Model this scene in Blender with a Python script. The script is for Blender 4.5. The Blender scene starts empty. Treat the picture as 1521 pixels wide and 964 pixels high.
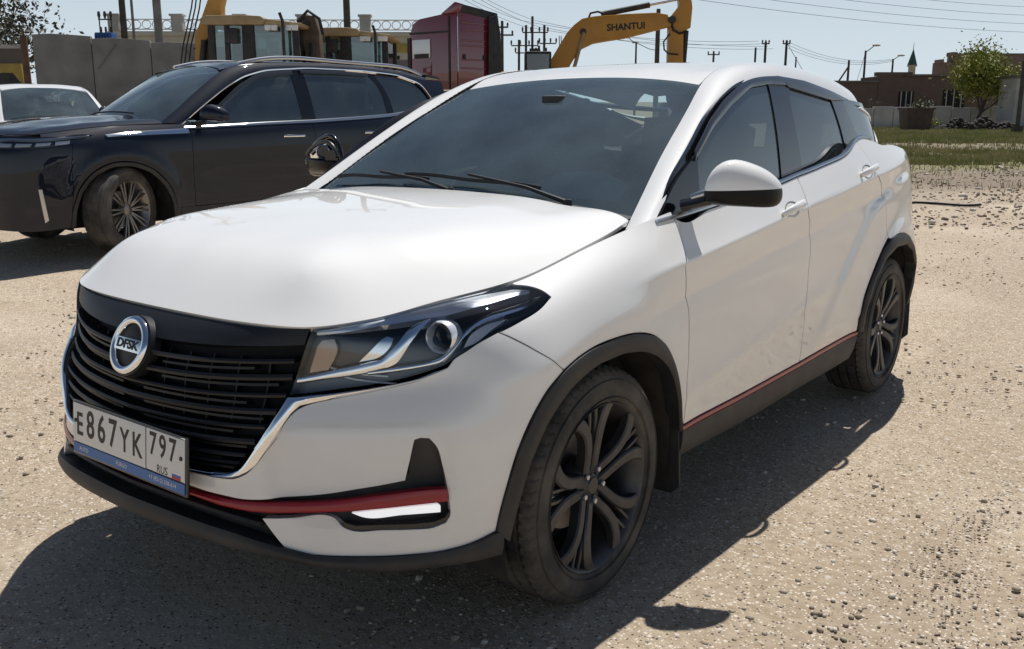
import bpy, bmesh, math, random
import numpy as np
from mathutils import Vector, Matrix, Euler
from mathutils.geometry import delaunay_2d_cdt

# ---------------------------------------------------------------- camera, sky, sun, exposure
scene = bpy.context.scene
C = scene.collection
cam_data = bpy.data.cameras.new('camera')
cam = bpy.data.objects.new('camera', cam_data); C.objects.link(cam)
cam.location = (2.2159, -2.1396, 1.3726)
cam.rotation_euler = (math.radians(90-12.507), 0, math.radians(37.620))
cam_data.sensor_fit = 'HORIZONTAL'; cam_data.sensor_width = 36; cam_data.lens = 1399.43/1521*36
cam_data.clip_start = .05; cam_data.clip_end = 3000
scene.camera = cam

SUN = Vector((-.116, .458, 1.0)).normalized()              # direction towards the sun
world = bpy.data.worlds.new('World'); scene.world = world; world.use_nodes = True
wn = world.node_tree; wn.nodes.clear()
sky = wn.nodes.new('ShaderNodeTexSky'); sky.sky_type = 'NISHITA'; sky.sun_disc = False
sky.sun_elevation = math.asin(SUN.z); sky.sun_rotation = math.atan2(SUN.x, SUN.y)
sky.altitude = 50; sky.air_density = 1.0; sky.dust_density = .6; sky.ozone_density = 2.5
bg = wn.nodes.new('ShaderNodeBackground'); bg.inputs['Strength'].default_value = .052
# pale haze thickening towards the horizon all the way round
tcw = wn.nodes.new('ShaderNodeTexCoord'); spw = wn.nodes.new('ShaderNodeSeparateXYZ'); mrw = wn.nodes.new('ShaderNodeMapRange'); mrw.interpolation_type = 'SMOOTHSTEP'
mrw.inputs[1].default_value = -.02; mrw.inputs[2].default_value = .42; mrw.inputs[3].default_value = .92; mrw.inputs[4].default_value = .0
hz = wn.nodes.new('ShaderNodeMix'); hz.data_type = 'RGBA'; hz.inputs[7].default_value = (13.0, 14.9, 16.4, 1)
wo = wn.nodes.new('ShaderNodeOutputWorld')
wn.links.new(tcw.outputs['Generated'], spw.inputs[0]); wn.links.new(spw.outputs[2], mrw.inputs[0]); wn.links.new(mrw.outputs[0], hz.inputs[0])
wn.links.new(sky.outputs[0], hz.inputs[6]); wn.links.new(hz.outputs[2], bg.inputs[0]); wn.links.new(bg.outputs[0], wo.inputs[0])
sun_data = bpy.data.lights.new('sun', 'SUN'); sun_data.energy = 5.0; sun_data.angle = math.radians(.53); sun_data.color = (1, .955, .89)
sun = bpy.data.objects.new('sun', sun_data); C.objects.link(sun)
sun.rotation_euler = SUN.to_track_quat('Z', 'Y').to_euler()
sun.location = (-10, 40, 60)
scene.render.engine = 'CYCLES'
scene.render.resolution_x = 1024; scene.render.resolution_y = 649
scene.cycles.max_bounces = 10; scene.cycles.transparent_max_bounces = 16
vs = scene.view_settings
vs.view_transform = 'Standard'; vs.look = 'None'; vs.gamma = 1; vs.use_curve_mapping = False; vs.exposure = .02
rng = np.random.default_rng(7); random.seed(7)
# ---------------------------------------------------------------- curved body surfaces
def nat_spline(k, v, q):
    """natural cubic spline through v (n,d) at knots k, evaluated at q"""
    k = np.asarray(k, float); v = np.asarray(v, float); q = np.asarray(q, float)
    if v.ndim == 1: v = v[:, None]
    n = len(k); h = np.diff(k)
    A = np.eye(n); B = np.zeros_like(v)
    for i in range(1, n-1):
        A[i, i-1] = h[i-1]; A[i, i] = 2*(h[i-1]+h[i]); A[i, i+1] = h[i]
        B[i] = 6*((v[i+1]-v[i])/h[i]-(v[i]-v[i-1])/h[i-1])
    M = np.linalg.solve(A, B)
    j = np.clip(np.searchsorted(k, q)-1, 0, n-2)
    a = (k[j+1]-q)/h[j]; b = (q-k[j])/h[j]; hj = h[j][:, None]; a = a[:, None]; b = b[:, None]
    return a*v[j]+b*v[j+1]+((a**3-a)*M[j]+(b**3-b)*M[j+1])*hj**2/6

def curve(pts, n):
    """smooth curve through pts resampled to n points of even spacing"""
    pts = np.asarray(pts, float)
    k = np.r_[0, np.cumsum(np.linalg.norm(np.diff(pts, axis=0), axis=1)+1e-9)]
    d = nat_spline(k, pts, np.linspace(0, k[-1], 400))
    k2 = np.r_[0, np.cumsum(np.linalg.norm(np.diff(d, axis=0), axis=1))]
    q = np.linspace(0, k2[-1], n)
    return np.stack([np.interp(q, k2, d[:, c]) for c in range(d.shape[1])], -1)

def cr_w(f):
    return np.stack([-.5*f+f*f-.5*f**3, 1-2.5*f*f+1.5*f**3, .5*f+2*f*f-1.5*f**3, -.5*f*f+.5*f**3], -1)

class Surf:
    """smooth surface over a grid of points (stations x levels); parameters s, t are in metres"""
    def __init__(self, grid, ns=120, nt=48, smooth=2, smooth_t=1):
        g = np.asarray(grid, float)
        S, L = g.shape[:2]
        ks = np.r_[0, np.cumsum(np.linalg.norm(np.diff(g, axis=0), axis=2).mean(1))]
        g = nat_spline(ks, g.reshape(S, -1), np.linspace(0, ks[-1], ns)).reshape(ns, L, 3)
        for _ in range(smooth):
            g[1:-1] = .25*g[:-2]+.5*g[1:-1]+.25*g[2:]
        kt = np.r_[0, np.cumsum(np.linalg.norm(np.diff(g, axis=1), axis=2).mean(0))]
        g = nat_spline(kt, g.transpose(1, 0, 2).reshape(L, -1), np.linspace(0, kt[-1], nt)).reshape(nt, ns, 3).transpose(1, 0, 2)
        for _ in range(smooth_t):
            g[:, 1:-1] = .25*g[:, :-2]+.5*g[:, 1:-1]+.25*g[:, 2:]
        self.g = g; self.smax = ks[-1]; self.tmax = kt[-1]; self.flip = 1.0
    def raw(self, s, t):
        g = self.g; ns, nt = g.shape[:2]
        a = np.clip(np.asarray(s, float)/self.smax, -.02, 1.02)*(ns-1); b = np.clip(np.asarray(t, float)/self.tmax, -.05, 1.05)*(nt-1)
        i = np.clip(np.floor(a).astype(int), 0, ns-2); j = np.clip(np.floor(b).astype(int), 0, nt-2)
        wa = cr_w(a-i); wb = cr_w(b-j)
        out = 0
        for m in range(4):
            ii = i+m-1
            for n in range(4):
                jj = j+n-1
                ic = np.clip(ii, 0, ns-1); jc = np.clip(jj, 0, nt-1)
                P = g[ic, jc]
                # linear extrapolation past the border keeps the slope
                P = P+np.where((ii < 0)[..., None], g[0, jc]-g[1, jc], 0)+np.where((ii > ns-1)[..., None], g[-1, jc]-g[-2, jc], 0)
                P = P+np.where((jj < 0)[..., None], g[ic, 0]-g[ic, 1], 0)+np.where((jj > nt-1)[..., None], g[ic, -1]-g[ic, -2], 0)
                out = out+P*(wa[..., m]*wb[..., n])[..., None]
        return out
    def disp(self, s, t, P): return 0*P
    sym = False                                   # True: s < 0 is the mirrored half
    def pos(self, s, t):
        s = np.asarray(s, float); t = np.asarray(t, float)
        a = np.abs(s) if self.sym else s
        P = self.raw(a, t)
        P = P+self.disp(a, t, P)
        if self.sym: P = P*np.stack([np.where(s < 0, -1., 1.), np.ones_like(s), np.ones_like(s)], -1)
        return P
    def nrm(self, s, t, e=.006):
        s = np.asarray(s, float); t = np.asarray(t, float)
        n = np.cross(self.pos(s+e, t)-self.pos(s-e, t), self.pos(s, t+e)-self.pos(s, t-e))
        n = n/(np.linalg.norm(n, axis=-1, keepdims=True)+1e-12)
        return n*self.flip

# ---------------------------------------------------------------- the white crossover's shape
# X = towards the driver's side, Y = rearwards from the front axle, Z = up, metres
def belt_grid():
    F = [  # front stations: eight levels from the lip up to the bonnet line
     [(0,-.918,.365),(0,-.912,.45),(0,-.908,.54),(0,-.903,.64),(0,-.893,.72),(0,-.873,.79),(0,-.842,.848),(0,-.797,.885)],
     [(.30,-.895,.36),(.30,-.886,.45),(.30,-.880,.54),(.30,-.872,.64),(.30,-.855,.72),(.30,-.838,.79),(.31,-.815,.848),(.33,-.780,.885)],
     [(.52,-.828,.345),(.525,-.812,.44),(.53,-.800,.54),(.53,-.792,.64),(.53,-.755,.72),(.53,-.735,.79),(.53,-.730,.845),(.535,-.715,.888)],
     [(.66,-.738,.325),(.664,-.718,.43),(.668,-.706,.54),(.670,-.698,.64),(.666,-.660,.72),(.662,-.635,.79),(.658,-.625,.858),(.628,-.610,.903)],
     [(.777,-.590,.31),(.782,-.585,.42),(.788,-.585,.54),(.795,-.578,.64),(.790,-.540,.72),(.782,-.512,.79),(.757,-.498,.875),(.685,-.470,.926)],
     [(.862,-.44,.31),(.868,-.44,.41),(.876,-.44,.53),(.880,-.438,.635),(.880,-.420,.72),(.872,-.400,.80),(.828,-.375,.892),(.722,-.340,.940)],
     [(.886,-.20,.31),(.892,-.20,.41),(.900,-.20,.53),(.906,-.20,.64),(.906,-.20,.74),(.896,-.20,.83),(.856,-.195,.915),(.758,-.185,.962)],
     [(.888,0,.31),(.896,0,.41),(.906,0,.53),(.912,0,.65),(.912,0,.76),(.903,0,.87),(.866,.01,.955),(.780,.02,1.008)],
     [(.880,.42,.31),(.892,.42,.41),(.902,.42,.53),(.911,.42,.66),(.915,.42,.80),(.913,.42,.925),(.884,.42,1.005),(.838,.42,1.088)],
     [(.868,1.0,.29),(.888,1.0,.41),(.898,1.0,.53),(.907,1.0,.68),(.915,1.0,.84),(.920,1.0,.985),(.897,1.0,1.06),(.850,1.0,1.15)],
     [(.866,1.5,.29),(.886,1.5,.41),(.896,1.5,.53),(.905,1.5,.69),(.914,1.5,.87),(.921,1.5,1.04),(.898,1.5,1.115),(.852,1.5,1.20)],
     [(.870,2.0,.29),(.890,2.0,.41),(.900,2.0,.54),(.907,2.0,.71),(.914,2.0,.90),(.920,2.0,1.095),(.893,2.0,1.18),(.842,2.0,1.27)],
     [(.880,2.45,.30),(.900,2.45,.41),(.908,2.45,.55),(.913,2.45,.73),(.915,2.45,.93),(.911,2.45,1.14),(.876,2.45,1.22),(.825,2.45,1.30)],
     [(.882,2.75,.30),(.899,2.75,.41),(.904,2.75,.56),(.904,2.75,.74),(.897,2.75,.95),(.880,2.75,1.16),(.842,2.75,1.235),(.786,2.75,1.31)],
     [(.856,3.01,.31),(.876,3.03,.42),(.880,3.03,.58),(.876,3.03,.76),(.860,3.01,.97),(.832,2.98,1.165),(.79,2.95,1.24),(.735,2.92,1.31)],
     [(.765,3.25,.33),(.785,3.27,.44),(.788,3.27,.60),(.78,3.26,.78),(.76,3.23,.98),(.73,3.17,1.165),(.695,3.12,1.245),(.65,3.07,1.31)],
     [(.50,3.42,.34),(.52,3.45,.46),(.52,3.455,.62),(.52,3.44,.80),(.51,3.40,1.0),(.50,3.33,1.17),(.485,3.28,1.25),(.47,3.22,1.31)],
     [(0,3.46,.34),(0,3.49,.46),(0,3.495,.62),(0,3.48,.80),(0,3.43,1.0),(0,3.36,1.17),(0,3.31,1.25),(0,3.25,1.31)],
    ]
    return F

class Belt(Surf):
    sym = True
    def disp(self, s, t, P):
        Y = P[..., 1]; Z = P[..., 2]; X = P[..., 0]
        side = np.clip((X-.80)/.07, 0, 1)
        # flares over both wheel arches
        d = 0
        for yc, amp in ((0., .010), (2.655, .024)):
            r = np.hypot((Y-yc), (Z-.36))
            d = d+amp*np.exp(-((r-.46)/.085)**2)*np.clip((Z-.3)/.2, 0, 1)
        # crisp shoulder crease, a sharp valley under it, a rising lower crease and the step up to the rear haunch
        zc = .918+.098*(Y-.15); w1 = 1/(1+np.exp(-(Y-.22)/.07))/(1+np.exp((Y-2.75)/.12))
        d = d+.020*np.exp(-np.sqrt((Z-zc)**2+.003**2)/.040)*w1
        d = d-.015*np.exp(-np.sqrt((Z-zc+.115)**2+.006**2)/.045)*w1
        zl = .515+.125*(Y-.48); w2 = 1/(1+np.exp(-(Y-.55)/.08))/(1+np.exp((Y-1.85)/.08))
        d = d+.014*np.exp(-np.sqrt((Z-zl)**2+.006**2)/.055)*w2
        yh = np.interp(Z, [.40, .50, .65, .83, .97, 1.05, 1.12], [1.60, 1.66, 1.79, 2.00, 2.17, 2.45, 2.9])
        d = d+.017/(1+np.exp(-np.clip((Y-yh)/.020, -30, 30)))/(1+np.exp(np.clip((Y-2.85)/.08, -30, 30)))*np.clip((Z-.40)/.10, 0, 1)*np.clip((1.16-Z)/.08, 0, 1)
        out = np.zeros_like(P); out[..., 0] = d*side
        return out

def make_belt(): return Belt(belt_grid(), 150, 56, 3, 1)

RAIL_O = [(.832,.325,1.030),(.815,.397,1.068),(.785,.565,1.169),(.755,.741,1.261),(.722,.912,1.363),(.700,1.058,1.428),(.683,1.219,1.482),(.674,1.374,1.512),(.670,1.598,1.527),(.668,1.895,1.517),(.664,2.241,1.482),(.658,2.505,1.447),(.650,2.738,1.400)]
RAIL_I = [(.752,.322,1.036),(.735,.392,1.072),(.710,.502,1.140),(.687,.608,1.207),(.665,.721,1.270),(.643,.834,1.333),(.611,.984,1.411),(.575,1.144,1.491),(.562,1.256,1.536),(.557,1.381,1.563),(.555,1.533,1.580),(.555,1.75,1.588),(.555,1.95,1.586),(.553,2.20,1.577),(.548,2.48,1.556),(.540,2.75,1.520)]
def rail_grid():
    g = []
    for o, i in zip(curve(RAIL_O, 14), curve(RAIL_I, 14)):
        m = (o+i)/2
        # crest bulges outwards: towards the front-outside on the pillar, up-outside on the rail
        w = np.clip((o[2]-1.08)/.40, 0, 1)
        b = np.array([.55, -.60*(1-w), .35+.45*w]); b /= np.linalg.norm(b)
        g.append([tuple(o), tuple(o*.75+i*.25+b*.014), tuple(m+b*.019), tuple(o*.25+i*.75+b*.014), tuple(i)])
    return g
def make_rail(): return Surf(rail_grid(), 90, 14, 2, 0)


def tps(pts, q, lam=1e-5):
    """thin-plate height through pts (x,y,z) at q (n,2)"""
    pts = np.asarray(pts, float); n = len(pts)
    def phi(r2): return np.where(r2 > 1e-12, r2*np.log(np.maximum(r2, 1e-12)), 0)*.5
    d2 = ((pts[:, None, :2]-pts[None, :, :2])**2).sum(-1)
    A = np.zeros((n+3, n+3)); A[:n, :n] = phi(d2)+lam*np.eye(n)
    A[:n, n] = 1; A[:n, n+1:] = pts[:, :2]; A[n:, :n] = A[:n, n:].T
    w = np.linalg.solve(A, np.r_[pts[:, 2], 0, 0, 0])
    d2 = ((q[:, None, :]-pts[None, :, :2])**2).sum(-1)
    return phi(d2)@w[:n]+w[n]+q@w[n+1:]

class Height(Surf):
    """height field z(x, y) over a rectangle; parameters are x, y themselves"""
    def __init__(self, pts, x0, x1, y0, y1, nx=60, ny=80, lam=1e-5):
        X, Y = np.meshgrid(np.linspace(x0, x1, nx), np.linspace(y0, y1, ny), indexing='ij')
        Z = tps(pts, np.stack([X.ravel(), Y.ravel()], -1), lam).reshape(nx, ny)
        self.g = np.stack([X, Y, Z], -1); self.x0, self.y0 = x0, y0
        self.smax = x1-x0; self.tmax = y1-y0; self.flip = 1.0
    def raw(self, s, t): return Surf.raw(self, np.asarray(s)-self.x0, np.asarray(t)-self.y0)

HOOD_EDGE = [(0,-.797,.885),(.18,-.793,.885),(.33,-.780,.885),(.45,-.755,.886),(.535,-.715,.888),(.590,-.665,.896),(.628,-.610,.903),(.685,-.470,.926),(.722,-.340,.940),(.758,-.185,.962),(.780,.02,1.008),(.784,.16,1.036),(.772,.315,1.066)]
def make_hood():
    e = curve(HOOD_EDGE, 34)
    ctr = np.array([.15, -.05, 1.0])
    P = []
    for (x, y, z) in e:
        P.append((x, y, z))
        v = np.array([0-x*.8, (-.15)-y]); v /= np.linalg.norm(v)
        k = .030 if y < -.3 else .030-.016*min(1, (y+.3)/.35)
        P.append((x+v[0]*.035, y+v[1]*.035, z+k))
    for y, z in ((-.64,1.008),(-.48,1.056),(-.28,1.084),(-.05,1.101),(.15,1.112),(.35,1.119),(.5,1.125)):
        for x, dz in ((0,0),(.2,-.002),(.42,-.010)):
            P.append((x, y, z+dz))
    for y, z in ((-.40,1.036),(-.2,1.060),(0,1.076),(.2,1.090),(.35,1.098),(.5,1.104)):
        P.append((.56, y, z))
    P += [(.74,.42,1.072),(.74,.52,1.075)]
    P = P+[(-x, y, z) for (x, y, z) in P if x > 1e-6]
    return Height(P, -.86, .86, -.86, .62, 87, 75, 1e-3)

def make_roof():
    P = []
    sc = make_windscreen(); top = sc.pos(np.full(25, sc.smax), np.linspace(.02, sc.tmax-.02, 25))
    P += [(x, y+.004, z+.002) for x, y, z in top]
    for (x, y, z) in curve(RAIL_I, 40):
        if y > 1.2: P += [(x, y, z-.004), (-x, y, z-.004)]
    for y, z in ((1.33,1.560),(1.5,1.588),(1.75,1.602),(2.0,1.604),(2.3,1.594),(2.55,1.576),(2.75,1.552)):
        for x, dz in ((0,0),(.25,-.003),(.45,-.010)):
            P += [(x, y-.0*x, z+dz)]+([(-x, y, z+dz)] if x else [])
    P += [(0,2.95,1.51),(.3,2.95,1.505),(-.3,2.95,1.505)]
    return Height(P, -.72, .72, .95, 3.05, 60, 80, 3e-5)

class GlassSide(Surf):
    pass
def make_sideglass():
    g = []
    for y in (.30,.70,1.1,1.5,1.9,2.3,2.5,2.65,2.8,2.95,3.08):
        dx = .035*max(0, 1.35-y)**2+.055*max(0, y-1.9)**2+.55*max(0, y-2.58)**2
        row = [(x-dx, y, z) for x, z in ((.866,.98),(.842,1.08),(.811,1.20),(.770,1.32),(.722,1.43),(.682,1.51),(.645,1.57))]
        g.append(row)
    return Surf(g, 60, 40, 1, 1)

def make_windscreen():
    """stations from bottom to top, levels from the far side over the centre to the driver's side"""
    I = curve([p for p in RAIL_I if p[2] < 1.5 and .38 < p[1] < 1.2], 7)
    g = []
    for k, v in enumerate(np.linspace(0, 1, 7)):
        side = I[k]+np.array([.006, -.003, -.010]); bul = .030*4*v*(1-v)
        c = np.array([0, .425+v*.795, 1.100+v*.424])+bul*np.array([0, -.47, .87])
        row = []
        for u in (0, .3, .58, .82, 1.):
            w = u**2.3
            row.append((side[0]*u, c[1]+(side[1]-c[1])*w, c[2]+(side[2]-c[2])*w))
        g.append([(-p[0], p[1], p[2]) for p in row[:0:-1]]+row)
    return Surf(g, 40, 60, 0, 0)
M = {}
# ---------------------------------------------------------------- materials
def mat(name, color=(.5, .5, .5), rough=.5, metal=0., coat=0., coat_rough=.03, spec=.5, emit=None, emit_s=0., trans=0., ior=1.45, alpha=1.):
    m = bpy.data.materials.new(name); m.use_nodes = True
    b = m.node_tree.nodes['Principled BSDF']
    b.inputs['Base Color'].default_value = (*color, 1); b.inputs['Roughness'].default_value = rough; b.inputs['Metallic'].default_value = metal
    b.inputs['Coat Weight'].default_value = coat; b.inputs['Coat Roughness'].default_value = coat_rough
    b.inputs['Specular IOR Level'].default_value = spec; b.inputs['IOR'].default_value = ior
    b.inputs['Transmission Weight'].default_value = trans; b.inputs['Alpha'].default_value = alpha
    if emit: b.inputs['Emission Color'].default_value = (*emit, 1); b.inputs['Emission Strength'].default_value = emit_s
    return m
def nd(m, kind, **kw):
    n = m.node_tree.nodes.new(kind)
    for k, v in kw.items():
        if k in n.inputs: n.inputs[k].default_value = v
        else: setattr(n, k, v)
    return n
def lk(m, a, b): m.node_tree.links.new(a, b)
def bsdf(m): return m.node_tree.nodes['Principled BSDF']
def ramp(m, src, stops):
    r = nd(m, 'ShaderNodeValToRGB'); e = r.color_ramp.elements
    while len(e) < len(stops): e.new(.5)
    for x, (p, c) in zip(e, stops): x.position = p; x.color = (*c, 1) if len(c) == 3 else c
    lk(m, src, r.inputs[0]); return r.outputs[0]
def noise(m, scale, detail=6, rough=.55, coord='Object', dist=0., mapping=None):
    tc = nd(m, 'ShaderNodeTexCoord'); n = nd(m, 'ShaderNodeTexNoise', Scale=scale, Detail=detail, Roughness=rough, Distortion=dist)
    if mapping:
        mp = nd(m, 'ShaderNodeMapping'); mp.inputs['Scale'].default_value = mapping
        lk(m, tc.outputs[coord], mp.inputs[0]); lk(m, mp.outputs[0], n.inputs['Vector'])
    else: lk(m, tc.outputs[coord], n.inputs['Vector'])
    return n.outputs['Fac']
def mix(m, fac, a, b, kind='MIX'):
    x = nd(m, 'ShaderNodeMix'); x.data_type = 'RGBA'; x.blend_type = kind
    for sock, val in ((x.inputs[0], fac), (x.inputs[6], a), (x.inputs[7], b)):
        if hasattr(val, 'links') or isinstance(val, bpy.types.NodeSocket): lk(m, val, sock)
        elif isinstance(val, (tuple, list)): sock.default_value = (*val, 1) if len(val) == 3 else val
        else: sock.default_value = val
    return x.outputs[2]
def bump(m, height, strength=.3, dist=.01):
    b = nd(m, 'ShaderNodeBump', Strength=strength, Distance=dist); lk(m, height, b.inputs['Height'])
    lk(m, b.outputs[0], bsdf(m).inputs['Normal']); return b
def varied(name, c0, c1, scale=3., rough=.8, bumps=None, detail=8, lo=.35, hi=.65, r2=None, **kw):
    """colour wandering between two tones by noise"""
    m = mat(name, c0, rough, **kw)
    f = noise(m, scale, detail)
    lk(m, ramp(m, f, [(lo, c0), (hi, c1)]), bsdf(m).inputs['Base Color'])
    if bumps: bump(m, noise(m, bumps[0], 8, .65), bumps[1], bumps[2] if len(bumps) > 2 else .01)
    return m
def sheet_glass(name, tint=(.8, .86, .84), rough=.0, ior=1.5, extra=0., film=0.):
    """thin pane: mirror-like by Fresnel, the rest passes tinted"""
    m = bpy.data.materials.new(name); m.use_nodes = True; t = m.node_tree; t.nodes.clear()
    o = t.nodes.new('ShaderNodeOutputMaterial'); mx = t.nodes.new('ShaderNodeMixShader')
    tr = t.nodes.new('ShaderNodeBsdfTransparent'); tr.inputs[0].default_value = (*tint, 1)
    gl = t.nodes.new('ShaderNodeBsdfGlossy'); gl.inputs['Roughness'].default_value = rough; gl.inputs[0].default_value = (1, 1, 1, 1)
    fr = t.nodes.new('ShaderNodeFresnel'); fr.inputs[0].default_value = ior
    ad = t.nodes.new('ShaderNodeMath'); ad.operation = 'ADD'; ad.inputs[1].default_value = extra; ad.use_clamp = True
    geo = t.nodes.new('ShaderNodeNewGeometry')
    t.links.new(fr.outputs[0], ad.inputs[0]); t.links.new(ad.outputs[0], mx.inputs[0]); t.links.new(tr.outputs[0], mx.inputs[1]); t.links.new(gl.outputs[0], mx.inputs[2])
    out = mx.outputs[0]
    if film:
        # thin veil of dust, its blue-teal colour standing in for reflected sky
        df = t.nodes.new('ShaderNodeBsdfDiffuse'); df.inputs[0].default_value = (.42, .58, .64, 1); m2 = t.nodes.new('ShaderNodeMixShader')
        tc = t.nodes.new('ShaderNodeTexCoord'); nz = t.nodes.new('ShaderNodeTexNoise'); nz.inputs['Scale'].default_value = 3.; nz.inputs['Detail'].default_value = 8
        mr = t.nodes.new('ShaderNodeMapRange'); mr.inputs[1].default_value = .3; mr.inputs[2].default_value = .7; mr.inputs[3].default_value = film*.6; mr.inputs[4].default_value = film*1.4
        t.links.new(tc.outputs['Object'], nz.inputs['Vector']); t.links.new(nz.outputs['Fac'], mr.inputs[0]); t.links.new(mr.outputs[0], m2.inputs[0])
        t.links.new(out, m2.inputs[1]); t.links.new(df.outputs[0], m2.inputs[2]); out = m2.outputs[0]
    t.links.new(out, o.inputs[0])
    return m

# ---------------------------------------------------------------- objects
def tag(o, label=None, cat=None, group=None, kind=None):
    if label: o['label'] = label
    if cat: o['category'] = cat
    if group: o['group'] = group
    if kind: o['kind'] = kind
    return o
def empty(name, label, cat, loc=(0, 0, 0), rz=0., group=None):
    o = bpy.data.objects.new(name, None); C.objects.link(o); o.empty_display_size = .2
    o.location = loc; o.rotation_euler = (0, 0, rz)
    return tag(o, label, cat, group)
def link(name, me, m, parent=None):
    if m is not None:
        if isinstance(m, (list, tuple)):
            for x in m: me.materials.append(x)
        else: me.materials.append(m)
    o = bpy.data.objects.new(name, me); C.objects.link(o)
    if parent: o.parent = parent
    return o
def mesh_from(V, F, smooth=True, normals=None):
    me = bpy.data.meshes.new('mesh'); me.from_pydata([tuple(map(float, v)) for v in V], [], [tuple(int(i) for i in f) for f in F])
    if smooth: me.polygons.foreach_set('use_smooth', [True]*len(me.polygons))
    me.update()
    if normals is not None: me.normals_split_custom_set_from_vertices([tuple(map(float, n)) for n in normals])
    return me
class MB:
    """collects shapes into one mesh"""
    def __init__(self): self.v = []; self.f = []; self.mi = []
    def add(self, V, F, mi=0):
        n = len(self.v); self.v += [tuple(map(float, p)) for p in V]; self.f += [tuple(int(i)+n for i in f) for f in F]; self.mi += [mi]*len(F); return self
    def box(self, c, size, rot=None, mi=0, taper=1.):
        x, y, z = size[0]/2, size[1]/2, size[2]/2
        V = [(-x, -y, -z), (x, -y, -z), (x, y, -z), (-x, y, -z), (-x*taper, -y*taper, z), (x*taper, -y*taper, z), (x*taper, y*taper, z), (-x*taper, y*taper, z)]
        if rot is not None:
            R = rot if isinstance(rot, Matrix) else Euler(rot).to_matrix()
            V = [R @ Vector(p) for p in V]
        V = [(p[0]+c[0], p[1]+c[1], p[2]+c[2]) for p in V]
        return self.add(V, [(0, 3, 2, 1), (4, 5, 6, 7), (0, 1, 5, 4), (1, 2, 6, 5), (2, 3, 7, 6), (3, 0, 4, 7)], mi)
    def span(self, x0, x1, y0, y1, z0, z1, mi=0): return self.box(((x0+x1)/2, (y0+y1)/2, (z0+z1)/2), (x1-x0, y1-y0, z1-z0), None, mi)
    def tube(self, pts, r, n=8, mi=0, closed=False, cap=True, flat=None):
        """r: radius or list; flat: (a, b) scale of the section axes"""
        P = [Vector(p) for p in pts]; R = r if hasattr(r, '__len__') else [r]*len(P)
        V = []; F = []; up = None
        for i, p in enumerate(P):
            a = P[i-1] if i > 0 else (P[-1] if closed else p); b = P[i+1] if i < len(P)-1 else (P[0] if closed else p)
            d = (b-a).normalized() if (b-a).length > 1e-9 else Vector((0, 0, 1))
            if up is None:
                up = Vector((0, 0, 1)) if abs(d.z) < .9 else Vector((1, 0, 0))
            s = d.cross(up).normalized(); u = s.cross(d).normalized(); up = u
            fa, fb = flat if flat else (1, 1)
            for k in range(n):
                t = 2*math.pi*k/n
                V.append(p+(s*math.cos(t)*fa+u*math.sin(t)*fb)*R[i])
        m = len(P)
        for i in range(m if closed else m-1):
            for k in range(n):
                j = (i+1) % m; F.append((i*n+k, i*n+(k+1) % n, j*n+(k+1) % n, j*n+k))
        if cap and not closed:
            F.append(tuple(range(n-1, -1, -1))); F.append(tuple((m-1)*n+k for k in range(n)))
        return self.add(V, F, mi)
    def lathe(self, prof, n=32, axis='X', c=(0, 0, 0), mi=0, closed_prof=False, a0=0., a1=2*math.pi):
        """prof: list of (radius, along-axis)"""
        V = []; full = abs(a1-a0-2*math.pi) < 1e-6; m = n if full else n+1
        for k in range(m):
            t = a0+(a1-a0)*k/n; cs, sn = math.cos(t), math.sin(t)
            for r, h in prof:
                p = {'X': (h, r*cs, r*sn), 'Y': (r*sn, h, r*cs), 'Z': (r*cs, r*sn, h)}[axis]
                V.append((p[0]+c[0], p[1]+c[1], p[2]+c[2]))
        L = len(prof); F = []
        for k in range(n):
            k2 = (k+1) % m
            for i in range(L if closed_prof else L-1):
                j = (i+1) % L
                F.append((k*L+i, k2*L+i, k2*L+j, k*L+j))
        return self.add(V, F, mi)
    def prism(self, poly, axis, a, b, mi=0):
        """outline poly (list of 2-tuples) pushed along an axis from a to b; X: (y,z)  Y: (x,z)  Z: (x,y)"""
        n = len(poly)
        def P(q, h): return {'X': (h, q[0], q[1]), 'Y': (q[0], h, q[1]), 'Z': (q[0], q[1], h)}[axis]
        V = [P(q, a) for q in poly]+[P(q, b) for q in poly]
        F = [tuple(range(n-1, -1, -1)), tuple(range(n, 2*n))]+[(i, (i+1) % n, n+(i+1) % n, n+i) for i in range(n)]
        return self.add(V, F, mi)
    def sphere(self, c, r, n=10, mi=0):
        rx, ry, rz = r if hasattr(r, '__len__') else (r, r, r)
        V = [(c[0], c[1], c[2]-rz)]; F = []; h = n//2
        for i in range(1, h):
            a = -math.pi/2+math.pi*i/h
            for k in range(n):
                t = 2*math.pi*k/n; V.append((c[0]+rx*math.cos(a)*math.cos(t), c[1]+ry*math.cos(a)*math.sin(t), c[2]+rz*math.sin(a)))
        V.append((c[0], c[1], c[2]+rz)); L = len(V)-1
        for k in range(n): F.append((0, 1+(k+1) % n, 1+k)); F.append((L, L-n+k, L-n+(k+1) % n))
        for i in range(h-2):
            for k in range(n):
                a = 1+i*n; F.append((a+k, a+(k+1) % n, a+n+(k+1) % n, a+n+k))
        return self.add(V, F, mi)
    def build(self, name, m, parent=None, smooth=False, bevel=0., seg=2, angle=40, fix=True):
        me = bpy.data.meshes.new(name); me.from_pydata(self.v, [], self.f); me.update()
        if any(self.mi): me.polygons.foreach_set('material_index', self.mi)
        if fix or bevel:
            bm = bmesh.new(); bm.from_mesh(me)
            if fix: bmesh.ops.recalc_face_normals(bm, faces=bm.faces)
            if bevel:
                es = [e for e in bm.edges if len(e.link_faces) == 2 and e.calc_face_angle(0) > math.radians(28)]
                bmesh.ops.bevel(bm, geom=es, offset=bevel, segments=seg, affect='EDGES', profile=.6, clamp_overlap=True)
            bm.to_mesh(me); bm.free()
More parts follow.
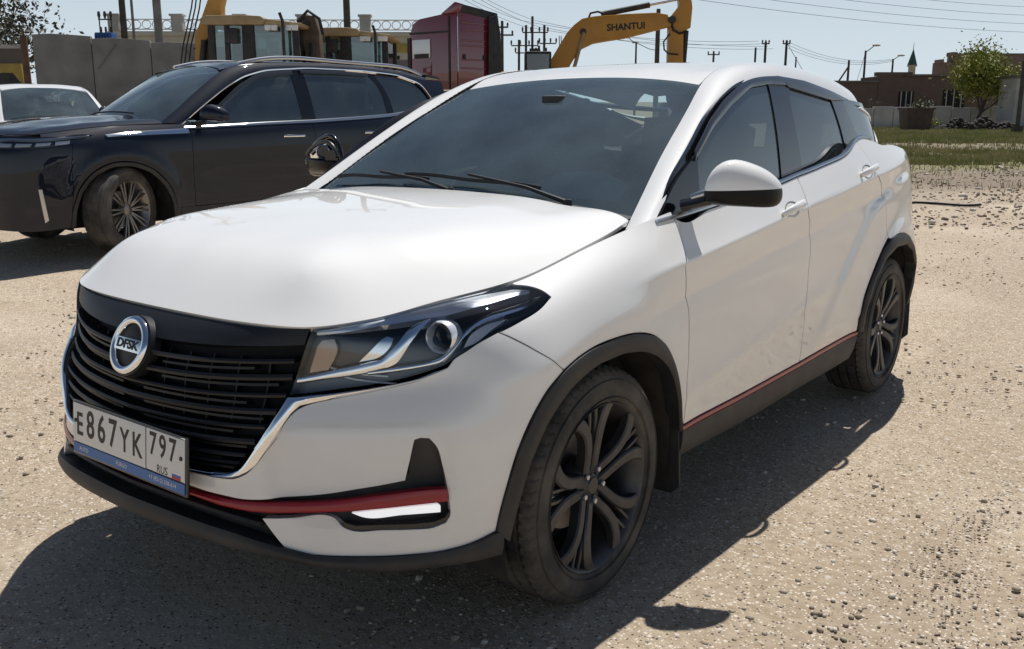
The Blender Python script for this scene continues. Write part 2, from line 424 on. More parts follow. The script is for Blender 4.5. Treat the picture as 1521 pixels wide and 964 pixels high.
        if smooth or bevel:
            me.polygons.foreach_set('use_smooth', [True]*len(me.polygons))
            me.set_sharp_from_angle(angle=math.radians(angle))
        return link(name, me, m, parent)

# ---------------------------------------------------------------- panels cut out of a curved surface
def dens(poly, step):
    """closed outline resampled; bends below 38 degrees become smooth curves, sharper ones stay corners"""
    P = np.array(poly, float); keep = np.linalg.norm(P-np.roll(P, 1, 0), axis=1) > 1e-5; P = P[keep]
    n = len(P); out = []
    d = np.roll(P, -1, 0)-P; L = np.linalg.norm(d, axis=1); u = d/L[:, None]
    cosb = (u*np.roll(u, 1, 0)).sum(1); corner = cosb < math.cos(math.radians(38))
    for i in range(n):
        j = (i+1) % n; a, b = P[i], P[j]; k = max(1, int(math.ceil(L[i]/step)))
        ta = u[i]*L[i] if corner[i] else (u[i]*L[i-1]+u[i-1]*L[i])/(L[i]+L[i-1])*L[i]
        tb = u[i]*L[i] if corner[j] else (u[j]*L[i]+u[i]*L[j])/(L[i]+L[j])*L[i]
        for q in range(k):
            t = q/k; h = (2*t**3-3*t*t+1, t**3-2*t*t+t, -2*t**3+3*t*t, t**3-t*t)
            out.append(h[0]*a+h[1]*ta+h[2]*b+h[3]*tb)
    return np.array(out)
def smooth_line(pts, step=.02, closed=False):
    """rounds a hand-measured line without moving its ends"""
    p = np.array(pts, float)
    k = np.r_[0, np.cumsum(np.linalg.norm(np.diff(p, axis=0), axis=1))]
    n = max(3, int(k[-1]/step)); q = np.linspace(0, k[-1], n)
    d = np.stack([np.interp(q, k, p[:, c]) for c in range(p.shape[1])], -1)
    for _ in range(3): d[1:-1] = .25*d[:-2]+.5*d[1:-1]+.25*d[2:]
    return [tuple(x) for x in d]
def area2(p): x, y = p[:, 0], p[:, 1]; return .5*float(np.sum(x*np.roll(y, -1)-np.roll(x, -1)*y))
def inset(p, d):
    """moves a closed outline inwards by d (outline counter-clockwise)"""
    e = np.roll(p, -1, 0)-p; e = e/(np.linalg.norm(e, axis=1, keepdims=True)+1e-12)
    n = np.stack([-e[:, 1], e[:, 0]], -1); m = n+np.roll(n, 1, 0)
    l = (m**2).sum(1, keepdims=True); m = 2*m/np.maximum(l, .7)
    return p+m*d
def inside(p, q):
    x, y = q[:, 0], q[:, 1]; r = np.zeros(len(q), bool)
    for i in range(len(p)):
        x0, y0 = p[i]; x1, y1 = p[(i+1) % len(p)]
        c = ((y0 > y) != (y1 > y)) & (x < (x1-x0)*(y-y0)/(y1-y0+1e-15)+x0); r ^= c
    return r
def dist_to(p, q):
    a = p; b = np.roll(p, -1, 0); d = np.full(len(q), 1e9)
    for i in range(len(a)):
        v = b[i]-a[i]; w = q-a[i]; t = np.clip((w@v)/(v@v+1e-15), 0, 1); d = np.minimum(d, np.linalg.norm(w-t[:, None]*v, axis=1))
    return d
def panel_mesh(surf, poly, off=0., gap=.0015, thick=.014, grid=.03, edge=.012, rnd=.0012, mirror=False, extra=None, stretch=1.):
    p = dens(poly, edge)
    if area2(p) < 0: p = p[::-1]
    p = inset(p, gap)
    ring = inset(p, max(.004, edge*.35))
    x0, y0 = p.min(0); x1, y1 = p.max(0)
    gx, gy = np.meshgrid(np.arange(x0+grid/2, x1, grid), np.arange(y0+grid/2, y1, grid*stretch))
    gx[1::2] += grid/2
    q = np.stack([gx.ravel(), gy.ravel()], -1)
    q = q[inside(p, q)]
    if len(q): q = q[dist_to(p, q) > grid*.55]
    rk = inside(p, ring) & (dist_to(p, ring) > edge*.2)
    ring = ring[rk]
    pts = np.concatenate([p, ring, q]) if len(q) else np.concatenate([p, ring])
    n = len(p)
    vv, ee, ff, ov, oe, of = delaunay_2d_cdt([Vector(map(float, a)) for a in pts], [(i, (i+1) % n) for i in range(n)], [], 1, 1e-7)
    st = np.array([(a.x, a.y) for a in vv])
    on_b = np.array([any(o < n for o in src) for src in ov]) if len(ov) else np.zeros(len(st), bool)
    N = surf.nrm(st[:, 0], st[:, 1]); P = surf.pos(st[:, 0], st[:, 1])
    h = np.full(len(st), float(off)); h[on_b] -= rnd
    if extra is not None: h = h+extra(st, P)
    P = P+N*h[:, None]
    F = [tuple(f) for f in ff]
    # keep faces on the outside of the surface
    if len(F):
        a, b, c = [P[[f[i] for f in F]] for i in range(3)]
        fn = np.cross(b-a, c-a); nn = N[[f[0] for f in F]]
        if ((fn*nn).sum(1)).mean() < 0: F = [f[::-1] for f in F]
    V = [tuple(x) for x in P]; NN = [tuple(x) for x in N]
    if thick:
        # turned-in edge
        cnt = {}
        for f in F:
            for i in range(len(f)):
                a, b = f[i], f[(i+1) % len(f)]; cnt[(a, b)] = 1
        be = [(a, b) for (a, b) in cnt if (b, a) not in cnt]
        idx = {}
        def low(i, top):
            key = (i, top)
            if key not in idx:
                idx[key] = len(V); V.append(tuple(P[i]-(0 if top else thick)*N[i])); NN.append(None)
            return idx[key]
        for a, b in be:
            A, Bq, A2, B2 = low(a, True), low(b, True), low(a, False), low(b, False)
            e = Vector(V[b])-Vector(V[a]); nn = e.cross(Vector(N[a])); nn = nn.normalized() if nn.length > 1e-9 else Vector((0, 0, 1))
            for i in (A, Bq, A2, B2): NN[i] = tuple(nn)
            F.append((A, A2, B2, Bq))
    if mirror:
        V = [(-x, y, z) for x, y, z in V]; NN = [(-x, y, z) for x, y, z in NN]; F = [f[::-1] for f in F]
    return mesh_from(V, F, True, NN)
def panel(name, parent, surf, poly, m, **kw):
    return link(name, panel_mesh(surf, poly, **kw), m, parent)
def strip(surf, line, w, n=None): pass
def sweep_mesh(path, section, ups, closed_sec=True, scale=None):
    """section: list of (a, b) in the frame (side, up); ups: up vector per point"""
    path = np.asarray(path, float); ups = np.asarray(ups, float); n = len(path); S = np.asarray(section, float); k = len(S)
    T = np.gradient(path, axis=0); T /= np.linalg.norm(T, axis=1, keepdims=True)+1e-12
    side = np.cross(T, ups); side /= np.linalg.norm(side, axis=1, keepdims=True)+1e-12
    up = np.cross(side, T)
    sc = np.ones(n) if scale is None else np.asarray(scale)
    V = (path[:, None, :]+(side[:, None, :]*S[None, :, 0:1]+up[:, None, :]*S[None, :, 1:2])*sc[:, None, None]).reshape(-1, 3)
    F = []
    for i in range(n-1):
        for j in range(k if closed_sec else k-1):
            j2 = (j+1) % k; F.append((i*k+j, i*k+j2, (i+1)*k+j2, (i+1)*k+j))
    if closed_sec: F += [tuple(range(k-1, -1, -1)), tuple((n-1)*k+j for j in range(k))]
    return V, F
def text_obj(name, body, size, loc, rot, m, parent=None, align='CENTER', depth=.001, sx=1., bold=0.):
    cu = bpy.data.curves.new(name, 'FONT'); cu.body = body; cu.size = size; cu.align_x = align; cu.align_y = 'CENTER'; cu.extrude = depth
    cu.resolution_u = 3; cu.offset = bold
    t = bpy.data.objects.new(name, cu); C.objects.link(t)
    dg = bpy.context.evaluated_depsgraph_get(); me = bpy.data.meshes.new_from_object(t.evaluated_get(dg))
    bpy.data.objects.remove(t); bpy.data.curves.remove(cu)
    me.materials.clear()
    o = link(name, me, m, parent); o.location = loc; o.rotation_euler = rot; o.scale = (sx, 1, 1)
    return o
def copy_tree(o, parent=None):
    c = o.copy(); C.objects.link(c); c.parent = parent
    for ch in list(o.children): copy_tree(ch, c)
    return c
# outlines of panels, lamps and trim on the body side, (s, t) in metres along and up the body
ED = dict(
 grille_r=[(0.527,0.8385),(0.5252,0.7761),(0.5141,0.6857),(0.509,0.5635)],
 hl=[(0.5403,0.8521),(0.6503,0.8684),(0.7721,0.8684),(0.9,0.8684),(1.0429,0.8684),(1.1794,0.8577),(1.2177,0.8331),(1.2353,0.8097),(1.2427,0.787),(1.1858,0.7732),(1.0906,0.7616),(1.0113,0.7511),(0.9524,0.7378),(0.9167,0.7239),(0.885,0.709),(0.8616,0.6958),(0.8342,0.6862),(0.7922,0.6681),(0.7482,0.6502),(0.6766,0.6241),(0.6044,0.5999),(0.5074,0.5633),(0.5162,0.6689),(0.5328,0.7607)],
 chrome_in=[(0.5077,0.5494),(0.4991,0.4837),(0.4857,0.4217),(0.4652,0.3586),(0.4352,0.2954),(0.4202,0.2667),(0.407,0.2476),(0.3802,0.2303),(0.3484,0.2233),(0.3086,0.2212)],
 chrome_out=[(0.8681,0.688),(0.8458,0.6706),(0.8242,0.6567),(0.7877,0.6405),(0.7503,0.6213),(0.7027,0.596),(0.6564,0.5732),(0.6057,0.5502),(0.5651,0.5277),(0.5422,0.513),(0.5287,0.481),(0.5046,0.387),(0.4812,0.3287),(0.4563,0.2773),(0.4417,0.2513),(0.4236,0.2292),(0.3918,0.2085),(0.3482,0.2035),(0.3083,0.2035)],
 chrome_top=[(0.5077,0.5494),(0.5563,0.5644),(0.6063,0.5821),(0.6781,0.6066),(0.7492,0.6348),(0.799,0.6576),(0.8344,0.6779),(0.8681,0.6899)],
 blk_top=[(0.2551,0.1488),(0.3077,0.144),(0.3588,0.1433),(0.4163,0.1435),(0.4884,0.1561),(0.5566,0.1685),(0.6197,0.1805),(0.6971,0.1968),(0.7598,0.207),(0.8119,0.2161)],
 fog=[(0.8119,0.2161),(0.8215,0.2807),(0.8283,0.3631),(0.8417,0.3699),(0.8621,0.3656),(0.8814,0.33),(0.898,0.2608),(0.9085,0.2022),(0.914,0.1536),(0.9149,0.1211),(0.9061,0.1056),(0.8788,0.0951),(0.8254,0.093),(0.7584,0.0932),(0.6976,0.0903),(0.6737,0.0979),(0.647,0.1162),(0.6325,0.1206)],
 wl_top=[(0.6325,0.1206),(0.5614,0.112),(0.4731,0.0957)],
 wl_left=[(0.4731,0.0957),(0.5129,0.0502),(0.5518,0.0126)],
 lip_top=[(0.5518,0.0126),(0.6207,0.0186),(0.7275,0.0259),(0.8163,0.0279),(0.906,0.0314),(0.9676,0.0422),(1.0278,0.0643)],
 red_top=[(0.2547,0.1316),(0.3528,0.1324),(0.4165,0.1368),(0.489,0.1475),(0.6207,0.1664),(0.7338,0.1844),(0.8233,0.1939),(0.8701,0.1969),(0.9086,0.1965)],
 red_bot=[(0.2545,0.1172),(0.3534,0.1076),(0.4389,0.1091),(0.4913,0.116),(0.5599,0.1278),(0.6231,0.137),(0.7358,0.1486),(0.8243,0.1567),(0.9092,0.163)],
 drl=[(0.6885,0.137),(0.7469,0.1448),(0.8244,0.1512),(0.8863,0.1552),(0.8941,0.1494),(0.8945,0.1332),(0.8097,0.1304),(0.7141,0.1266)],
 arch_out=[(1.0278,0.0643),(1.0351,0.1258),(1.0453,0.1866),(1.0748,0.3094),(1.1236,0.4393),(1.1603,0.5019),(1.2186,0.5595),(1.2739,0.5826),(1.3362,0.5911),(1.4645,0.5777),(1.5707,0.5521),(1.6747,0.5034),(1.737,0.4517),(1.7738,0.405),(1.8103,0.351),(1.8461,0.2741),(1.8701,0.1996),(1.9042,0.1113)],
 arch_in=[(1.0645,0.0229),(1.0726,0.0747),(1.0826,0.1255),(1.1077,0.2375),(1.1604,0.3631),(1.2014,0.4156),(1.2496,0.4602),(1.3093,0.4853),(1.3725,0.503),(1.5047,0.4974),(1.614,0.4666),(1.6921,0.4249),(1.7568,0.37),(1.8031,0.3103),(1.8367,0.2445),(1.8615,0.1776),(1.8924,0.0947)],
 seam_bf=[(1.0113,0.7511),(1.0574,0.7291),(1.108,0.7007),(1.1613,0.657),(1.2186,0.5595)],
 gap_fd=[(1.8954,0.8468),(1.8862,0.791),(1.8716,0.7442),(1.8474,0.7039),(1.8724,0.6253),(1.9035,0.5351),(1.9094,0.3948),(1.9104,0.2372),(1.9205,0.1561),(1.9274,0.1118)],
 gap_b=[(2.8234,0.8308),(2.8202,0.7724),(2.7983,0.7006),(2.9119,0.5758),(2.9199,0.477),(2.9149,0.3826),(2.8959,0.3328),(2.9263,0.2839),(2.9418,0.1795),(2.9551,0.101)],
 gap_r=[(3.5628,0.8564),(3.5919,0.7822),(3.6196,0.7001),(3.777,0.6068),(3.812,0.5333),(3.8381,0.4657)],
 wbase=[(1.7992,0.844),(1.9074,0.8379),(2.1166,0.8333),(2.3811,0.8296),(2.6795,0.8286),(2.8234,0.8308),(3.0849,0.8241),(3.284,0.8179),(3.3657,0.8209),(3.445,0.8312),(3.5063,0.8457),(3.5628,0.8564),(3.6649,0.8583),(3.7736,0.8364),(3.8595,0.8088)],
 rarch_out=[(3.6021,0.1119),(3.5704,0.1782),(3.5942,0.2651),(3.6537,0.3402),(3.7627,0.4261),(3.8577,0.456),(3.9371,0.4626),(4.0497,0.4582),(4.1797,0.4325),(4.3084,0.3812),(4.4054,0.3151)],
 rarch_in=[(3.6547,0.1093),(3.603,0.1983),(3.6766,0.317),(3.782,0.3904),(3.9283,0.4198),(4.1701,0.4016),(4.3136,0.3549),(4.4391,0.2616)],
 redline=[(1.9062,0.1057),(2.3807,0.0988),(2.9569,0.0978),(3.6021,0.1119)],
 crease=[(1.8596,0.7244),(2.2275,0.7334),(2.5449,0.7242),(2.8348,0.718),(3.3706,0.7101),(3.9828,0.7016)],
 hl_band_t=[(0.5521,0.8475),(0.6589,0.8684),(0.7746,0.8684),(0.8941,0.8662),(1.0322,0.8625),(1.1666,0.8495),(1.2056,0.829)],
 hl_band_b=[(0.5559,0.8229),(0.6243,0.8282),(0.7049,0.8367),(0.7794,0.8316),(0.8399,0.8274),(0.9004,0.8213),(0.9714,0.8252),(1.0484,0.827),(1.1185,0.8291),(1.1948,0.8217)],
 hl_cA_t=[(0.5184,0.654),(0.6081,0.6893),(0.6838,0.7109),(0.7116,0.7175),(0.7331,0.7418),(0.7549,0.7665),(0.7798,0.7986),(0.8064,0.8176),(0.8526,0.8259)],
 hl_cA_b=[(0.5173,0.6211),(0.5786,0.6456),(0.6763,0.6746),(0.7008,0.6843),(0.7314,0.6968),(0.7497,0.7078),(0.7603,0.7253),(0.7807,0.7575),(0.8142,0.7949),(0.8481,0.8151)],
 hl_cB_t=[(0.6821,0.6845),(0.7611,0.6977),(0.818,0.7057),(0.8506,0.7135),(0.8783,0.7308),(0.8995,0.7473),(0.9292,0.7727),(0.9753,0.7908),(1.0231,0.7995),(1.1064,0.8012),(1.1818,0.8035),(1.2161,0.8021)],
 hl_cB_b=[(0.6829,0.6695),(0.7618,0.683),(0.8309,0.696),(0.8568,0.7014),(0.8899,0.7282),(0.9182,0.7534),(0.9535,0.7732),(0.9973,0.7831),(1.0487,0.7851),(1.1127,0.7862),(1.188,0.7891),(1.2124,0.7944)],
 hl_sig=[(0.9144,0.7327),(0.9373,0.7579),(0.9791,0.7751),(1.0642,0.7804),(1.0014,0.7624),(0.9473,0.7398)],
 hl_proj=[(0.8728,0.7692)],
 hl_refl=[(0.5397,0.6705),(0.5551,0.7605),(0.5655,0.7972),(0.5958,0.8026),(0.6051,0.758),(0.5848,0.6836)],
 hl_plate=[(0.6559,0.7076),(0.705,0.7722),(0.7299,0.8089),(0.7432,0.7824),(0.7332,0.7545),(0.7022,0.7199)],
 hl_dark=[(0.7054,0.7178),(0.7618,0.7693),(0.7941,0.8065),(0.8465,0.8109),(0.9446,0.8161),(0.9226,0.7691),(0.8766,0.731),(0.8424,0.7141),(0.7658,0.6975)],
 handle_f=[(2.54,0.7252),(2.6539,0.7281),(2.7768,0.7329)],
 handle_r=[(3.3992,0.7244),(3.4994,0.7253),(3.6284,0.729)],
)
GD = dict(
 dlo_top=[(0.1032,0.0859),(0.2445,0.1946),(0.3984,0.2897),(0.5661,0.3974),(0.7157,0.4679),(0.8897,0.5291),(1.0571,0.5621),(1.2893,0.5792),(1.5641,0.5665),(1.8528,0.5255),(2.0679,0.4861),(2.7325,0.4506)],
 gl_front=[(0.4058,0.2691),(0.5585,0.3636),(0.7511,0.4453),(0.9754,0.5204),(1.1749,0.5397),(1.145,0.4708),(1.103,0.3738),(1.062,0.2677),(1.0256,0.1448),(0.7123,0.1193),(0.4361,0.0967),(0.3445,0.0881)],
 gl_rear=[(1.3583,0.5327),(1.5993,0.5044),(1.8047,0.4825),(1.8208,0.3839),(1.8098,0.2633),(1.7315,0.2295),(1.4867,0.1979),(1.2367,0.1759),(1.2699,0.3444)],
 gl_qtr=[(1.9536,0.4879),(2.2483,0.4436),(2.6502,0.3647),(2.4913,0.2759),(2.2173,0.2915),(2.0223,0.2988),(1.9677,0.3929)],
 pil_b=[(1.1854,0.5695),(1.4205,0.5714),(1.3506,0.5028),(1.2838,0.3442),(1.2444,0.162),(1.0245,0.1423),(1.062,0.2677),(1.103,0.3738),(1.145,0.4708)],
 pil_c=[(1.8246,0.5249),(1.9889,0.4917),(1.9992,0.3928),(2.0554,0.2981),(1.9736,0.2808),(1.8692,0.2524),(1.7562,0.2256),(1.8098,0.2633),(1.8208,0.3839)],
 sail=[(0.1006,0.0778),(0.2437,0.1924),(0.4101,0.2781),(0.3841,0.1761),(0.3614,0.0868),(0.2163,0.0766)],
 vis_f=[(0.3814,0.2542),(0.5585,0.3636),(0.7511,0.4453),(0.9754,0.5204),(1.1749,0.5397)],
 vis_r=[(1.3583,0.5327),(1.5993,0.5044),(1.8196,0.4795)],
)
WD = dict(
 wip1=[(0.1559,0.0),(0.0917,0.1669),(0.0281,0.3771),(0.0,0.5295)],
 wip2=[(0.024,0.3925),(0.0089,0.6004),(0.0,0.7858),(0.0,0.9166)],
 frit_r=[(0.1107,1.2697),(0.2387,1.2794),(0.4816,1.2862),(0.8119,1.2896)],
 frit_b=[(0.0912,0.3598),(0.0502,0.6888),(0.0396,0.968),(0.0734,1.172),(0.1002,1.2379),(0.1371,1.2604)],
 frit_t=[(0.8177,0.3242),(0.7887,0.8577),(0.8226,1.2855)],
 vismir=[(0.8324,0.2933),(0.6262,0.4782),(0.617,0.7927),(0.7799,0.7565)],
)
# ---------------------------------------------------------------- ground
FW = np.array([math.sin(-.65659), math.cos(-.65659)]); RT = np.array([FW[1], -FW[0]]); CAM0 = np.array([2.2159, -2.1396])
GKD = np.array([-2000, 0, 5.2, 6.5, 8.5, 12, 25, 50, 100, 1000, 3000.]); GKZ = np.array([0, 0, 0, .04, .155, .24, .40, .74, 1.5, 15, 40.])
def gz(x, y):
    """height of the lot: level round the crossover, then a slow rise away from it"""
    d = (np.asarray(x)-CAM0[0])*FW[0]+(np.asarray(y)-CAM0[1])*FW[1]
    w = np.minimum(.6, np.abs(d)*.1)
    return (np.interp(d-w, GKD, GKZ)+np.interp(d, GKD, GKZ)+np.interp(d+w, GKD, GKZ))/3
def at(right, depth, up=0.):
    """place measured from the photographer's spot: metres to the right, metres ahead"""
    p = CAM0+FW*depth+RT*right; return Vector((p[0], p[1], float(gz(p[0], p[1]))+up))
YAW = math.radians(37.62)
def ground_material():
    m = mat('dirt_lot', (.3, .25, .2), .95, spec=.25)
    tc = nd(m, 'ShaderNodeTexCoord')
    big = noise(m, .35, 5, .6); mid = noise(m, 2.2, 8, .65); fine = noise(m, 24, 8, .7); grit = noise(m, 160, 4, .7)
    c = ramp(m, big, [(.30, (.45, .368, .275)), (.55, (.53, .445, .345)), (.75, (.59, .51, .41))])
    c = mix(m, ramp(m, mid, [(.42, (0, 0, 0)), (.62, (.8, .8, .8))]), c, (.44, .36, .27))
    c = mix(m, ramp(m, fine, [(.38, (.75, .75, .75)), (.60, (0, 0, 0))]), c, (.34, .26, .18))
    # wheel-worn streaks along the lot and dusty pale patches
    st_ = noise(m, 1., 5, .6, mapping=(1.5, .22, 1)); c = mix(m, ramp(m, st_, [(.38, (.55, .55, .55)), (.52, (0, 0, 0))]), c, (.37, .30, .225))
    du = noise(m, .55, 4, .5); c = mix(m, ramp(m, du, [(.52, (0, 0, 0)), (.68, (.6, .6, .6))]), c, (.62, .53, .42))
    # embedded pale and dark gravel
    def pebbles(scale, keep, col, c, size=.5):
        vo = nd(m, 'ShaderNodeTexVoronoi', Scale=scale); lk(m, tc.outputs['Object'], vo.inputs['Vector'])
        sp = nd(m, 'ShaderNodeSeparateColor'); lk(m, vo.outputs['Color'], sp.inputs[0])
        a = nd(m, 'ShaderNodeMath', operation='LESS_THAN'); a.inputs[1].default_value = keep; lk(m, sp.outputs[0], a.inputs[0])
        b = nd(m, 'ShaderNodeMath', operation='LESS_THAN'); b.inputs[1].default_value = size; lk(m, vo.outputs['Distance'], b.inputs[0])
        e = nd(m, 'ShaderNodeMath', operation='MULTIPLY'); lk(m, a.outputs[0], e.inputs[0]); lk(m, b.outputs[0], e.inputs[1])
        return mix(m, e.outputs[0], c, col), e.outputs[0]
    c, p1 = pebbles(58, .16, (.70, .63, .53), c, .36)
    c, p2 = pebbles(95, .14, (.12, .105, .095), c, .40)
    c, p3 = pebbles(120, .20, (.72, .65, .55), c, .42)
    c, p4 = pebbles(30, .06, (.58, .52, .45), c, .30)
    # broken pale slab edge on the right of the lot
    sepp = nd(m, 'ShaderNodeSeparateXYZ'); lk(m, tc.outputs['Object'], sepp.inputs[0])
    # green tint where weeds grow, far right
    ny = nd(m, 'ShaderNodeMath', operation='MULTIPLY_ADD'); ny.inputs[1].default_value = FW[0]; ny.inputs[2].default_value = 0; lk(m, sepp.outputs[0], ny.inputs[0])
    d = nd(m, 'ShaderNodeMath', operation='MULTIPLY_ADD'); d.inputs[1].default_value = FW[1]; lk(m, sepp.outputs[1], d.inputs[0]); lk(m, ny.outputs[0], d.inputs[2])
    # beyond the worn lot: rough brown earth with two straggling green bands
    wob = noise(m, .16, 5, .6); wb_ = nd(m, 'ShaderNodeMath', operation='MULTIPLY_ADD'); wb_.inputs[1].default_value = 9.; lk(m, wob, wb_.inputs[0]); lk(m, d.outputs[0], wb_.inputs[2])
    dn = nd(m, 'ShaderNodeMath', operation='MULTIPLY_ADD'); dn.inputs[1].default_value = 1/60.; dn.inputs[2].default_value = (3.05-4.5)/60.; lk(m, wb_.outputs[0], dn.inputs[0])
    K = lambda v: (v, v, v)
    earth = ramp(m, dn.outputs[0], [(12/60, K(0)), (15/60, K(.85)), (1., K(.85))])
    green = ramp(m, dn.outputs[0], [(17.5/60, K(0)), (19/60, K(.95)), (23.5/60, K(.95)), (25/60, K(.15)), (29.5/60, K(.15)), (31/60, K(.95)), (46/60, K(.95)), (52/60, K(.5))])
    gpatch = ramp(m, noise(m, .9, 8, .7), [(.42, K(.08)), (.60, K(.95))])
    c = mix(m, earth, c, mix(m, fine, (.11, .09, .07), (.29, .235, .18)))
    gm = nd(m, 'ShaderNodeMath', operation='MULTIPLY'); lk(m, green, gm.inputs[0]); lk(m, gpatch, gm.inputs[1])
    c = mix(m, gm.outputs[0], c, mix(m, mid, (.13, .155, .045), (.26, .245, .11)))
    lk(m, c, bsdf(m).inputs['Base Color'])
    # relief
    h = nd(m, 'ShaderNodeMath', operation='MULTIPLY_ADD'); h.inputs[1].default_value = .5; lk(m, fine, h.inputs[0]); lk(m, mid, h.inputs[2])
    h2 = nd(m, 'ShaderNodeMath', operation='MULTIPLY_ADD'); h2.inputs[1].default_value = .14; lk(m, grit, h2.inputs[0]); lk(m, h.outputs[0], h2.inputs[2])
    h3 = nd(m, 'ShaderNodeMath', operation='MULTIPLY_ADD'); h3.inputs[1].default_value = .10; lk(m, p1, h3.inputs[0]); lk(m, h2.outputs[0], h3.inputs[2])
    bump(m, h3.outputs[0], .9, .035)
    return m
M['dirt'] = ground_material()
def ground():
    ds = np.r_[-np.geomspace(300, 15, 14), np.linspace(-14, 16, 151), np.linspace(16.5, 60, 60), np.geomspace(62, 1500, 24)]
    rs = np.r_[-np.geomspace(1200, 20, 26), np.linspace(-19.5, 19.5, 171), np.geomspace(20, 1200, 26)]
    R, D = np.meshgrid(rs, ds); X = CAM0[0]+FW[0]*D+RT[0]*R; Y = CAM0[1]+FW[1]*D+RT[1]*R; Z = gz(X, Y)
    # gentle unevenness, none where the tyres stand
    Z = Z+(.010*np.sin(X*1.9+.7*np.sin(Y*1.3))*np.sin(Y*1.6+X*.4)+.006*np.sin(X*5.1+Y*2.2)*np.sin(Y*4.3-X*1.7)-.006)*np.clip((np.hypot(X-CAM0[0], Y-CAM0[1])-.5)/3, 0, 1)*np.where(D < 60, 1, 0)
    V = np.stack([X, Y, Z], -1).reshape(-1, 3); n = len(rs)
    F = [(i*n+j, i*n+j+1, i*n+n+j+1, i*n+n+j) for i in range(len(ds)-1) for j in range(n-1)]
    return tag(link('ground', mesh_from(V, F), M['dirt']), 'dry sandy dirt lot strewn with small stones', None, kind='structure')
ground()
# materials of the vehicles

def paint(name, col, rough=.35, coat=1., dust=.0):
    m = mat(name, col, .6, coat=coat, coat_rough=.03, spec=.25)
    bsdf(m).inputs['Coat IOR'].default_value = 1.75
    f = noise(m, 220, 3); bump(m, f, .008, .002)
    if dust:
        geo = nd(m, 'ShaderNodeTexCoord'); sp = nd(m, 'ShaderNodeSeparateXYZ'); lk(m, geo.outputs['Object'], sp.inputs[0])
        z = nd(m, 'ShaderNodeMapRange'); z.inputs[1].default_value = .9; z.inputs[2].default_value = .25; lk(m, sp.outputs[2], z.inputs[0])
        n = noise(m, 5, 9, .7); mu = nd(m, 'ShaderNodeMath', operation='MULTIPLY'); lk(m, z.outputs[0], mu.inputs[0]); lk(m, n, mu.inputs[1])
        mu2 = nd(m, 'ShaderNodeMath', operation='MULTIPLY'); mu2.inputs[1].default_value = dust; lk(m, mu.outputs[0], mu2.inputs[0])
        lk(m, mix(m, mu2.outputs[0], col, (.36, .30, .23)), bsdf(m).inputs['Base Color'])
    return m
M['white'] = paint('white_paint', (.81, .815, .81), dust=.40)
M['black_trim'] = varied('black_plastic_trim', (.022, .022, .024), (.05, .047, .045), 9, .55, (420, .15, .001), lo=.45, hi=.8)
M['gloss_black'] = mat('gloss_black', (.008, .008, .010), .16, coat=.5)
M['grille_black'] = mat('grille_black', (.009, .010, .013), .45)
M['mirror_black'] = mat('mirror_black', (.008, .008, .009), .30, spec=.22)
M['deep_black'] = mat('deep_black', (.006, .006, .007), .8)
M['chrome'] = mat('chrome', (.86, .87, .88), .06, 1.)
M['satin'] = mat('satin_metal', (.55, .56, .57), .28, 1.)
M['red'] = mat('red_trim', (.27, .008, .018), .3, coat=.4)
M['window'] = sheet_glass('window_glass', (.10, .14, .15), extra=.11, film=.055)
M['privacy'] = sheet_glass('privacy_glass', (.035, .042, .046), extra=.10, film=.05)
M['screen'] = sheet_glass('windscreen_glass', (.66, .80, .78), extra=.08, film=.085)
M['lens'] = sheet_glass('lamp_lens', (.93, .95, .96), extra=.0)
M['lamp_dark'] = mat('lamp_dark', (.07, .078, .09), .25, .5, coat=.4)
M['lamp_clear'] = mat('lamp_clear', (.88, .90, .93), .2, .0, coat=1.)
M['lamp_band'] = mat('lamp_band', (.86, .89, .94), .22, .45, coat=1.)
M['lamp_chrome'] = mat('lamp_chrome', (.97, .97, .98), .10, 1.)
M['amber'] = mat('lamp_reflector', (.34, .28, .25), .16, .8)
M['rubber'] = varied('tyre_rubber', (.030, .029, .028), (.125, .11, .093), 7, .82, (90, .25, .003), lo=.38, hi=.75)
M['rim'] = varied('rim_dark', (.060, .060, .064), (.12, .112, .102), 12, .40, lo=.45, hi=.85, metal=.55)
M['disc'] = mat('brake_disc', (.30, .28, .26), .4, .9)
M['cabin'] = varied('cabin_plastic', (.030, .031, .033), (.045, .045, .046), 40, .7)
M['seat'] = varied('seat_cloth', (.055, .057, .06), (.09, .09, .092), 60, .9)
M['headliner'] = mat('headliner', (.42, .42, .41), .95)
M['plate_white'] = mat('plate_white', (.72, .72, .70), .35)
M['plate_black'] = mat('plate_black', (.012, .012, .012), .5)
M['plate_blue'] = mat('plate_blue', (.05, .16, .42), .4)
M['drl'] = mat('running_lamp', (.9, .92, .95), .2, emit=(.95, .97, 1.), emit_s=.5)
M['satin_dark'] = mat('satin_dark', (.06, .06, .063), .35, .6)
M['deflector'] = mat('deflector', (.035, .04, .048), .15, coat=.5)
M['under'] = mat('underbody', (.012, .012, .012), .9)

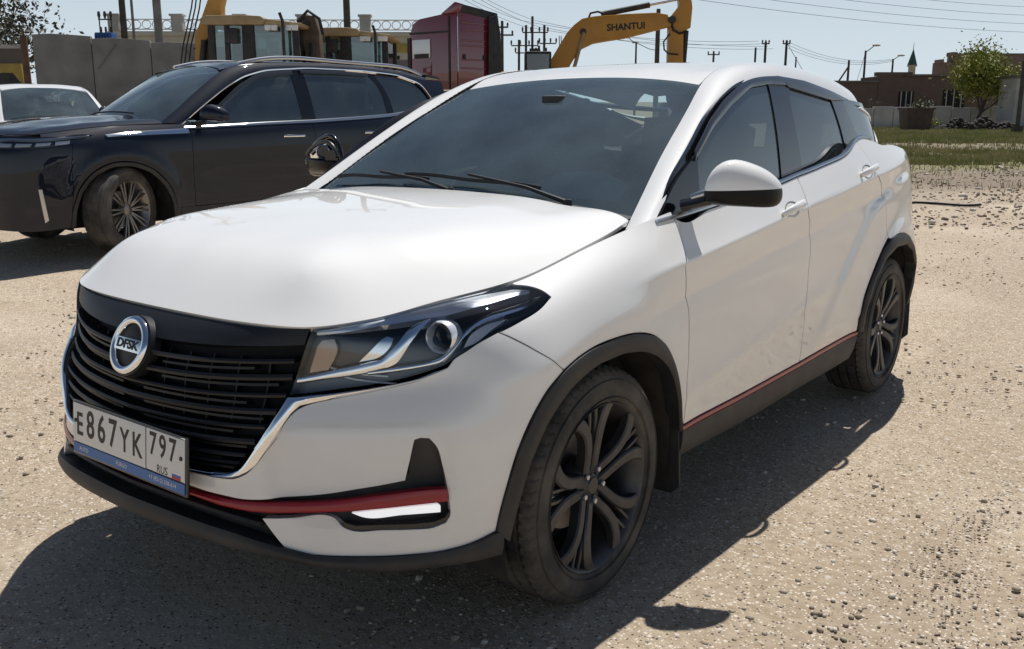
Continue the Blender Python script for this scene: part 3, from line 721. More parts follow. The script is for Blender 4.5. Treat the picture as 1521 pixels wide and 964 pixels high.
def ribbon_mesh(surf, A, B, off=0., thick=.012, n=60, m=3, crown=0., mirror=False, raw=False):
    """band on a surface between two lines of parameters"""
    if raw: n = len(A)
    def rs(L):
        L = np.array(L, float)
        if raw: return L
        k = np.r_[0, np.cumsum(np.linalg.norm(np.diff(L, axis=0), axis=1))]
        q = np.linspace(0, k[-1], n)
        d = np.stack([np.interp(q, k, L[:, c]) for c in (0, 1)], -1)
        for _ in range(2): d[1:-1] = .25*d[:-2]+.5*d[1:-1]+.25*d[2:]
        return d
    A = rs(A); B = rs(B); V = []; F = []
    w = np.linspace(0, 1, m)
    rows = []
    for j in range(m):
        st = A*(1-w[j])+B*w[j]; P = surf.pos(st[:, 0], st[:, 1]); N = surf.nrm(st[:, 0], st[:, 1])
        h = off+crown*4*w[j]*(1-w[j]); rows.append((P+N*h, P+N*(off-thick)))
    top = [r[0] for r in rows]
    sec = [rows[0][1]]+top+[rows[-1][1]]
    k = len(sec); V = np.stack(sec, 1).reshape(-1, 3)
    for i in range(n-1):
        for j in range(k-1): F.append((i*k+j, i*k+j+1, (i+1)*k+j+1, (i+1)*k+j))
    F.append(tuple(range(k))); F.append(tuple((n-1)*k+j for j in range(k-1, -1, -1)))
    if mirror: V = V*[-1, 1, 1]
    me = mesh_from(V, F, True)
    bm = bmesh.new(); bm.from_mesh(me); bmesh.ops.recalc_face_normals(bm, faces=bm.faces); bm.to_mesh(me); bm.free()
    me.set_sharp_from_angle(angle=math.radians(35))
    return me
def ribbon(name, parent, surf, A, B, material, **kw): return link(name, ribbon_mesh(surf, A, B, **kw), material, parent)
def mir(line): return [(-s, t) for s, t in line][::-1]

BELT = make_belt(); HOOD = make_hood(); ROOF = make_roof(); RAIL = make_rail(); GLASS = make_sideglass(); SCREEN = make_windscreen()
HOOD.flip = 1.; ROOF.flip = 1.
if BELT.nrm(np.array([2.]), np.array([.4]))[0, 0] < 0: BELT.flip = -1.
if GLASS.nrm(np.array([1.]), np.array([.3]))[0, 0] < 0: GLASS.flip = -1.
if RAIL.nrm(np.array([1.6]), np.array([.09]))[0, 2] < 0: RAIL.flip = -1.
if SCREEN.nrm(np.array([.4]), np.array([.7]))[0, 2] < 0: SCREEN.flip = -1.
TT = BELT.tmax
def tz(s, z):
    """t on the belt surface at station s where the height is z"""
    t = np.linspace(0, TT, 200); Z = BELT.pos(np.full(200, s), t)[:, 2]; return float(np.interp(z, Z, t))
def sy(y, z=.6):
    """s on the belt's side where Y is y"""
    s = np.linspace(.9, 5.2, 600); P = BELT.pos(s, np.array([tz(a, z) for a in s[::10]]).repeat(10)); return float(np.interp(y, P[:, 1], s))

# ---------------------------------------------------------------- wheel
def blade(mb, pts, w0, w1, d0, d1):
    """tapering bar through pts (x = outwards, y, z), width w, depth d"""
    P = np.array(pts, float); n = len(P); c = curve(P, 12)
    ups = np.tile([1., 0, 0], (12, 1)); w = np.linspace(w0, w1, 12); d = np.linspace(d0, d1, 12)
    T = np.gradient(c, axis=0); T /= np.linalg.norm(T, axis=1, keepdims=True); side = np.cross(T, ups); side /= np.linalg.norm(side, axis=1, keepdims=True)
    up = np.cross(side, T); up *= np.sign(up[:, :1]+1e-9)
    V = []; F = []
    for i in range(12):
        for a, b in ((-.5, -1), (-.5, -.15), (-.36, 0), (.36, 0), (.5, -.15), (.5, -1)):
            V.append(c[i]+side[i]*a*w[i]+up[i]*b*d[i])
    for i in range(11):
        for j in range(6): F.append((i*6+j, i*6+(j+1) % 6, i*6+6+(j+1) % 6, i*6+6+j))
    mb.add(V, F)
def make_wheel(parent, R=.345, tread_n=64):
    """axis along X, outer face towards +X, hub at the origin"""
    # barrel is the wheel part itself
    b = MB()
    b.lathe([(.253, -.105), (.242, -.100), (.215, -.085), (.210, .03), (.224, .075), (.234, .092), (.241, .103), (.2455, .106), (.2465, .100), (.242, .088)], 72)
    w = b.build('wheel', M['rim'], parent, smooth=True, angle=40)
    # tyre
    prof = [(.242, -.095), (.252, -.106), (.270, -.114), (.296, -.114), (.322, -.106), (.336, -.096), (.3425, -.082)]
    half = []
    for x in (-.074, -.071, -.062, -.059, -.030, -.027, -.018, -.015):
        g = x in (-.071, -.062, -.027, -.018); half.append((.3455-(.008 if g else 0), x))
    tread = half+[(.346, 0)]+[(r, -x) for r, x in half[::-1]]
    prof = prof+tread+[(r, -x) for r, x in prof[::-1]]
    prof[-4:-4] = []
    V = []; F = []; n = tread_n*4; L = len(prof)
    for k in range(n):
        t = 2*math.pi*k/n; ph = k % 4
        for i, (r, x) in enumerate(prof):
            rr = r
            if ph == 0 and .334 < r < .3435: rr = r-.006            # shoulder grooves
            if ph == 2 and .343 < r and abs(x) > .055: rr = r-.005
            if ph == 1 and .343 < r and .02 < abs(x) < .058: rr = r-.004
            tt = t+ (.35*x if r > .33 else 0)
            V.append((x, rr*math.cos(tt)*R/.346, rr*math.sin(tt)*R/.346))
    for k in range(n):
        k2 = (k+1) % n
        for i in range(L-1): F.append((k*L+i, k2*L+i, k2*L+i+1, k*L+i+1))
    me = mesh_from(V, F, True); bm = bmesh.new(); bm.from_mesh(me); bmesh.ops.recalc_face_normals(bm, faces=bm.faces); bm.to_mesh(me); bm.free()
    me.set_sharp_from_angle(angle=math.radians(30))
    link('tyre', me, M['rubber'], w)
    ribs = MB()
    for r in (.262, .312): ribs.lathe([(r-.0015, .1115 if r < .3 else .1085), (r, .1165 if r < .3 else .113), (r+.0015, .1115 if r < .3 else .1085)], 72)
    ribs.build('sidewall_rib', M['rubber'], w, smooth=True)
    # five spoke groups, each a pair of arms that fork towards the rim
    def pol(r, a, x): return (x, r*math.cos(a), r*math.sin(a))
    for k in range(5):
        a0 = 2*math.pi*k/5+math.radians(90+8)
        s = MB()
        for sg in (-1, 1):
            blade(s, [pol(.135, a0+sg*math.radians(5.5), .084), pol(.170, a0+sg*math.radians(5), .090), pol(.205, a0+sg*math.radians(4.4), .095), pol(.245, a0+sg*math.radians(3.6), .098)], .010, .012, .022, .018)
            blade(s, [pol(.040, a0+sg*math.radians(30), .074), pol(.085, a0+sg*math.radians(14.5), .085), pol(.130, a0+sg*math.radians(10.5), .094), pol(.185, a0+sg*math.radians(12), .101), pol(.220, a0+sg*math.radians(15.5), .103), pol(.246, a0+sg*math.radians(19.5), .103)], .028, .040, .036, .026)
        s.build('spoke', M['rim'], w, smooth=True, angle=25)
    h = MB(); h.lathe([(.001, .078), (.026, .078), (.030, .076), (.036, .070), (.066, .068), (.076, .050), (.078, .02)], 40)
    h.build('hub', M['rim'], w, smooth=True, angle=35)
    cp = MB(); cp.lathe([(.0005, .0815), (.024, .0815), (.027, .078)], 28); cp.build('hub_cap', M['satin_dark'], w, smooth=True)
    for k in range(5):
        a = 2*math.pi*k/5+math.radians(90+8+36); nb = MB()
        nb.lathe([(.0005, .086), (.0075, .086), (.0095, .082), (.0095, .058)], 6, c=(0, .049*math.cos(a), .049*math.sin(a)))
        nb.build('lug_nut', M['satin'], w, smooth=False)
    d = MB(); d.lathe([(.06, .0), (.145, .0), (.15, -.005), (.15, -.025), (.06, -.03)], 48); d.build('brake_disc', M['disc'], w, smooth=True, angle=30)
    c = MB(); c.prism([(.155*math.cos(t)+0, .155*math.sin(t)) for t in np.linspace(2.5, 3.6, 8)]+[(.095*math.cos(t), .095*math.sin(t)) for t in np.linspace(3.6, 2.5, 8)], 'X', -.05, .03)
    c.build('brake_caliper', M['satin'], w, bevel=.004)
    bk = MB(); bk.lathe([(.0, -.06), (.20, -.06), (.20, -.05)], 40); bk.build('wheel_back', M['under'], w)
    return w

# ---------------------------------------------------------------- white crossover
car = empty('parked_car', 'white crossover with black grille and red trim lines parked on the dirt lot', 'car')
def half_full(line):
    """mirrored copy added to a line that starts on the centre line"""
    return mir(line)+line
def hoodline(s0, s1, n=40, d=.0): return [(s, TT-d) for s in np.linspace(s0, s1, n)]
e = ED
s_hl0 = e['hl'][0][0]; s_tip = e['hl'][8][0]
# bonnet: plan outline
edge = curve(HOOD_EDGE, 60); rear = curve([(.772, .315), (.62, .312), (.4, .318), (.2, .322), (0, .324)], 14)[1:]
hp = [(x, y) for x, y, z in edge]+[(x, y) for x, y, z in np.c_[rear, rear[:, :1]]]
hp = hp+[(-x, y) for x, y in hp[-2:0:-1]]
def hood_detail(st, P):
    x = np.abs(st[:, 0]); y = st[:, 1]
    # raised centre with two soft shoulders running forward to the lamps
    line = .36+.13*(y+.7)/1.0
    return .005/(1+np.exp((x-line)/.028))*np.clip((y+.74)/.25, 0, 1)
panel('bonnet', car, HOOD, hp, M['white'], gap=.003, thick=.02, grid=.022, edge=.014, rnd=.003, extra=hood_detail)

# ---- front end
gr = e['grille_r']; ci = e['chrome_in']; co = e['chrome_out']; ct = e['chrome_top']
tci = ci[-1][1]-.006; tco = co[-1][1]-.006
g_half = [(s, TT-.010) for s in np.linspace(0, gr[0][0]-.004, 14)]+gr[1:]+ci+[(.18, tci), (0, tci)]
def full(half): return half+[(-s, t) for s, t in half[::-1] if abs(s) > 1e-6]
grille = panel('grille', car, BELT, full(g_half), M['deep_black'], off=-.05, gap=0, thick=0, grid=.05, edge=.03)
def tzz(s, z): return tz(abs(s), z)
def grille_limit(z):
    """half width of the grille opening at height z"""
    L = np.array(gr[1:]+ci); Zs = BELT.pos(L[:, 0], L[:, 1])[:, 2]; o = np.argsort(Zs); return float(np.interp(z, Zs[o], L[o, 0]))
# broad plain band below the bonnet edge, then blades
sb = np.linspace(-.530, .530, 61)
ribbon('upper_band', grille, BELT, [(s, TT-.006) for s in sb], [(s, tzz(s, .826+.020*(abs(s)/.53)**2)) for s in sb], M['grille_black'], off=-.008, thick=.05, raw=True, m=4)
for k, (zc, dz, rec) in enumerate(((.790, .011, -.006), (.752, .014, -.010), (.712, .010, -.008), (.676, .014, -.010), (.640, .010, -.008), (.602, .014, -.010), (.568, .010, -.008), (.546, .008, -.012))):
    w = grille_limit(zc)-.006; sb = np.linspace(-w, w, 61)
    lift = .016*(np.abs(sb)/.5)**2
    ribbon('grille_blade', grille, BELT, [(s, tzz(s, zc+dz/2+l)) for s, l in zip(sb, lift)], [(s, tzz(s, zc-dz/2+l)) for s, l in zip(sb, lift)], M['grille_black'], off=rec, thick=.035, raw=True, m=3, crown=.003)
    # short inner blades with stepped ends
    for sg in (-1, 1):
        w1 = w*(.93 if k % 2 else .80); w0 = .12 if zc > .72 else .05
        sb2 = np.linspace(sg*w0, sg*w1, 24); l2 = .016*(np.abs(sb2)/.5)**2
        ribbon('grille_fin', grille, BELT, [(s, tzz(s, zc-.014+l)) for s, l in zip(sb2, l2)], [(s, tzz(s, zc-.020+l)) for s, l in zip(sb2, l2)], M['grille_black'], off=rec-.012, thick=.03, raw=True, m=3)
for x in np.linspace(-.44, .44, 12):
    if abs(x) < .1: continue
    ribbon('grille_rib', grille, BELT, [(x-.002, tzz(x, .81)), (x-.002, tzz(x, .56 if abs(x) < .35 else .66))], [(x+.002, tzz(x, .81)), (x+.002, tzz(x, .56 if abs(x) < .35 else .66))], M['grille_black'], off=-.03, thick=.02, n=12, m=2)
# badge boss, ring, bar and letters
def belt_frame(s, t, off=0.):
    P = BELT.pos(np.array([s]), np.array([t]))[0]; N = BELT.nrm(np.array([s]), np.array([t]))[0]
    n = Vector(N); x = Vector((0, 0, 1)).cross(n).normalized(); y = n.cross(x).normalized()
    return Matrix(((x.x, y.x, n.x, P[0]+N[0]*off), (x.y, y.y, n.y, P[1]+N[1]*off), (x.z, y.z, n.z, P[2]+N[2]*off), (0, 0, 0, 1)))
FB = belt_frame(0., tz(0., .795))
bm_ = MB(); bm_.lathe([(.0, .003), (.076, .003), (.080, .0), (.084, -.03)], 56, 'Z'); badge = bm_.build('badge', M['grille_black'], car, smooth=True, angle=40)
badge.matrix_world = FB
bm_ = MB(); bm_.lathe([(.056, .006), (.058, .012), (.066, .0145), (.074, .012), (.0765, .005)], 72, 'Z'); bm_.build('badge_ring', M['chrome'], badge, smooth=True, angle=60)
bm_ = MB(); bm_.box((0, 0, .0085), (.122, .034, .006)); bm_.build('badge_bar', M['chrome'], badge, bevel=.0015)
text_obj('badge_letters', 'DFSK', .032, (0, 0, .0117), (0, 0, 0), M['plate_black'], badge, sx=1.3, depth=.0006, bold=.0012)
# bumper skin
hl = e['hl']; ao = e['arch_out']; sb_ = e['seam_bf']
b_half = [(0, tco), (.18, tco)]+smooth_line(co[::-1], .02)+hl[14:10:-1]+sb_[1:-1]+ao[6::-1]+e['lip_top'][-2::-1]+e['wl_left'][1::-1]+e['wl_top'][::-1]+e['fog'][-2::-1]+e['blk_top'][-2::-1]+[(.14, e['blk_top'][0][1]+.004), (0, e['blk_top'][0][1]+.004)]
fogc = np.array([.86, .24])
def bumper_detail(st, P):
    # the field round the fog pocket is pressed in a little, with a soft upper shoulder
    a = np.abs(st[:, 0]); u = (a-.70)/.215; v = (st[:, 1]-.27)/.165
    r = (np.abs(u)**4+np.abs(v)**4)**.25
    return -.022/(1+np.exp((r-1)/.03))
bumper = panel('front_bumper', car, BELT, full(b_half), M['white'], gap=.0012, thick=.03, grid=.022, edge=.012, rnd=.002, extra=bumper_detail)
v_half = [(0, .175), (.27, .172), (.43, .168), (.57, .19), (.71, .212), (.82, .228), (.832, .375), (.885, .375), (.91, .33), (.935, .20), (.94, .10), (.93, .03), (1.04, .07), (1.045, 0.), (.7, 0.), (.3, 0.), (0, 0.)]
panel('lower_valance', car, BELT, full(v_half), M['black_trim'], off=-.042, gap=0, thick=.0, grid=.04, edge=.02)
lt = np.array([(0, .050), (.2, .048), (.4, .040), (.5, .030)]+e['lip_top'][1:]); ss = np.linspace(0, 1.042, 50); tl = np.interp(ss, lt[:, 0], lt[:, 1])
A = [(s, t) for s, t in zip(ss, tl)]
ribbon('front_lip', car, BELT, mir(A)[:-1]+A, [(s, -.006) for s, t in mir(A)[:-1]+A], M['black_trim'], off=.010, thick=.06, raw=True, m=5, crown=.006)
A = [(s, .098-.02*(s/.5)**2) for s in np.linspace(-.47, .47, 40)]
ribbon('valance_blade', car, BELT, A, [(s, t-.012) for s, t in A], M['black_trim'], off=-.006, thick=.03, raw=True, m=3, crown=.003)
A = [(0, e['red_top'][0][1]+.003), (.14, e['red_top'][0][1]+.003)]+e['red_top']; Bq = [(0, e['red_bot'][0][1]+.003), (.14, e['red_bot'][0][1]+.003)]+e['red_bot']
def rsl(L, n):
    L = np.array(L, float); k = np.r_[0, np.cumsum(np.linalg.norm(np.diff(L, axis=0), axis=1))]; q = np.linspace(0, k[-1], n)
    return [tuple(x) for x in np.stack([np.interp(q, k, L[:, c]) for c in (0, 1)], -1)]
A = rsl(A, 50); Bq = rsl(Bq, 50)
ribbon('red_strip', car, BELT, mir(A)[:-1]+A, mir(Bq)[:-1]+Bq, M['red'], off=-.001, thick=.02, raw=True, m=4, crown=.005)
A = rsl([(0, tci), (.18, tci)]+ci[::-1], 40)+rsl(ct, 40)[1:]; Bq = rsl([(0, tco), (.18, tco)]+co[:8:-1], 40)+rsl(co[9::-1], 41)[2:]
ribbon('chrome_strip', car, BELT, mir(A)[:-1]+A, mir(Bq)[:-1]+Bq, M['chrome'], off=.004, thick=.03, raw=True, m=5, crown=.006)
for mr in (False, True):
    f = panel('running_lamp', car, BELT, e['drl'], M['drl'], off=-.004, gap=0, thick=.01, grid=.02, edge=.01, mirror=mr)
    ribbon('lamp_sill', f, BELT, e['fog'][9:16][::-1], [(s, t+.012) for s, t in e['fog'][9:16][::-1]], M['gloss_black'], off=-.006, thick=.02, m=2, mirror=mr)

# ---- head lamps
for mr in (False, True):
    hp_ = hl[:1]+[(s, min(t, TT-.004)) for s, t in hl[1:]]
    lamp = panel('head_lamp', car, BELT, hp_, M['lamp_dark'], off=-.050, gap=.001, thick=0, grid=.02, edge=.012, mirror=mr)
    # inner wall of the housing
    n_ = rsl(hp_+hp_[:1], 120)
    ribbon('lamp_wall', lamp, BELT, n_, n_, M['lamp_dark'], off=-.004, thick=.05, raw=True, m=2, mirror=mr)
    ribbon('light_guide', lamp, BELT, e['hl_band_t'], e['hl_band_b'], M['lamp_band'], off=-.007, thick=.02, n=60, m=4, crown=.002, mirror=mr)
    ribbon('chrome_sweep', lamp, BELT, e['hl_cA_t'], e['hl_cA_b'], M['lamp_chrome'], off=-.008, thick=.02, n=60, m=5, crown=.0025, mirror=mr)
    ribbon('chrome_sweep', lamp, BELT, e['hl_cB_t'], e['hl_cB_b'], M['lamp_chrome'], off=-.007, thick=.02, n=70, m=5, crown=.002, mirror=mr)
    panel('turn_signal', lamp, BELT, e['hl_sig'], M['lamp_clear'], off=-.016, gap=0, thick=.02, grid=.02, edge=.01, mirror=mr)
    panel('reflector', lamp, BELT, e['hl_refl'], M['amber'], off=-.026, gap=0, thick=.02, grid=.02, edge=.01, mirror=mr, extra=lambda st, P: .004*np.sin(st[:, 0]*420))
    panel('reflector_plate', lamp, BELT, e['hl_plate'], M['chrome'], off=-.030, gap=0, thick=.01, grid=.02, edge=.01, mirror=mr, extra=lambda st, P: .010*np.sin(st[:, 1]*60))
    for d in (0., .022):
        A = [(s+d, t-d*1.2) for s, t in ((.575, .70), (.62, .68), (.68, .67), (.73, .665))]
        ribbon('lamp_fin', lamp, BELT, A, [(s, t-.006) for s, t in A], M['lamp_clear'], off=-.030, thick=.01, n=20, m=2, mirror=mr)
    s_, t_ = e['hl_proj'][0]; P = BELT.pos(np.array([s_]), np.array([t_]))[0]; N = BELT.nrm(np.array([s_]), np.array([t_]))[0]
    d_ = Vector((.12, -.98, .06)).normalized(); c_ = Vector(P)-Vector(N)*.030
    pr = MB(); pr.lathe([(.041, -.02), (.041, .018), (.038, .022), (.034, .018), (.031, -.004)], 40, 'Z'); pj = pr.build('projector', M['lamp_band'], lamp, smooth=True, angle=50)
    q = d_.to_track_quat('Z', 'Y'); sgn = -1 if mr else 1
    dm = Vector((sgn*d_.x, d_.y, d_.z)); pj.rotation_euler = dm.to_track_quat('Z', 'Y').to_euler(); pj.location = (sgn*c_.x, c_.y, c_.z)
    ln = MB(); ln.lathe([(.0005, .008), (.012, .006), (.022, .001), (.032, -.008)], 32, 'Z'); ln.build('projector_lens', M['gloss_black'], pj, smooth=True)
    panel('lamp_glass', lamp, BELT, hp_, M['lens'], off=0., gap=.0015, thick=.004, grid=.02, edge=.012, mirror=mr)

# ---- sides
gfd = e['gap_fd']; gb = e['gap_b']; grr = e['gap_r']; wb = e['wbase']; ro = e['rarch_out']; rl = e['redline']
wbs = smooth_line(wb[5:12], .015); wbf = wb[1:6]
s_q = sy(3.13, .9)
f_poly = hl[5:12]+sb_[1:-1]+ao[6:]+gfd[::-1]+[(gfd[0][0], TT-.003)]+[(s, TT-.002) for s in np.linspace(gfd[0][0]-.02, hl[5][0], 30)]
fd_poly = gfd+rl[1:3]+gb[::-1][1:]+wbf[::-1][1:]
fd_poly = [gfd[0]]+gfd[1:-1]+[(gfd[-1][0], rl[0][1])]+rl[1:2]+[(gb[-1][0], rl[2][1])]+gb[-2::-1]+wb[4:0:-1]
rd_poly = gb[:-1]+[(gb[-1][0], rl[2][1]), rl[3]]+ro[1:5]+[grr[-1]]+grr[-2::-1]+wbs[-2:0:-1]
r_end = ro[-1]
q_poly = grr[:-1]+[(grr[-1][0], grr[-1][1])]+ro[5:]+[(sy(3.02, .7), tz(sy(3.02, .7), .70)), (s_q, tz(s_q, .78)), (s_q, tz(s_q, 1.0)), (s_q-.06, tz(s_q-.06, 1.11)), (sy(3.0, 1.1), tz(sy(3.0, 1.1), 1.165)), (sy(2.75, 1.1), tz(sy(2.75, 1.1), 1.222)), (sy(2.55, 1.1), tz(sy(2.55, 1.1), 1.240))]+wb[14:11:-1]
def door_inner(name, par, poly, mr): panel(name, par, BELT, poly, M['cabin'], off=-.07, gap=.01, thick=0, grid=.08, edge=.05, mirror=mr)
def handle(par, key, mr):
    (s0, t0), (s1, t1), (s2, t2) = e[key]
    a = np.array(BELT.pos(np.array([s0]), np.array([t0]))[0]); c = np.array(BELT.pos(np.array([s2]), np.array([t2]))[0]); mid = (a+c)/2
    L = .19; d = (c-a)/np.linalg.norm(c-a); N = BELT.nrm(np.array([s1]), np.array([t1]))[0]
    u = np.linspace(-.5, .5, 15); path = [mid+d*L*x+N*(.034-.030*(2*abs(x))**3.2) for x in u]
    mb = MB(); mb.tube(path, [.013*(1-.25*abs(2*x)**3) for x in u], 12, flat=(.75, 1.15))
    h = mb.build('door_handle', M['white'], par, smooth=True, angle=60)
    mb = MB(); up = np.cross(N, d); Vv = []; nn = 20
    for k in range(nn):
        th = 2*math.pi*k/nn; Vv.append(mid+d*.058*math.cos(th)+up*.030*math.sin(th)+N*.0025)
    Vv.append(mid-N*.012)
    mb.add(Vv, [(k, (k+1) % nn, nn) for k in range(nn)]); cupo = mb.build('handle_recess', M['handle_cup'], h, smooth=True, angle=80)
    if mr:
        for o in (h, cupo):
            for v in o.data.vertices: v.co.x = -v.co.x
            o.data.flip_normals()
M['handle_cup'] = mat('handle_cup', (.16, .165, .17), .45)
for mr in (False, True):
    panel('front_fender', car, BELT, f_poly, M['white'], gap=.0024, thick=.02, grid=.02, edge=.012, rnd=.002, mirror=mr)
    fd = panel('front_door', car, BELT, fd_poly, M['white'], gap=.0026, thick=.02, grid=.017, edge=.012, rnd=.002, mirror=mr)
    rd = panel('rear_door', car, BELT, rd_poly, M['white'], gap=.0026, thick=.02, grid=.017, edge=.012, rnd=.002, mirror=mr)
    qp_ = panel('quarter_panel', car, BELT, q_poly, M['white'], gap=.0018, thick=.02, grid=.022, edge=.014, rnd=.002, mirror=mr)
    door_inner('door_lining', fd, fd_poly, mr); door_inner('door_lining', rd, rd_poly, mr); door_inner('quarter_lining', qp_, q_poly, mr)
    handle(fd, 'handle_f', mr); handle(rd, 'handle_r', mr)
    # dark wheel-arch mouldings
    ribbon('arch_moulding', car, BELT, ao, e['arch_in'], M['black_trim'], off=.006, thick=.05, n=90, m=5, crown=.007, mirror=mr)
    ro2 = ro+[(sy(3.03, .6), tz(sy(3.03, .6), .55)), (sy(3.05, .5), tz(sy(3.05, .5), .42))]; ri2 = e['rarch_in']+[(sy(3.0, .6), tz(sy(3.0, .6), .53)), (sy(3.01, .5), tz(sy(3.01, .5), .40))]
    ribbon('arch_moulding', car, BELT, ro2, ri2, M['black_trim'], off=.006, thick=.05, n=90, m=5, crown=.007, mirror=mr)
    # sill and red line
    s0, s1 = rl[0][0]+.006, rl[3][0]-.002; ss = np.linspace(s0, s1, 60)
    tr = np.interp(ss, [p[0] for p in rl], [p[1] for p in rl])
    ribbon('side_sill', car, BELT, [(s, t-.016) for s, t in zip(ss, tr)], [(s, -.01+0*s) for s in ss], M['black_trim'], off=.008, thick=.05, raw=True, m=6, crown=.006, mirror=mr)
    ribbon('red_strip', car, BELT, [(s, t-.001) for s, t in zip(ss, tr)], [(s, t-.0165) for s, t in zip(ss, tr)], M['red'], off=.006, thick=.03, raw=True, m=3, crown=.002, mirror=mr)
    # bright strip under the windows
    A = smooth_line(wb[0:14], .02)
    ribbon('window_strip', car, BELT, [(s, t+.001) for s, t in A], [(s, t+.013) for s, t in A], M['satin'], off=.004, thick=.02, raw=True, m=3, crown=.002, mirror=mr)
    # rear bumper corner and tail lamp
    s_a = sy(3.02, .7)
    rb = [(s_a-.005, tz(s_a, .33)), (s_a, tz(s_a, .5)), (s_a, tz(s_a, .69)), (s_q, tz(s_q, .77)), (BELT.smax, tz(BELT.smax, .77)), (BELT.smax, tz(BELT.smax, .36)), (s_q, tz(s_q, .34))]
    panel('rear_bumper', car, BELT, rb, M['white'], gap=.002, thick=.02, grid=.05, edge=.02, mirror=mr)
    tg = [(s_q, tz(s_q, .78)), (s_q, tz(s_q, 1.0)), (s_q-.06, tz(s_q-.06, 1.11)), (s_q+.05, tz(s_q+.05, 1.13)), (BELT.smax-.3, tz(BELT.smax-.3, 1.16)), (BELT.smax, tz(BELT.smax, 1.165)), (BELT.smax, tz(BELT.smax, .78))]
    tgo = panel('tailgate', car, BELT, tg, M['white'], gap=.002, thick=.02, grid=.05, edge=.02, mirror=mr)
    door_inner('tailgate_lining', tgo, tg, mr)
    s_t = sy(3.02, 1.1)
    panel('tail_lamp', car, BELT, [(s_t, tz(s_t, 1.10)), (s_t+.22, tz(s_t+.2, 1.02)), (s_t+.22, tz(s_t+.2, 1.14)), (s_t+.02, tz(s_t, 1.15))], M['red'], off=.006, gap=0, thick=.02, grid=.03, edge=.02, mirror=mr)

# ---- glasshouse
def dip(poly, k=.04):
    tm = np.mean([t for s, t in poly]); return [(s, t-k if t < tm else t) for s, t in poly]
GS = GLASS
for mr in (False, True):
    ss_, tt_ = np.meshgrid(np.linspace(0, RAIL.smax, 100), np.linspace(0, RAIL.tmax, 13), indexing='ij'); P_ = RAIL.pos(ss_, tt_); N_ = RAIL.nrm(ss_, tt_)
    P_ = np.concatenate([P_[:, :1]-N_[:, :1]*.02, P_, P_[:, -1:]-N_[:, -1:]*.003], 1); N_ = np.concatenate([N_[:, :1], N_, N_[:, -1:]], 1)
    F_ = [(i*15+j, i*15+j+1, i*15+j+16, i*15+j+15) for i in range(99) for j in range(14)]
    sgx = np.array([-1 if mr else 1, 1, 1]); v0 = P_.reshape(-1, 3)*sgx; n0 = N_.reshape(-1, 3)*sgx
    a_, b_, c_ = [v0[[f[k] for f in F_]] for k in (0, 1, 2)]
    if (np.cross(b_-a_, c_-a_)*n0[[f[0] for f in F_]]).sum() < 0: F_ = [f[::-1] for f in F_]
    link('roof_rail', mesh_from(v0, F_, True, n0), M['white'], car)
    w1 = panel('side_window', car, GS, dip(GD['gl_front']), M['window'], off=-.003, gap=-.008, thick=0, grid=.04, edge=.02, mirror=mr)
    panel('side_window', car, GS, dip(GD['gl_rear']), M['privacy'], off=-.003, gap=-.008, thick=0, grid=.04, edge=.02, mirror=mr)
    panel('side_window', car, GS, dip(GD['gl_qtr']), M['privacy'], off=-.003, gap=-.008, thick=0, grid=.04, edge=.02, mirror=mr)
    panel('pillar_trim', car, GS, GD['pil_b'], M['gloss_black'], off=.003, gap=0, thick=.015, grid=.03, edge=.015, mirror=mr)
    panel('pillar_trim', car, GS, GD['pil_c'], M['gloss_black'], off=.003, gap=0, thick=.015, grid=.03, edge=.015, mirror=mr)
    panel('mirror_sail', car, GS, GD['sail'], M['gloss_black'], off=.003, gap=0, thick=.015, grid=.03, edge=.015, mirror=mr)
    dt = GD['dlo_top']
    ribbon('wind_deflector', car, GS, dt[2:9], GD['vis_f']+[(GD['pil_b'][1][0], GD['vis_f'][-1][1])], M['deflector'], off=.008, thick=.004, n=50, m=4, crown=.004, mirror=mr)
    ribbon('wind_deflector', car, GS, dt[7:11], GD['vis_r'], M['deflector'], off=.008, thick=.004, n=40, m=4, crown=.004, mirror=mr)
    ribbon('window_frame', car, GS, [(s, t+.012) for s, t in dt], [(s, t-.010) for s, t in dt], M['gloss_black'], off=-.010, thick=.02, n=70, m=3, mirror=mr)
    q3 = GD['gl_qtr']; gend = GS.smax
    dp = [q3[1], q3[2], q3[3], (q3[3][0]-.02, q3[3][1]-.07), (gend-.01, q3[3][1]-.07), (gend-.01, q3[1][1]-.06), (q3[1][0]+.10, q3[1][1]-.01), (q3[1][0]+.015, q3[1][1]+.012)]
    panel('rear_pillar', car, GS, dp, M['white'], off=.004, gap=.0, thick=.02, grid=.03, edge=.015, mirror=mr)
    # ditch moulding between roof and rail
    A = [(RAIL.smax*u, RAIL.tmax+.004) for u in np.linspace(.36, .99, 40)]
    ribbon('roof_ditch', car, RAIL, A, [(s, t-.010) for s, t in A], M['black_trim'], off=-.001, thick=.02, raw=True, m=2, mirror=mr)
ri = curve(RAIL_I, 60); ri = ri[ri[:, 1] > 1.17]
top_ = SCREEN.pos(np.full(25, SCREEN.smax), np.linspace(.025, SCREEN.tmax-.025, 25))
rp = [(x, y+.002) for x, y, z in top_]+[(x-.005, y) for x, y, z in ri[1:]]+[(.45, 2.83), (0, 2.86), (-.45, 2.83)]+[(-x+.005, y) for x, y, z in ri[:0:-1]]
roof = panel('roof', car, ROOF, rp, M['white'], gap=.001, thick=.02, grid=.03, edge=.015, rnd=.002)
panel('headliner', roof, ROOF, rp, M['headliner'], off=-.045, gap=.01, thick=0, grid=.1, edge=.06)
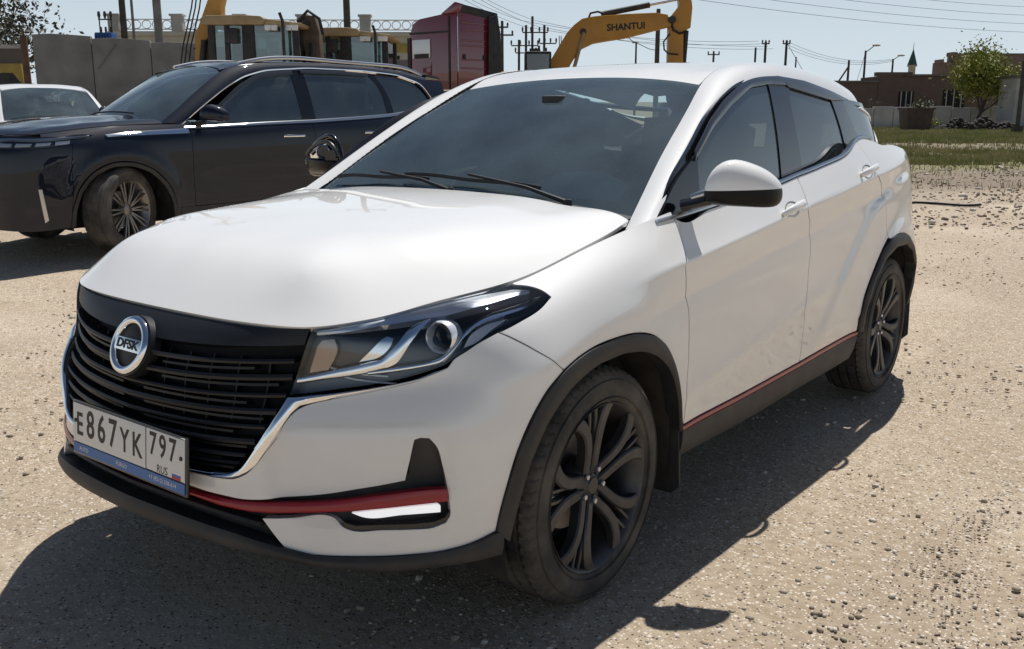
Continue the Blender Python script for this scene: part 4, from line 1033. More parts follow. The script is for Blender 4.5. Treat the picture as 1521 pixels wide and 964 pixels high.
# rear screen, closing the cabin
V = []
for u in np.linspace(0, 1, 6):
    for x in np.linspace(-1, 1, 9): V.append((x*(.46+.17*u), 2.76+.46*u+.05*(1-x*x), 1.500-.36*u))
link('rear_window', mesh_from(V, [(i*9+j, i*9+j+1, i*9+j+10, i*9+j+9) for i in range(5) for j in range(8)]), M['privacy'], car)
# windscreen
SM, TM = SCREEN.smax, SCREEN.tmax
ws = [(0, 0), (0, TM), (SM, TM), (SM, 0)]
ss_, tt_ = np.meshgrid(np.linspace(0, SM, 30), np.linspace(0, TM, 60), indexing='ij'); P_ = SCREEN.pos(ss_, tt_).reshape(-1, 3); N_ = SCREEN.nrm(ss_, tt_).reshape(-1, 3)
F_ = [(i*60+j, i*60+j+1, i*60+j+61, i*60+j+60) for i in range(29) for j in range(59)]
if (np.cross(P_[1]-P_[0], P_[60]-P_[0])*N_[0]).sum() < 0: F_ = [f[::-1] for f in F_]
screen = link('windscreen', mesh_from(P_, F_, True, N_), M['screen'], car)
fr = M['frit'] = mat('ceramic_border', (.012, .012, .013), .35)
for A, Bq in (([(s, 0) for s in np.linspace(0, SM, 30)], [(s, .075) for s in np.linspace(0, SM, 30)]), ([(s, TM) for s in np.linspace(0, SM, 30)], [(s, TM-.075) for s in np.linspace(0, SM, 30)]),
              ([(0, t) for t in np.linspace(0, TM, 40)], [(.030+.06*abs(2*t/TM-1)**3, t) for t in np.linspace(0, TM, 40)]), ([(SM, t) for t in np.linspace(0, TM, 40)], [(SM-.030-.02*math.exp(-((t/TM-.5)/.09)**4)*2.2, t) for t in np.linspace(0, TM, 40)])):
    ribbon('border_print', screen, SCREEN, A, Bq, fr, off=-.005, thick=.003, raw=True, m=3)
# cowl between bonnet and glass
V = []
nb = 33
for x in np.linspace(-.74, .74, nb):
    zh = HOOD.pos(np.array([x]), np.array([.30]))[0, 2]; b_ = SCREEN.pos(np.array([.02]), np.array([TM*(x/.74+1)/2]))[0]
    V += [(x, .285, zh-.03), (x, .33, zh-.018), (b_[0], b_[1]+.0, b_[2]-.006), (b_[0], b_[1]+.05, b_[2]-.03)]
link('cowl', mesh_from(V, [(i*4+j, i*4+j+4, i*4+j+5, i*4+j+1) for i in range(nb-1) for j in range(3)]), M['black_trim'], car)
# wipers
def screen_pt(s, t, h): return Vector(SCREEN.pos(np.array([s]), np.array([t]))[0]+SCREEN.nrm(np.array([s]), np.array([t]))[0]*h)
for (x0, x1, v0, v1) in ((-.66, -.16, .09, .045), (-.30, .34, .075, .040)):
    t0, t1 = TM*(x0/.72+1)/2, TM*(x1/.72+1)/2
    pts = [screen_pt(v0+(v1-v0)*u, t0+(t1-t0)*u, .022+.004*math.sin(u*9)) for u in np.linspace(0, 1, 14)]
    mb = MB(); mb.tube(pts, .0058, 6, flat=(.8, 1.3)); wp = mb.build('wiper', M['black_trim'], car, smooth=True)
    mb = MB(); a_ = screen_pt(.0, t1+.12, .012); b_ = screen_pt((v0+v1)/2+.004, (t0+t1)/2, .040); mb.tube([a_, a_*.6+b_*.4+Vector((0, 0, .012)), b_], [.009, .0065, .005], 8)
    mb.build('wiper_arm', M['black_trim'], wp, smooth=True)
    mb = MB(); mb.lathe([(.0, .012), (.010, .012), (.014, .006), (.014, -.03)], 14, 'Z', c=tuple(a_)); mb.build('wiper_pivot', M['black_trim'], wp, smooth=True)

# ---- mirrors
def mirror_shell(secs, sel, n=28):
    """closed loft across X; sec = (x, y, z, ry_front, ry_rear, rz_up, rz_down)"""
    S = curve([s for s in secs], 22); V = []; F = []
    for k, (x, y, z, rf, rr, zu, zd) in enumerate(S):
        for i in range(n):
            a = 2*math.pi*i/n; c, s = math.cos(a), math.sin(a)
            dy = (rr if c > 0 else -rf)*abs(c)**.8; dz = (zu if s > 0 else -zd)*abs(s)**.8
            V.append((x, y+dy, z+dz*math.copysign(1, 1)))
    m = len(S)
    for k in range(m-1):
        for i in range(n):
            i2 = (i+1) % n; cz = sum(V[j][2] for j in (k*n+i, k*n+i2, (k+1)*n+i2, (k+1)*n+i))/4
            F.append((k*n+i, k*n+i2, (k+1)*n+i2, (k+1)*n+i))
    F.append(tuple(range(n-1, -1, -1))); F.append(tuple((m-1)*n+i for i in range(n)))
    return V, F
MS = [(.918, .540, 1.128, .040, .030, .030, .026), (.932, .550, 1.140, .060, .045, .070, .036), (.968, .570, 1.146, .075, .055, .094, .044), (1.015, .597, 1.148, .074, .055, .084, .048), (1.060, .625, 1.144, .060, .048, .064, .046), (1.088, .645, 1.138, .040, .036, .040, .036), (1.098, .655, 1.134, .014, .016, .016, .014)]
def mirror_half(upper, grow=0.):
    V, F = mirror_shell(MS, None)
    if grow: V = [((p[0]-1.01)*(1+grow)+1.01, (p[1]-.59)*(1+grow*1.4)+.59, (p[2]-1.14)*(1+grow)+1.14) for p in V]
    me = bpy.data.meshes.new('shell'); me.from_pydata(V, [], F)
    bm = bmesh.new(); bm.from_mesh(me); bmesh.ops.recalc_face_normals(bm, faces=bm.faces)
    # parting line: lower towards the door, a step up, then level to the tip
    bmesh.ops.bisect_plane(bm, geom=bm.verts[:]+bm.edges[:]+bm.faces[:], dist=1e-5, plane_co=(.918, .55, 1.150), plane_no=(-.03, 0, 1), clear_inner=upper, clear_outer=not upper)
    bm.to_mesh(me); bm.free()
    mb = MB(); mb.v = [tuple(v.co) for v in me.vertices]; mb.f = [tuple(p.vertices) for p in me.polygons]; mb.mi = [0]*len(mb.f)
    return mb
for mr in (False, True):
    sg = -1 if mr else 1
    def put(name, mb, m, par):
        o = mb.build(name, m, par, smooth=True, angle=50)
        if mr:
            for v in o.data.vertices: v.co.x = -v.co.x
            o.data.flip_normals()
        return o
    dm = put('door_mirror', mirror_half(False), M['mirror_black'], car)
    mb = MB(); mb.tube([(.845, .50, 1.098), (.885, .515, 1.108), (.93, .540, 1.124), (.97, .56, 1.13)], [.026, .024, .026, .028], 12, flat=(1.5, .8)); put('mirror_arm', mb, M['gloss_black'], dm)
    if not mr:
        mb = mirror_half(True, .012)
        put('mirror_cap', mb, M['white'], dm)
        mb = MB(); mb.tube([(.875, .50, 1.125), (.90, .515, 1.135), (.925, .53, 1.142)], [.010, .014, .016], 8); put('mirror_trim', mb, M['satin'], dm)
    else:
        # the far mirror has lost its cover: bare bowl, rim, motor and divider; it sits a little higher
        S_ = curve(MS, 20)
        V, F = mirror_shell(MS, None); me = bpy.data.meshes.new('bowl'); me.from_pydata(V, [], F); bm = bmesh.new(); bm.from_mesh(me)
        bmesh.ops.bisect_plane(bm, geom=bm.verts[:]+bm.edges[:]+bm.faces[:], dist=1e-5, plane_co=(1.0, .585, 1.15), plane_no=(-.54, .84, 0), clear_inner=True)
        bm.to_mesh(me); bm.free(); mb = MB(); mb.v = [tuple(v.co) for v in me.vertices]; mb.f = [tuple(p.vertices) for p in me.polygons]; mb.mi = [0]*len(mb.f)
        put('mirror_bowl', mb, M['deep_black'], dm)
        mb = MB(); mb.tube([(x, y, z+zu) for x, y, z, rf, rr, zu, zd in S_]+[(x, y, z-zd) for x, y, z, rf, rr, zu, zd in S_[::-1]], .009, 8, closed=True); put('mirror_frame', mb, M['gloss_black'], dm)
        mb = MB(); mb.tube([(x, y-.035, z+zu*.78) for x, y, z, rf, rr, zu, zd in S_[1:-3]], .008, 8); put('mirror_frame', mb, M['satin_dark'], dm)
        mb = MB(); mb.tube([(x, y-.03, 1.136+.05*(x-.92)) for x, y, z, rf, rr, zu, zd in S_], .008, 8, flat=(1, 1.5)); put('mirror_divider', mb, M['satin_dark'], dm)
        mb = MB(); mb.lathe([(.0, .0), (.012, .004), (.022, .0), (.026, .012), (.026, .05)], 20, 'Y', c=(.992, .545, 1.182)); put('mirror_motor', mb, M['gloss_black'], dm)
        mb = MB(); mb.lathe([(.020, .004), (.024, -.004), (.028, -.002), (.027, .006)], 24, 'Y', c=(.992, .545, 1.182)); put('motor_ring', mb, M['satin'], dm)
        mb = MB(); mb.box((.955, .55, 1.165), (.05, .03, .05)); put('mirror_bracket', mb, M['gloss_black'], dm)
    mb = MB(); mb.prism([(.945+.0, 1.13), (1.08, 1.135), (1.085, 1.18), (1.05, 1.215), (.985, 1.222), (.95, 1.18)], 'Y', .628, .632); put('mirror_glass', mb, M['chrome'], dm)

    if mr:
        # the far mirror stands slightly proud and is swung forward on its hinge
        piv = Vector((-.90, .54, 1.12)); dm.matrix_local = Matrix.Translation(piv+Vector((.085, .10, .028))) @ Matrix.Rotation(math.radians(24), 4, 'Z') @ Matrix.Scale(1.15, 4) @ Matrix.Translation(-piv)

# ---- wheels, liners, flaps, underbody
wp0 = None
for (x, y, rz) in ((.779, 0, 0), (.779, 2.655, 0), (-.779, 0, math.pi), (-.779, 2.655, math.pi)):
    if wp0 is None: wp0 = make_wheel(car); w_ = wp0
    else: w_ = copy_tree(wp0, car)
    w_.location = (x, y, .343); w_.rotation_euler = (random.uniform(0, 1.2) if y > 1 else .0, 0, rz)
for mr in (-1, 1):
    for yc in (0, 2.655):
        mb = MB(); mb.lathe([(.05, .50), (.405, .50), (.425, .60), (.43, .87)], 36, c=(0, yc, .36), a0=-.35, a1=math.pi+.35)
        if mr < 0: mb.v = [(-x, y, z) for x, y, z in mb.v]
        mb.build('wheel_liner', M['liner'] if 'liner' in M else M.setdefault('liner', varied('wheel_liner', (.014, .013, .012), (.05, .042, .035), 6, .95)), car, smooth=True, angle=50)
    for y, z0, z1, x0, x1 in ((.445, .165, .44, .70, .893), (3.06, .19, .46, .69, .885)):
        mb = MB(); pts = [(x0, z1), (x0+.02, z0+.02), (x0+.05, z0), (x1-.03, z0), (x1, z0+.03), (x1, z1-.05), (x1-.02, z1)]
        mb.prism([(a*mr, b) for a, b in pts], 'Y', y-.004+.0, y+.008)
        # leans back slightly towards the bottom
        mb.v = [(x_, y_+.10*(z1-z_), z_) for x_, y_, z_ in mb.v]
        mb.build('mud_flap', M['black_trim'], car, bevel=.003)
mb = MB(); mb.span(-.60, .60, -.50, 3.2, .24, .40); mb.span(-.84, .84, .50, 2.10, .27, .42); mb.span(-.42, .42, -.78, -.45, .30, .5)
mb.build('underbody', M['under'], car)
mb = MB(); mb.span(-.60, .60, -.55, .30, .55, .78); mb.span(-.73, .73, .28, .36, .4, 1.03); mb.build('engine_bay', M['under'], car)

# ---- cabin
mb = MB(); mb.span(-.78, .78, .4, 3.0, .42, .46); mb.span(-.78, .78, 2.75, 3.1, .46, 1.05); mb.build('cabin_floor', M['cabin'], car)
V = []; F = []; nn = 31
for i, x in enumerate(np.linspace(-.72, .72, nn)):
    hump = .088*math.exp(-((x-.34)/.19)**4); b_ = .37+.03*(1-(x/.72)**2)
    prof = [(b_, 1.052), (b_+.12, 1.075+hump*.3), (b_+.24, 1.088+hump*.85), (b_+.34, 1.090+hump), (b_+.42, 1.060+hump), (b_+.47, .96), (b_+.46, .80), (b_+.40, .55)]
    for y, z in prof: V.append((x, y, z))
L = 8
dash = link('dashboard', mesh_from(V, [(i*L+j, i*L+j+1, i*L+L+j+1, i*L+L+j) for i in range(nn-1) for j in range(L-1)]), M['dash'] if 'dash' in M else M.setdefault('dash', varied('dash_plastic', (.36, .38, .37), (.42, .44, .43), 30, .7)), car)  # pale base colour stands in for the light veiling a darker dashboard
mb = MB(); mb.tube([(.36+.185*math.cos(a), .90+.06*math.sin(a), .94+.175*math.sin(a)) for a in np.linspace(0, 2*math.pi, 40, endpoint=False)], .015, 10, closed=True)
mb.tube([(.19, .9, .94), (.36, .915, .92), (.53, .9, .94)], .02, 8); mb.sphere((.36, .905, .93), (.065, .03, .055), 14); mb.tube([(.36, .91, .92), (.36, .78, .88)], .03, 8)
mb.build('steering_wheel', M['cabin'], car, smooth=True)
for x, y, back in ((.36, 1.30, 1.20), (-.36, 1.30, 1.20), (.36, 2.2, 1.16), (-.36, 2.2, 1.16), (0, 2.2, 1.12)):
    st_ = MB(); st_.box((x, y, .66), (.50, .50, .16)); seat = st_.build('seat', M['seat'], car, bevel=.05, seg=3)
    st_ = MB(); st_.box((x, y+.30, .93), (.48, .14, .58), (-.28, 0, 0)); st_.build('backrest', M['seat'], seat, bevel=.05, seg=3)
    st_ = MB(); st_.box((x, y+.42, back+.11), (.26, .10, .17), (-.2, 0, 0)); st_.tube([(x-.06, y+.4, back-.05), (x-.06, y+.42, back+.08)], .007, 6); st_.tube([(x+.06, y+.4, back-.05), (x+.06, y+.42, back+.08)], .007, 6)
    st_.build('head_rest', M['seat'], seat, bevel=.03, seg=3)
mb = MB(); mb.box((0, 1.09, 1.405), (.23, .035, .07), (.15, 0, 0)); rv = mb.build('inner_mirror', M['cabin'], car, bevel=.015)
mb = MB(); mb.box((0, 1.03, 1.425), (.09, .09, .05)); mb.build('sensor_box', M['cabin'], rv, bevel=.01)
for x in (.34, -.34):
    mb = MB(); mb.box((x, 1.30, 1.495), (.40, .20, .018), (.12, 0, 0)); mb.build('sun_visor', M['headliner'], roof, bevel=.008)

# ---- registration plate
plate = MB(); plate.box((0, 0, 0), (.532, .008, .150)); plate = plate.build('licence_plate', M['gloss_black'], car, bevel=.003)
plate.location = (.034, -.924, .546); plate.rotation_euler = (math.radians(-5), 0, 0)
mb = MB(); mb.box((0, -.0055, .016), (.516, .003, .110)); mb.build('plate_field', M['plate_white'], plate, bevel=.001)
mb = MB(); mb.box((0, -.0055, -.055), (.516, .003, .026)); mb.build('plate_banner', M['plate_blue'], plate)
R90 = (math.pi/2, 0, 0); pk = M['plate_black']
def ptext(body, x, z, size, sx=1., m=pk): return text_obj('plate_text', body, size, (x, -.0072, z), R90, m, plate, sx=sx, depth=.0003, bold=size*.016 if size > .05 else 0)
for ch, x, z, sz, sx in (('E', -.225, .010, .088, .78), ('8', -.170, .016, .105, .78), ('6', -.115, .016, .105, .78), ('7', -.060, .016, .105, .78), ('Y', -.004, .010, .088, .78), ('K', .053, .010, .088, .80), ('7', .125, .030, .082, .78), ('9', .167, .030, .082, .78), ('7', .209, .030, .082, .78)): ptext(ch, x, z, sz, sx)
ptext('RUS', .165, -.027, .028, .95)
for k, c_ in enumerate(((.75, .75, .75), (.05, .10, .40), (.5, .03, .03))):
    mb = MB(); mb.box((.225, -.0072, -.021-.0065*k), (.036, .0006, .0065)); mb.build('flag_stripe', mat('flag_tone', c_, .4), plate)
mb = MB(); mb.box((.094, -.0072, .016), (.003, .0006, .108)); mb.span(.094, .256, -.0075, -.0069, -.0395, -.0375); mb.span(-.257, .257, -.0075, -.0069, .0685, .0705); mb.build('plate_line', pk, plate)
ptext('AUTO', -.205, -.055, .016, 1, M['plate_white']); ptext('FORGO', -.02, -.0555, .015, 1, M['plate_white']); ptext('+7 (8512) 238-614', .165, -.055, .0155, 1, M['plate_white'])
for x in (-.245, .245):
    mb = MB(); mb.lathe([(.0, -.004), (.005, -.003), (.006, .0)], 10, 'Y', c=(x, -.0072, .020)); mb.build('plate_screw', M['satin_dark'], plate)
# ---------------------------------------------------------------- other parked cars: one parametric body
M['dark_paint'] = paint('dark_blue_paint', (.004, .0075, .019), .25, dust=.04); bsdf(M['dark_paint']).inputs['Coat IOR'].default_value = 1.42; bsdf(M['dark_paint']).inputs['Specular IOR Level'].default_value = .1
M['white2'] = paint('white_paint_second', (.78, .79, .79), dust=.3)
M['silver_rim'] = mat('silver_rim', (.22, .21, .20), .35, .8)
def second_body():
    F = [
     [(0,-.93,.26),(0,-.95,.42),(0,-.955,.60),(0,-.95,.78),(0,-.93,.90),(0,-.89,.97),(0,-.82,1.02)],
     [(.40,-.91,.26),(.40,-.93,.42),(.40,-.935,.60),(.40,-.93,.78),(.40,-.91,.90),(.40,-.87,.97),(.40,-.80,1.02)],
     [(.68,-.82,.25),(.69,-.84,.42),(.70,-.845,.60),(.70,-.84,.78),(.70,-.82,.90),(.69,-.78,.96),(.66,-.72,1.01)],
     [(.83,-.66,.24),(.85,-.67,.42),(.86,-.67,.60),(.86,-.665,.78),(.855,-.65,.90),(.84,-.62,.96),(.76,-.58,1.015)],
     [(.89,-.42,.24),(.91,-.42,.42),(.918,-.42,.60),(.918,-.42,.78),(.91,-.41,.91),(.88,-.40,.98),(.80,-.38,1.04)],
     [(.90,0,.25),(.918,0,.42),(.926,0,.60),(.928,0,.78),(.92,0,.93),(.885,0,1.01),(.815,0,1.075)],
     [(.89,.70,.25),(.918,.7,.42),(.926,.7,.60),(.93,.7,.78),(.926,.7,.93),(.905,.7,1.02),(.855,.7,1.09)],
     [(.885,1.4,.25),(.915,1.4,.42),(.925,1.4,.60),(.932,1.4,.78),(.93,1.4,.94),(.912,1.4,1.04),(.865,1.4,1.12)],
     [(.885,2.2,.25),(.915,2.2,.42),(.925,2.2,.60),(.932,2.2,.78),(.93,2.2,.96),(.912,2.2,1.07),(.865,2.2,1.16)],
     [(.89,2.9,.26),(.918,2.9,.42),(.928,2.9,.60),(.934,2.9,.78),(.928,2.9,.98),(.90,2.9,1.10),(.85,2.9,1.20)],
     [(.88,3.5,.28),(.905,3.5,.44),(.915,3.5,.62),(.915,3.5,.80),(.905,3.5,1.0),(.875,3.5,1.13),(.82,3.5,1.23)],
     [(.80,3.88,.30),(.83,3.92,.46),(.84,3.94,.64),(.84,3.94,.82),(.83,3.92,1.0),(.80,3.88,1.14),(.75,3.82,1.24)],
     [(.5,4.02,.32),(.52,4.08,.48),(.53,4.10,.66),(.53,4.10,.84),(.52,4.07,1.02),(.50,4.02,1.16),(.48,3.96,1.25)],
     [(0,4.06,.32),(0,4.12,.48),(0,4.14,.66),(0,4.14,.84),(0,4.11,1.02),(0,4.06,1.16),(0,4.0,1.25)]]
    class B2(Surf):
        sym = True
        def disp(self, s, t, P):
            Y = P[..., 1]; Z = P[..., 2]; side = np.clip((P[..., 0]-.8)/.07, 0, 1); d = 0
            for yc in (.02, 2.78):
                r = np.hypot(Y-yc, Z-.36); d = d+.018*np.exp(-((r-.47)/.07)**2)*np.clip((Z-.3)/.2, 0, 1)
            d = d-.014*np.exp(-((Z-.55)/.12)**2)*np.exp(-((Y-1.4)/.7)**4)
            o = np.zeros_like(P); o[..., 0] = d*side; return o
    b = B2(F, 110, 40, 2, 1)
    if b.nrm(np.array([2.]), np.array([.4]))[0, 0] < 0: b.flip = -1.
    return b
B2 = second_body()
B2_O = [(.815,.60,1.085),(.79,.84,1.24),(.755,1.08,1.39),(.715,1.32,1.52),(.692,1.6,1.595),(.68,2.1,1.632),(.68,2.8,1.635),(.675,3.3,1.60),(.66,3.75,1.53)]
B2_I = [(.72,.47,1.085),(.69,.70,1.25),(.655,.93,1.41),(.615,1.16,1.56),(.59,1.4,1.645),(.58,1.8,1.68),(.58,2.4,1.69),(.578,3.0,1.675),(.57,3.45,1.645),(.56,3.85,1.585)]
def second_surfaces():
    g = []
    for o, i in zip(curve(B2_O, 12), curve(B2_I, 12)):
        w = np.clip((o[2]-1.1)/.45, 0, 1); b = np.array([.55, -.5*(1-w), .35+.45*w]); b /= np.linalg.norm(b); m = (o+i)/2
        g.append([tuple(o), tuple(o*.7+i*.3+b*.016), tuple(m+b*.02), tuple(o*.3+i*.7+b*.016), tuple(i)])
    rail = Surf(g, 70, 12, 1, 0)
    if rail.nrm(np.array([2.]), np.array([.08]))[0, 2] < 0: rail.flip = -1.
    P = []
    for (x, y, z) in curve(B2_I, 30):
        if y > 1.2: P += [(x, y, z-.004), (-x, y, z-.004)]
    for y, z in ((1.30,1.632),(1.45,1.672),(1.8,1.70),(2.4,1.705),(3.0,1.69),(3.5,1.66),(3.9,1.60)):
        for x in (0, .3): P += [(x, y, z)]+([(-x, y, z)] if x else [])
    roof = Height(P, -.7, .7, 1.1, 4.1, 40, 60, 3e-5)
    edge = curve([(0,-.82,1.02),(.4,-.80,1.02),(.66,-.72,1.01),(.76,-.58,1.015),(.80,-.38,1.04),(.815,0,1.075),(.83,.45,1.09)], 26)
    P = []
    for x, y, z in edge:
        P.append((x, y, z)); v = np.array([-x*.8, -.1-y]); v /= np.linalg.norm(v); P.append((x+v[0]*.05, y+v[1]*.05, z+.022))
    for y, z in ((-.6,1.075),(-.3,1.115),(0,1.14),(.3,1.155),(.5,1.16)):
        for x, dz in ((0,0),(.35,-.005)): P.append((x, y, z+dz))
        P.append((.6, y, z-.03))
    P += [(-x, y, z) for x, y, z in P if x > 1e-6]
    hood = Height(P, -.9, .9, -.9, .62, 50, 50, 1e-3)
    g = []
    for y in (.40,.9,1.5,2.2,2.9,3.5,4.0):
        dx = .04*max(0, 1.3-y)**2+.03*max(0, y-2.9)**2
        g.append([(x-dx, y, z) for x, z in ((.868,1.0),(.845,1.12),(.812,1.25),(.772,1.38),(.73,1.49),(.69,1.58),(.65,1.66))])
    glass = Surf(g, 50, 36, 1, 1)
    if glass.nrm(np.array([1.]), np.array([.3]))[0, 0] < 0: glass.flip = -1.
    I = curve([p for p in B2_I if p[2] < 1.6 and p[1] < 1.3], 7); g = []
    for k, v in enumerate(np.linspace(0, 1, 7)):
        side = I[k]+np.array([.012, -.002, -.006]); bul = .035*4*v*(1-v); c = np.array([0, .36+v*.93, 1.135+v*.495])+bul*np.array([0, -.47, .87])
        row = [(side[0]*u, c[1]+(side[1]-c[1])*u**2.3, c[2]+(side[2]-c[2])*u**2.3) for u in (0, .3, .58, .82, 1.)]
        g.append([(-p[0], p[1], p[2]) for p in row[:0:-1]]+row)
    scr = Surf(g, 40, 50, 0, 0)
    if scr.nrm(np.array([.4]), np.array([.7]))[0, 2] < 0: scr.flip = -1.
    return rail, roof, hood, edge, glass, scr
R2, RF2, HD2, ED2, GL2, SC2 = second_surfaces()
INV = {}
def inv(S, y, z, s0, s1):
    """parameters on a side surface at a given Y, Z"""
    key = (id(S), s0, s1)
    if key not in INV:
        ss, tt = np.meshgrid(np.linspace(s0, s1, 300), np.linspace(0, S.tmax, 130), indexing='ij'); INV[key] = (ss, tt, S.pos(ss, tt))
    ss, tt, P = INV[key]
    k = ((P[..., 1]-y)**2+(P[..., 2]-z)**2).argmin(); a, b_ = float(ss.ravel()[k]), float(tt.ravel()[k])
    for _ in range(2):
        Q = S.pos(np.array([a, a+.004, a]), np.array([b_, b_, b_+.004]))[:, 1:]; J = np.stack([(Q[1]-Q[0])/.004, (Q[2]-Q[0])/.004], -1)
        if abs(np.linalg.det(J)) < .05: break
        dx = np.clip(np.linalg.solve(J, np.array([y, z])-Q[0]), -.02, .02); a += float(dx[0]); b_ += float(dx[1])
    return (a, b_)
def b2(*yz): return [inv(B2, y, z, .75, 5.) for y, z in yz]
def g2(*yz): return [inv(GL2, y, z, 0, GL2.smax) for y, z in yz]
def small_wheel(parent, rimm, R=.365, spokes=10):
    b = MB(); b.lathe([(.255, -.11), (.215, -.09), (.21, .04), (.235, .085), (.252, .105), (.257, .108), (.256, .095)], 48)
    w = b.build('wheel', rimm, parent, smooth=True)
    t = MB(); t.lathe([(.25, -.10), (.28, -.12), (.33, -.118), (.352, -.104), (R, -.08), (R-.007, -.072), (R-.007, -.062), (R, -.058), (R, -.02), (R-.007, -.014), (R-.007, .0), (R, .006), (R, .058), (R-.007, .062), (R-.007, .072), (R, .08), (.352, .104), (.33, .118), (.28, .12), (.25, .10)], 56)
    t.build('tyre', M['rubber'], w, smooth=True, angle=25)
    for k in range(spokes):
        a = 2*math.pi*k/spokes; s = MB()
        for da in (-.10, .10):
            blade(s, [(.075, .05*math.cos(a+da), .05*math.sin(a+da)), (.088, .13*math.cos(a+da), .13*math.sin(a+da)), (.1, .25*math.cos(a+da*.9), .25*math.sin(a+da*.9))], .018, .016, .02, .016)
        s.build('spoke', rimm, w, smooth=True, angle=25)
    h = MB(); h.lathe([(.0, .082), (.03, .082), (.06, .07), (.075, .03)], 24); h.build('hub', rimm, w, smooth=True)
    d = MB(); d.lathe([(.0, -.02), (.16, -.02), (.16, -.04)], 32); d.build('brake_disc', M['disc'], w)
    return w
def second_car(label, pm, trim, loc, rz, scale, detail=True, steer=.3):
    car2 = empty('parked_car', label, 'car', loc, rz); car2.scale = scale
    TT2 = B2.tmax
    # outlines in side view (Y, Z)
    arch = [(-.44, .26), (-.43, .40), (-.37, .57), (-.25, .70), (-.08, .775), (.10, .775), (.27, .71), (.40, .58), (.47, .42), (.49, .27)]
    rarch = [(2.33, .27), (2.34, .42), (2.41, .58), (2.53, .70), (2.70, .775), (2.87, .775), (3.04, .71), (3.17, .58), (3.24, .42), (3.26, .28)]
    A = b2(*arch); RA = b2(*rarch)
    wbl = b2((.62, 1.045), (1.0, 1.06), (1.5, 1.08), (1.98, 1.095), (2.5, 1.12), (3.0, 1.15), (3.5, 1.20))
    gF = b2((.665, 1.045), (.66, .9), (.655, .6), (.66, .36)); gB = b2((1.97, 1.095), (2.0, .9), (2.0, .6), (1.96, .36)); gR = b2((3.02, 1.155), (3.10, 1.0), (3.13, .86), (3.02, .74))
    low = b2((.50, .36), (1.2, .36), (1.96, .36), (2.34, .38))
    shut = [(s, TT2-.003) for s in np.linspace(inv(B2, .45, 1.09, .75, 5)[0], .92, 24)]
    hlp = [(.80, TT2-.02), (.95, TT2-.045), (1.12, TT2-.07), (1.30, TT2-.075), (1.38, TT2-.095), (1.30, TT2-.125), (1.20, TT2-.165), (1.05, TT2-.19), (.85, TT2-.20), (.62, TT2-.19), (.45, TT2-.15), (.42, TT2-.08), (.60, TT2-.03)]
    for mr in (False, True):
        panel('front_fender', car2, B2, [(.95, TT2-.003)]+hlp[1:7]+b2((-.43, .5))[:0]+A[1:]+gF[::-1]+[(gF[0][0], TT2-.01)]+shut, pm, gap=.002, thick=.02, grid=.05, edge=.025, mirror=mr)
        fd = panel('front_door', car2, B2, gF+low[1:2]+gB[::-1]+wbl[3:0:-1], pm, gap=.002, thick=.02, grid=.05, edge=.025, mirror=mr)
        rd = panel('rear_door', car2, B2, gB+low[3:4]+RA[2:4]+gR[::-1]+wbl[4:3:-1], pm, gap=.002, thick=.02, grid=.05, edge=.025, mirror=mr)
        panel('quarter_panel', car2, B2, gR+RA[4:]+[(5.15, .03), (B2.smax, .05), (B2.smax, TT2-.02), (5.2, TT2-.02)]+b2((3.5, 1.20)), pm, gap=.002, thick=.02, grid=.07, edge=.03, mirror=mr)
        ribbon('side_sill', car2, B2, b2((.52, .355), (2.33, .37)), [(s, -.0) for s, t in b2((.52, .30), (2.33, .30))], trim, off=.004, thick=.05, n=30, m=3, mirror=mr)
        ribbon('arch_moulding', car2, B2, A, [inv(B2, .03+(y-.03)*.93, .33+(z-.33)*.925, .75, 5) for y, z in arch], trim, off=.006, thick=.06, n=40, m=3, crown=.004, mirror=mr)
        ribbon('arch_moulding', car2, B2, RA, [inv(B2, 2.8+(y-2.8)*.93, .33+(z-.33)*.925, .75, 5) for y, z in rarch], trim, off=.006, thick=.06, n=40, m=3, crown=.004, mirror=mr)
        # bright strips
        if detail:
            w0 = smooth_line(wbl, .03)
            ribbon('window_strip', car2, B2, [(s, t-.005) for s, t in w0], [(s, t+.024) for s, t in w0], M['satin'], off=.006, thick=.03, raw=True, m=3, crown=.004, mirror=mr)
            ribbon('fender_strip', car2, B2, b2((-.10, 1.0), (.28, 1.028), (.64, 1.045)), b2((-.08, .982), (.28, .995), (.645, 1.005)), M['chrome'], off=.008, thick=.02, n=30, m=3, crown=.005, mirror=mr)
            for y in (1.62, 2.62):
                mb = MB(); pts = [np.array(B2.pos(*map(np.array, ([inv(B2, y+dy, .965+.02*(y-1.6), .75, 5)[0]], [inv(B2, y+dy, .965+.02*(y-1.6), .75, 5)[1]])))[0])+np.array([h, 0, 0]) for dy, h in ((0, .0), (.05, .03), (.12, .035), (.20, .03), (.24, 0.))]
                if mr: pts = [p*[-1, 1, 1] for p in pts]
                mb.tube(pts, .014, 8); mb.build('door_handle', M['chrome'], fd if y < 2 else rd, smooth=True)
        # lamps
        lamp = panel('head_lamp', car2, B2, hlp, M['lamp_dark'], off=-.03, gap=0, thick=0, grid=.05, edge=.03, mirror=mr)
        ribbon('running_light', lamp, B2, [(.45, TT2-.09), (.7, TT2-.045), (1.0, TT2-.065), (1.35, TT2-.088)], [(.45, TT2-.11), (.7, TT2-.065), (1.0, TT2-.085), (1.35, TT2-.096)], M['lamp_clear'], off=-.004, thick=.02, n=30, m=3, mirror=mr)
        for q in range(4):
            s_ = .62+.15*q
            panel('lamp_cell', lamp, B2, [(s_, TT2-.17), (s_+.11, TT2-.165), (s_+.12, TT2-.12), (s_, TT2-.115)], M['lamp_clear'], off=-.014, gap=0, thick=.02, grid=.04, edge=.03, mirror=mr)
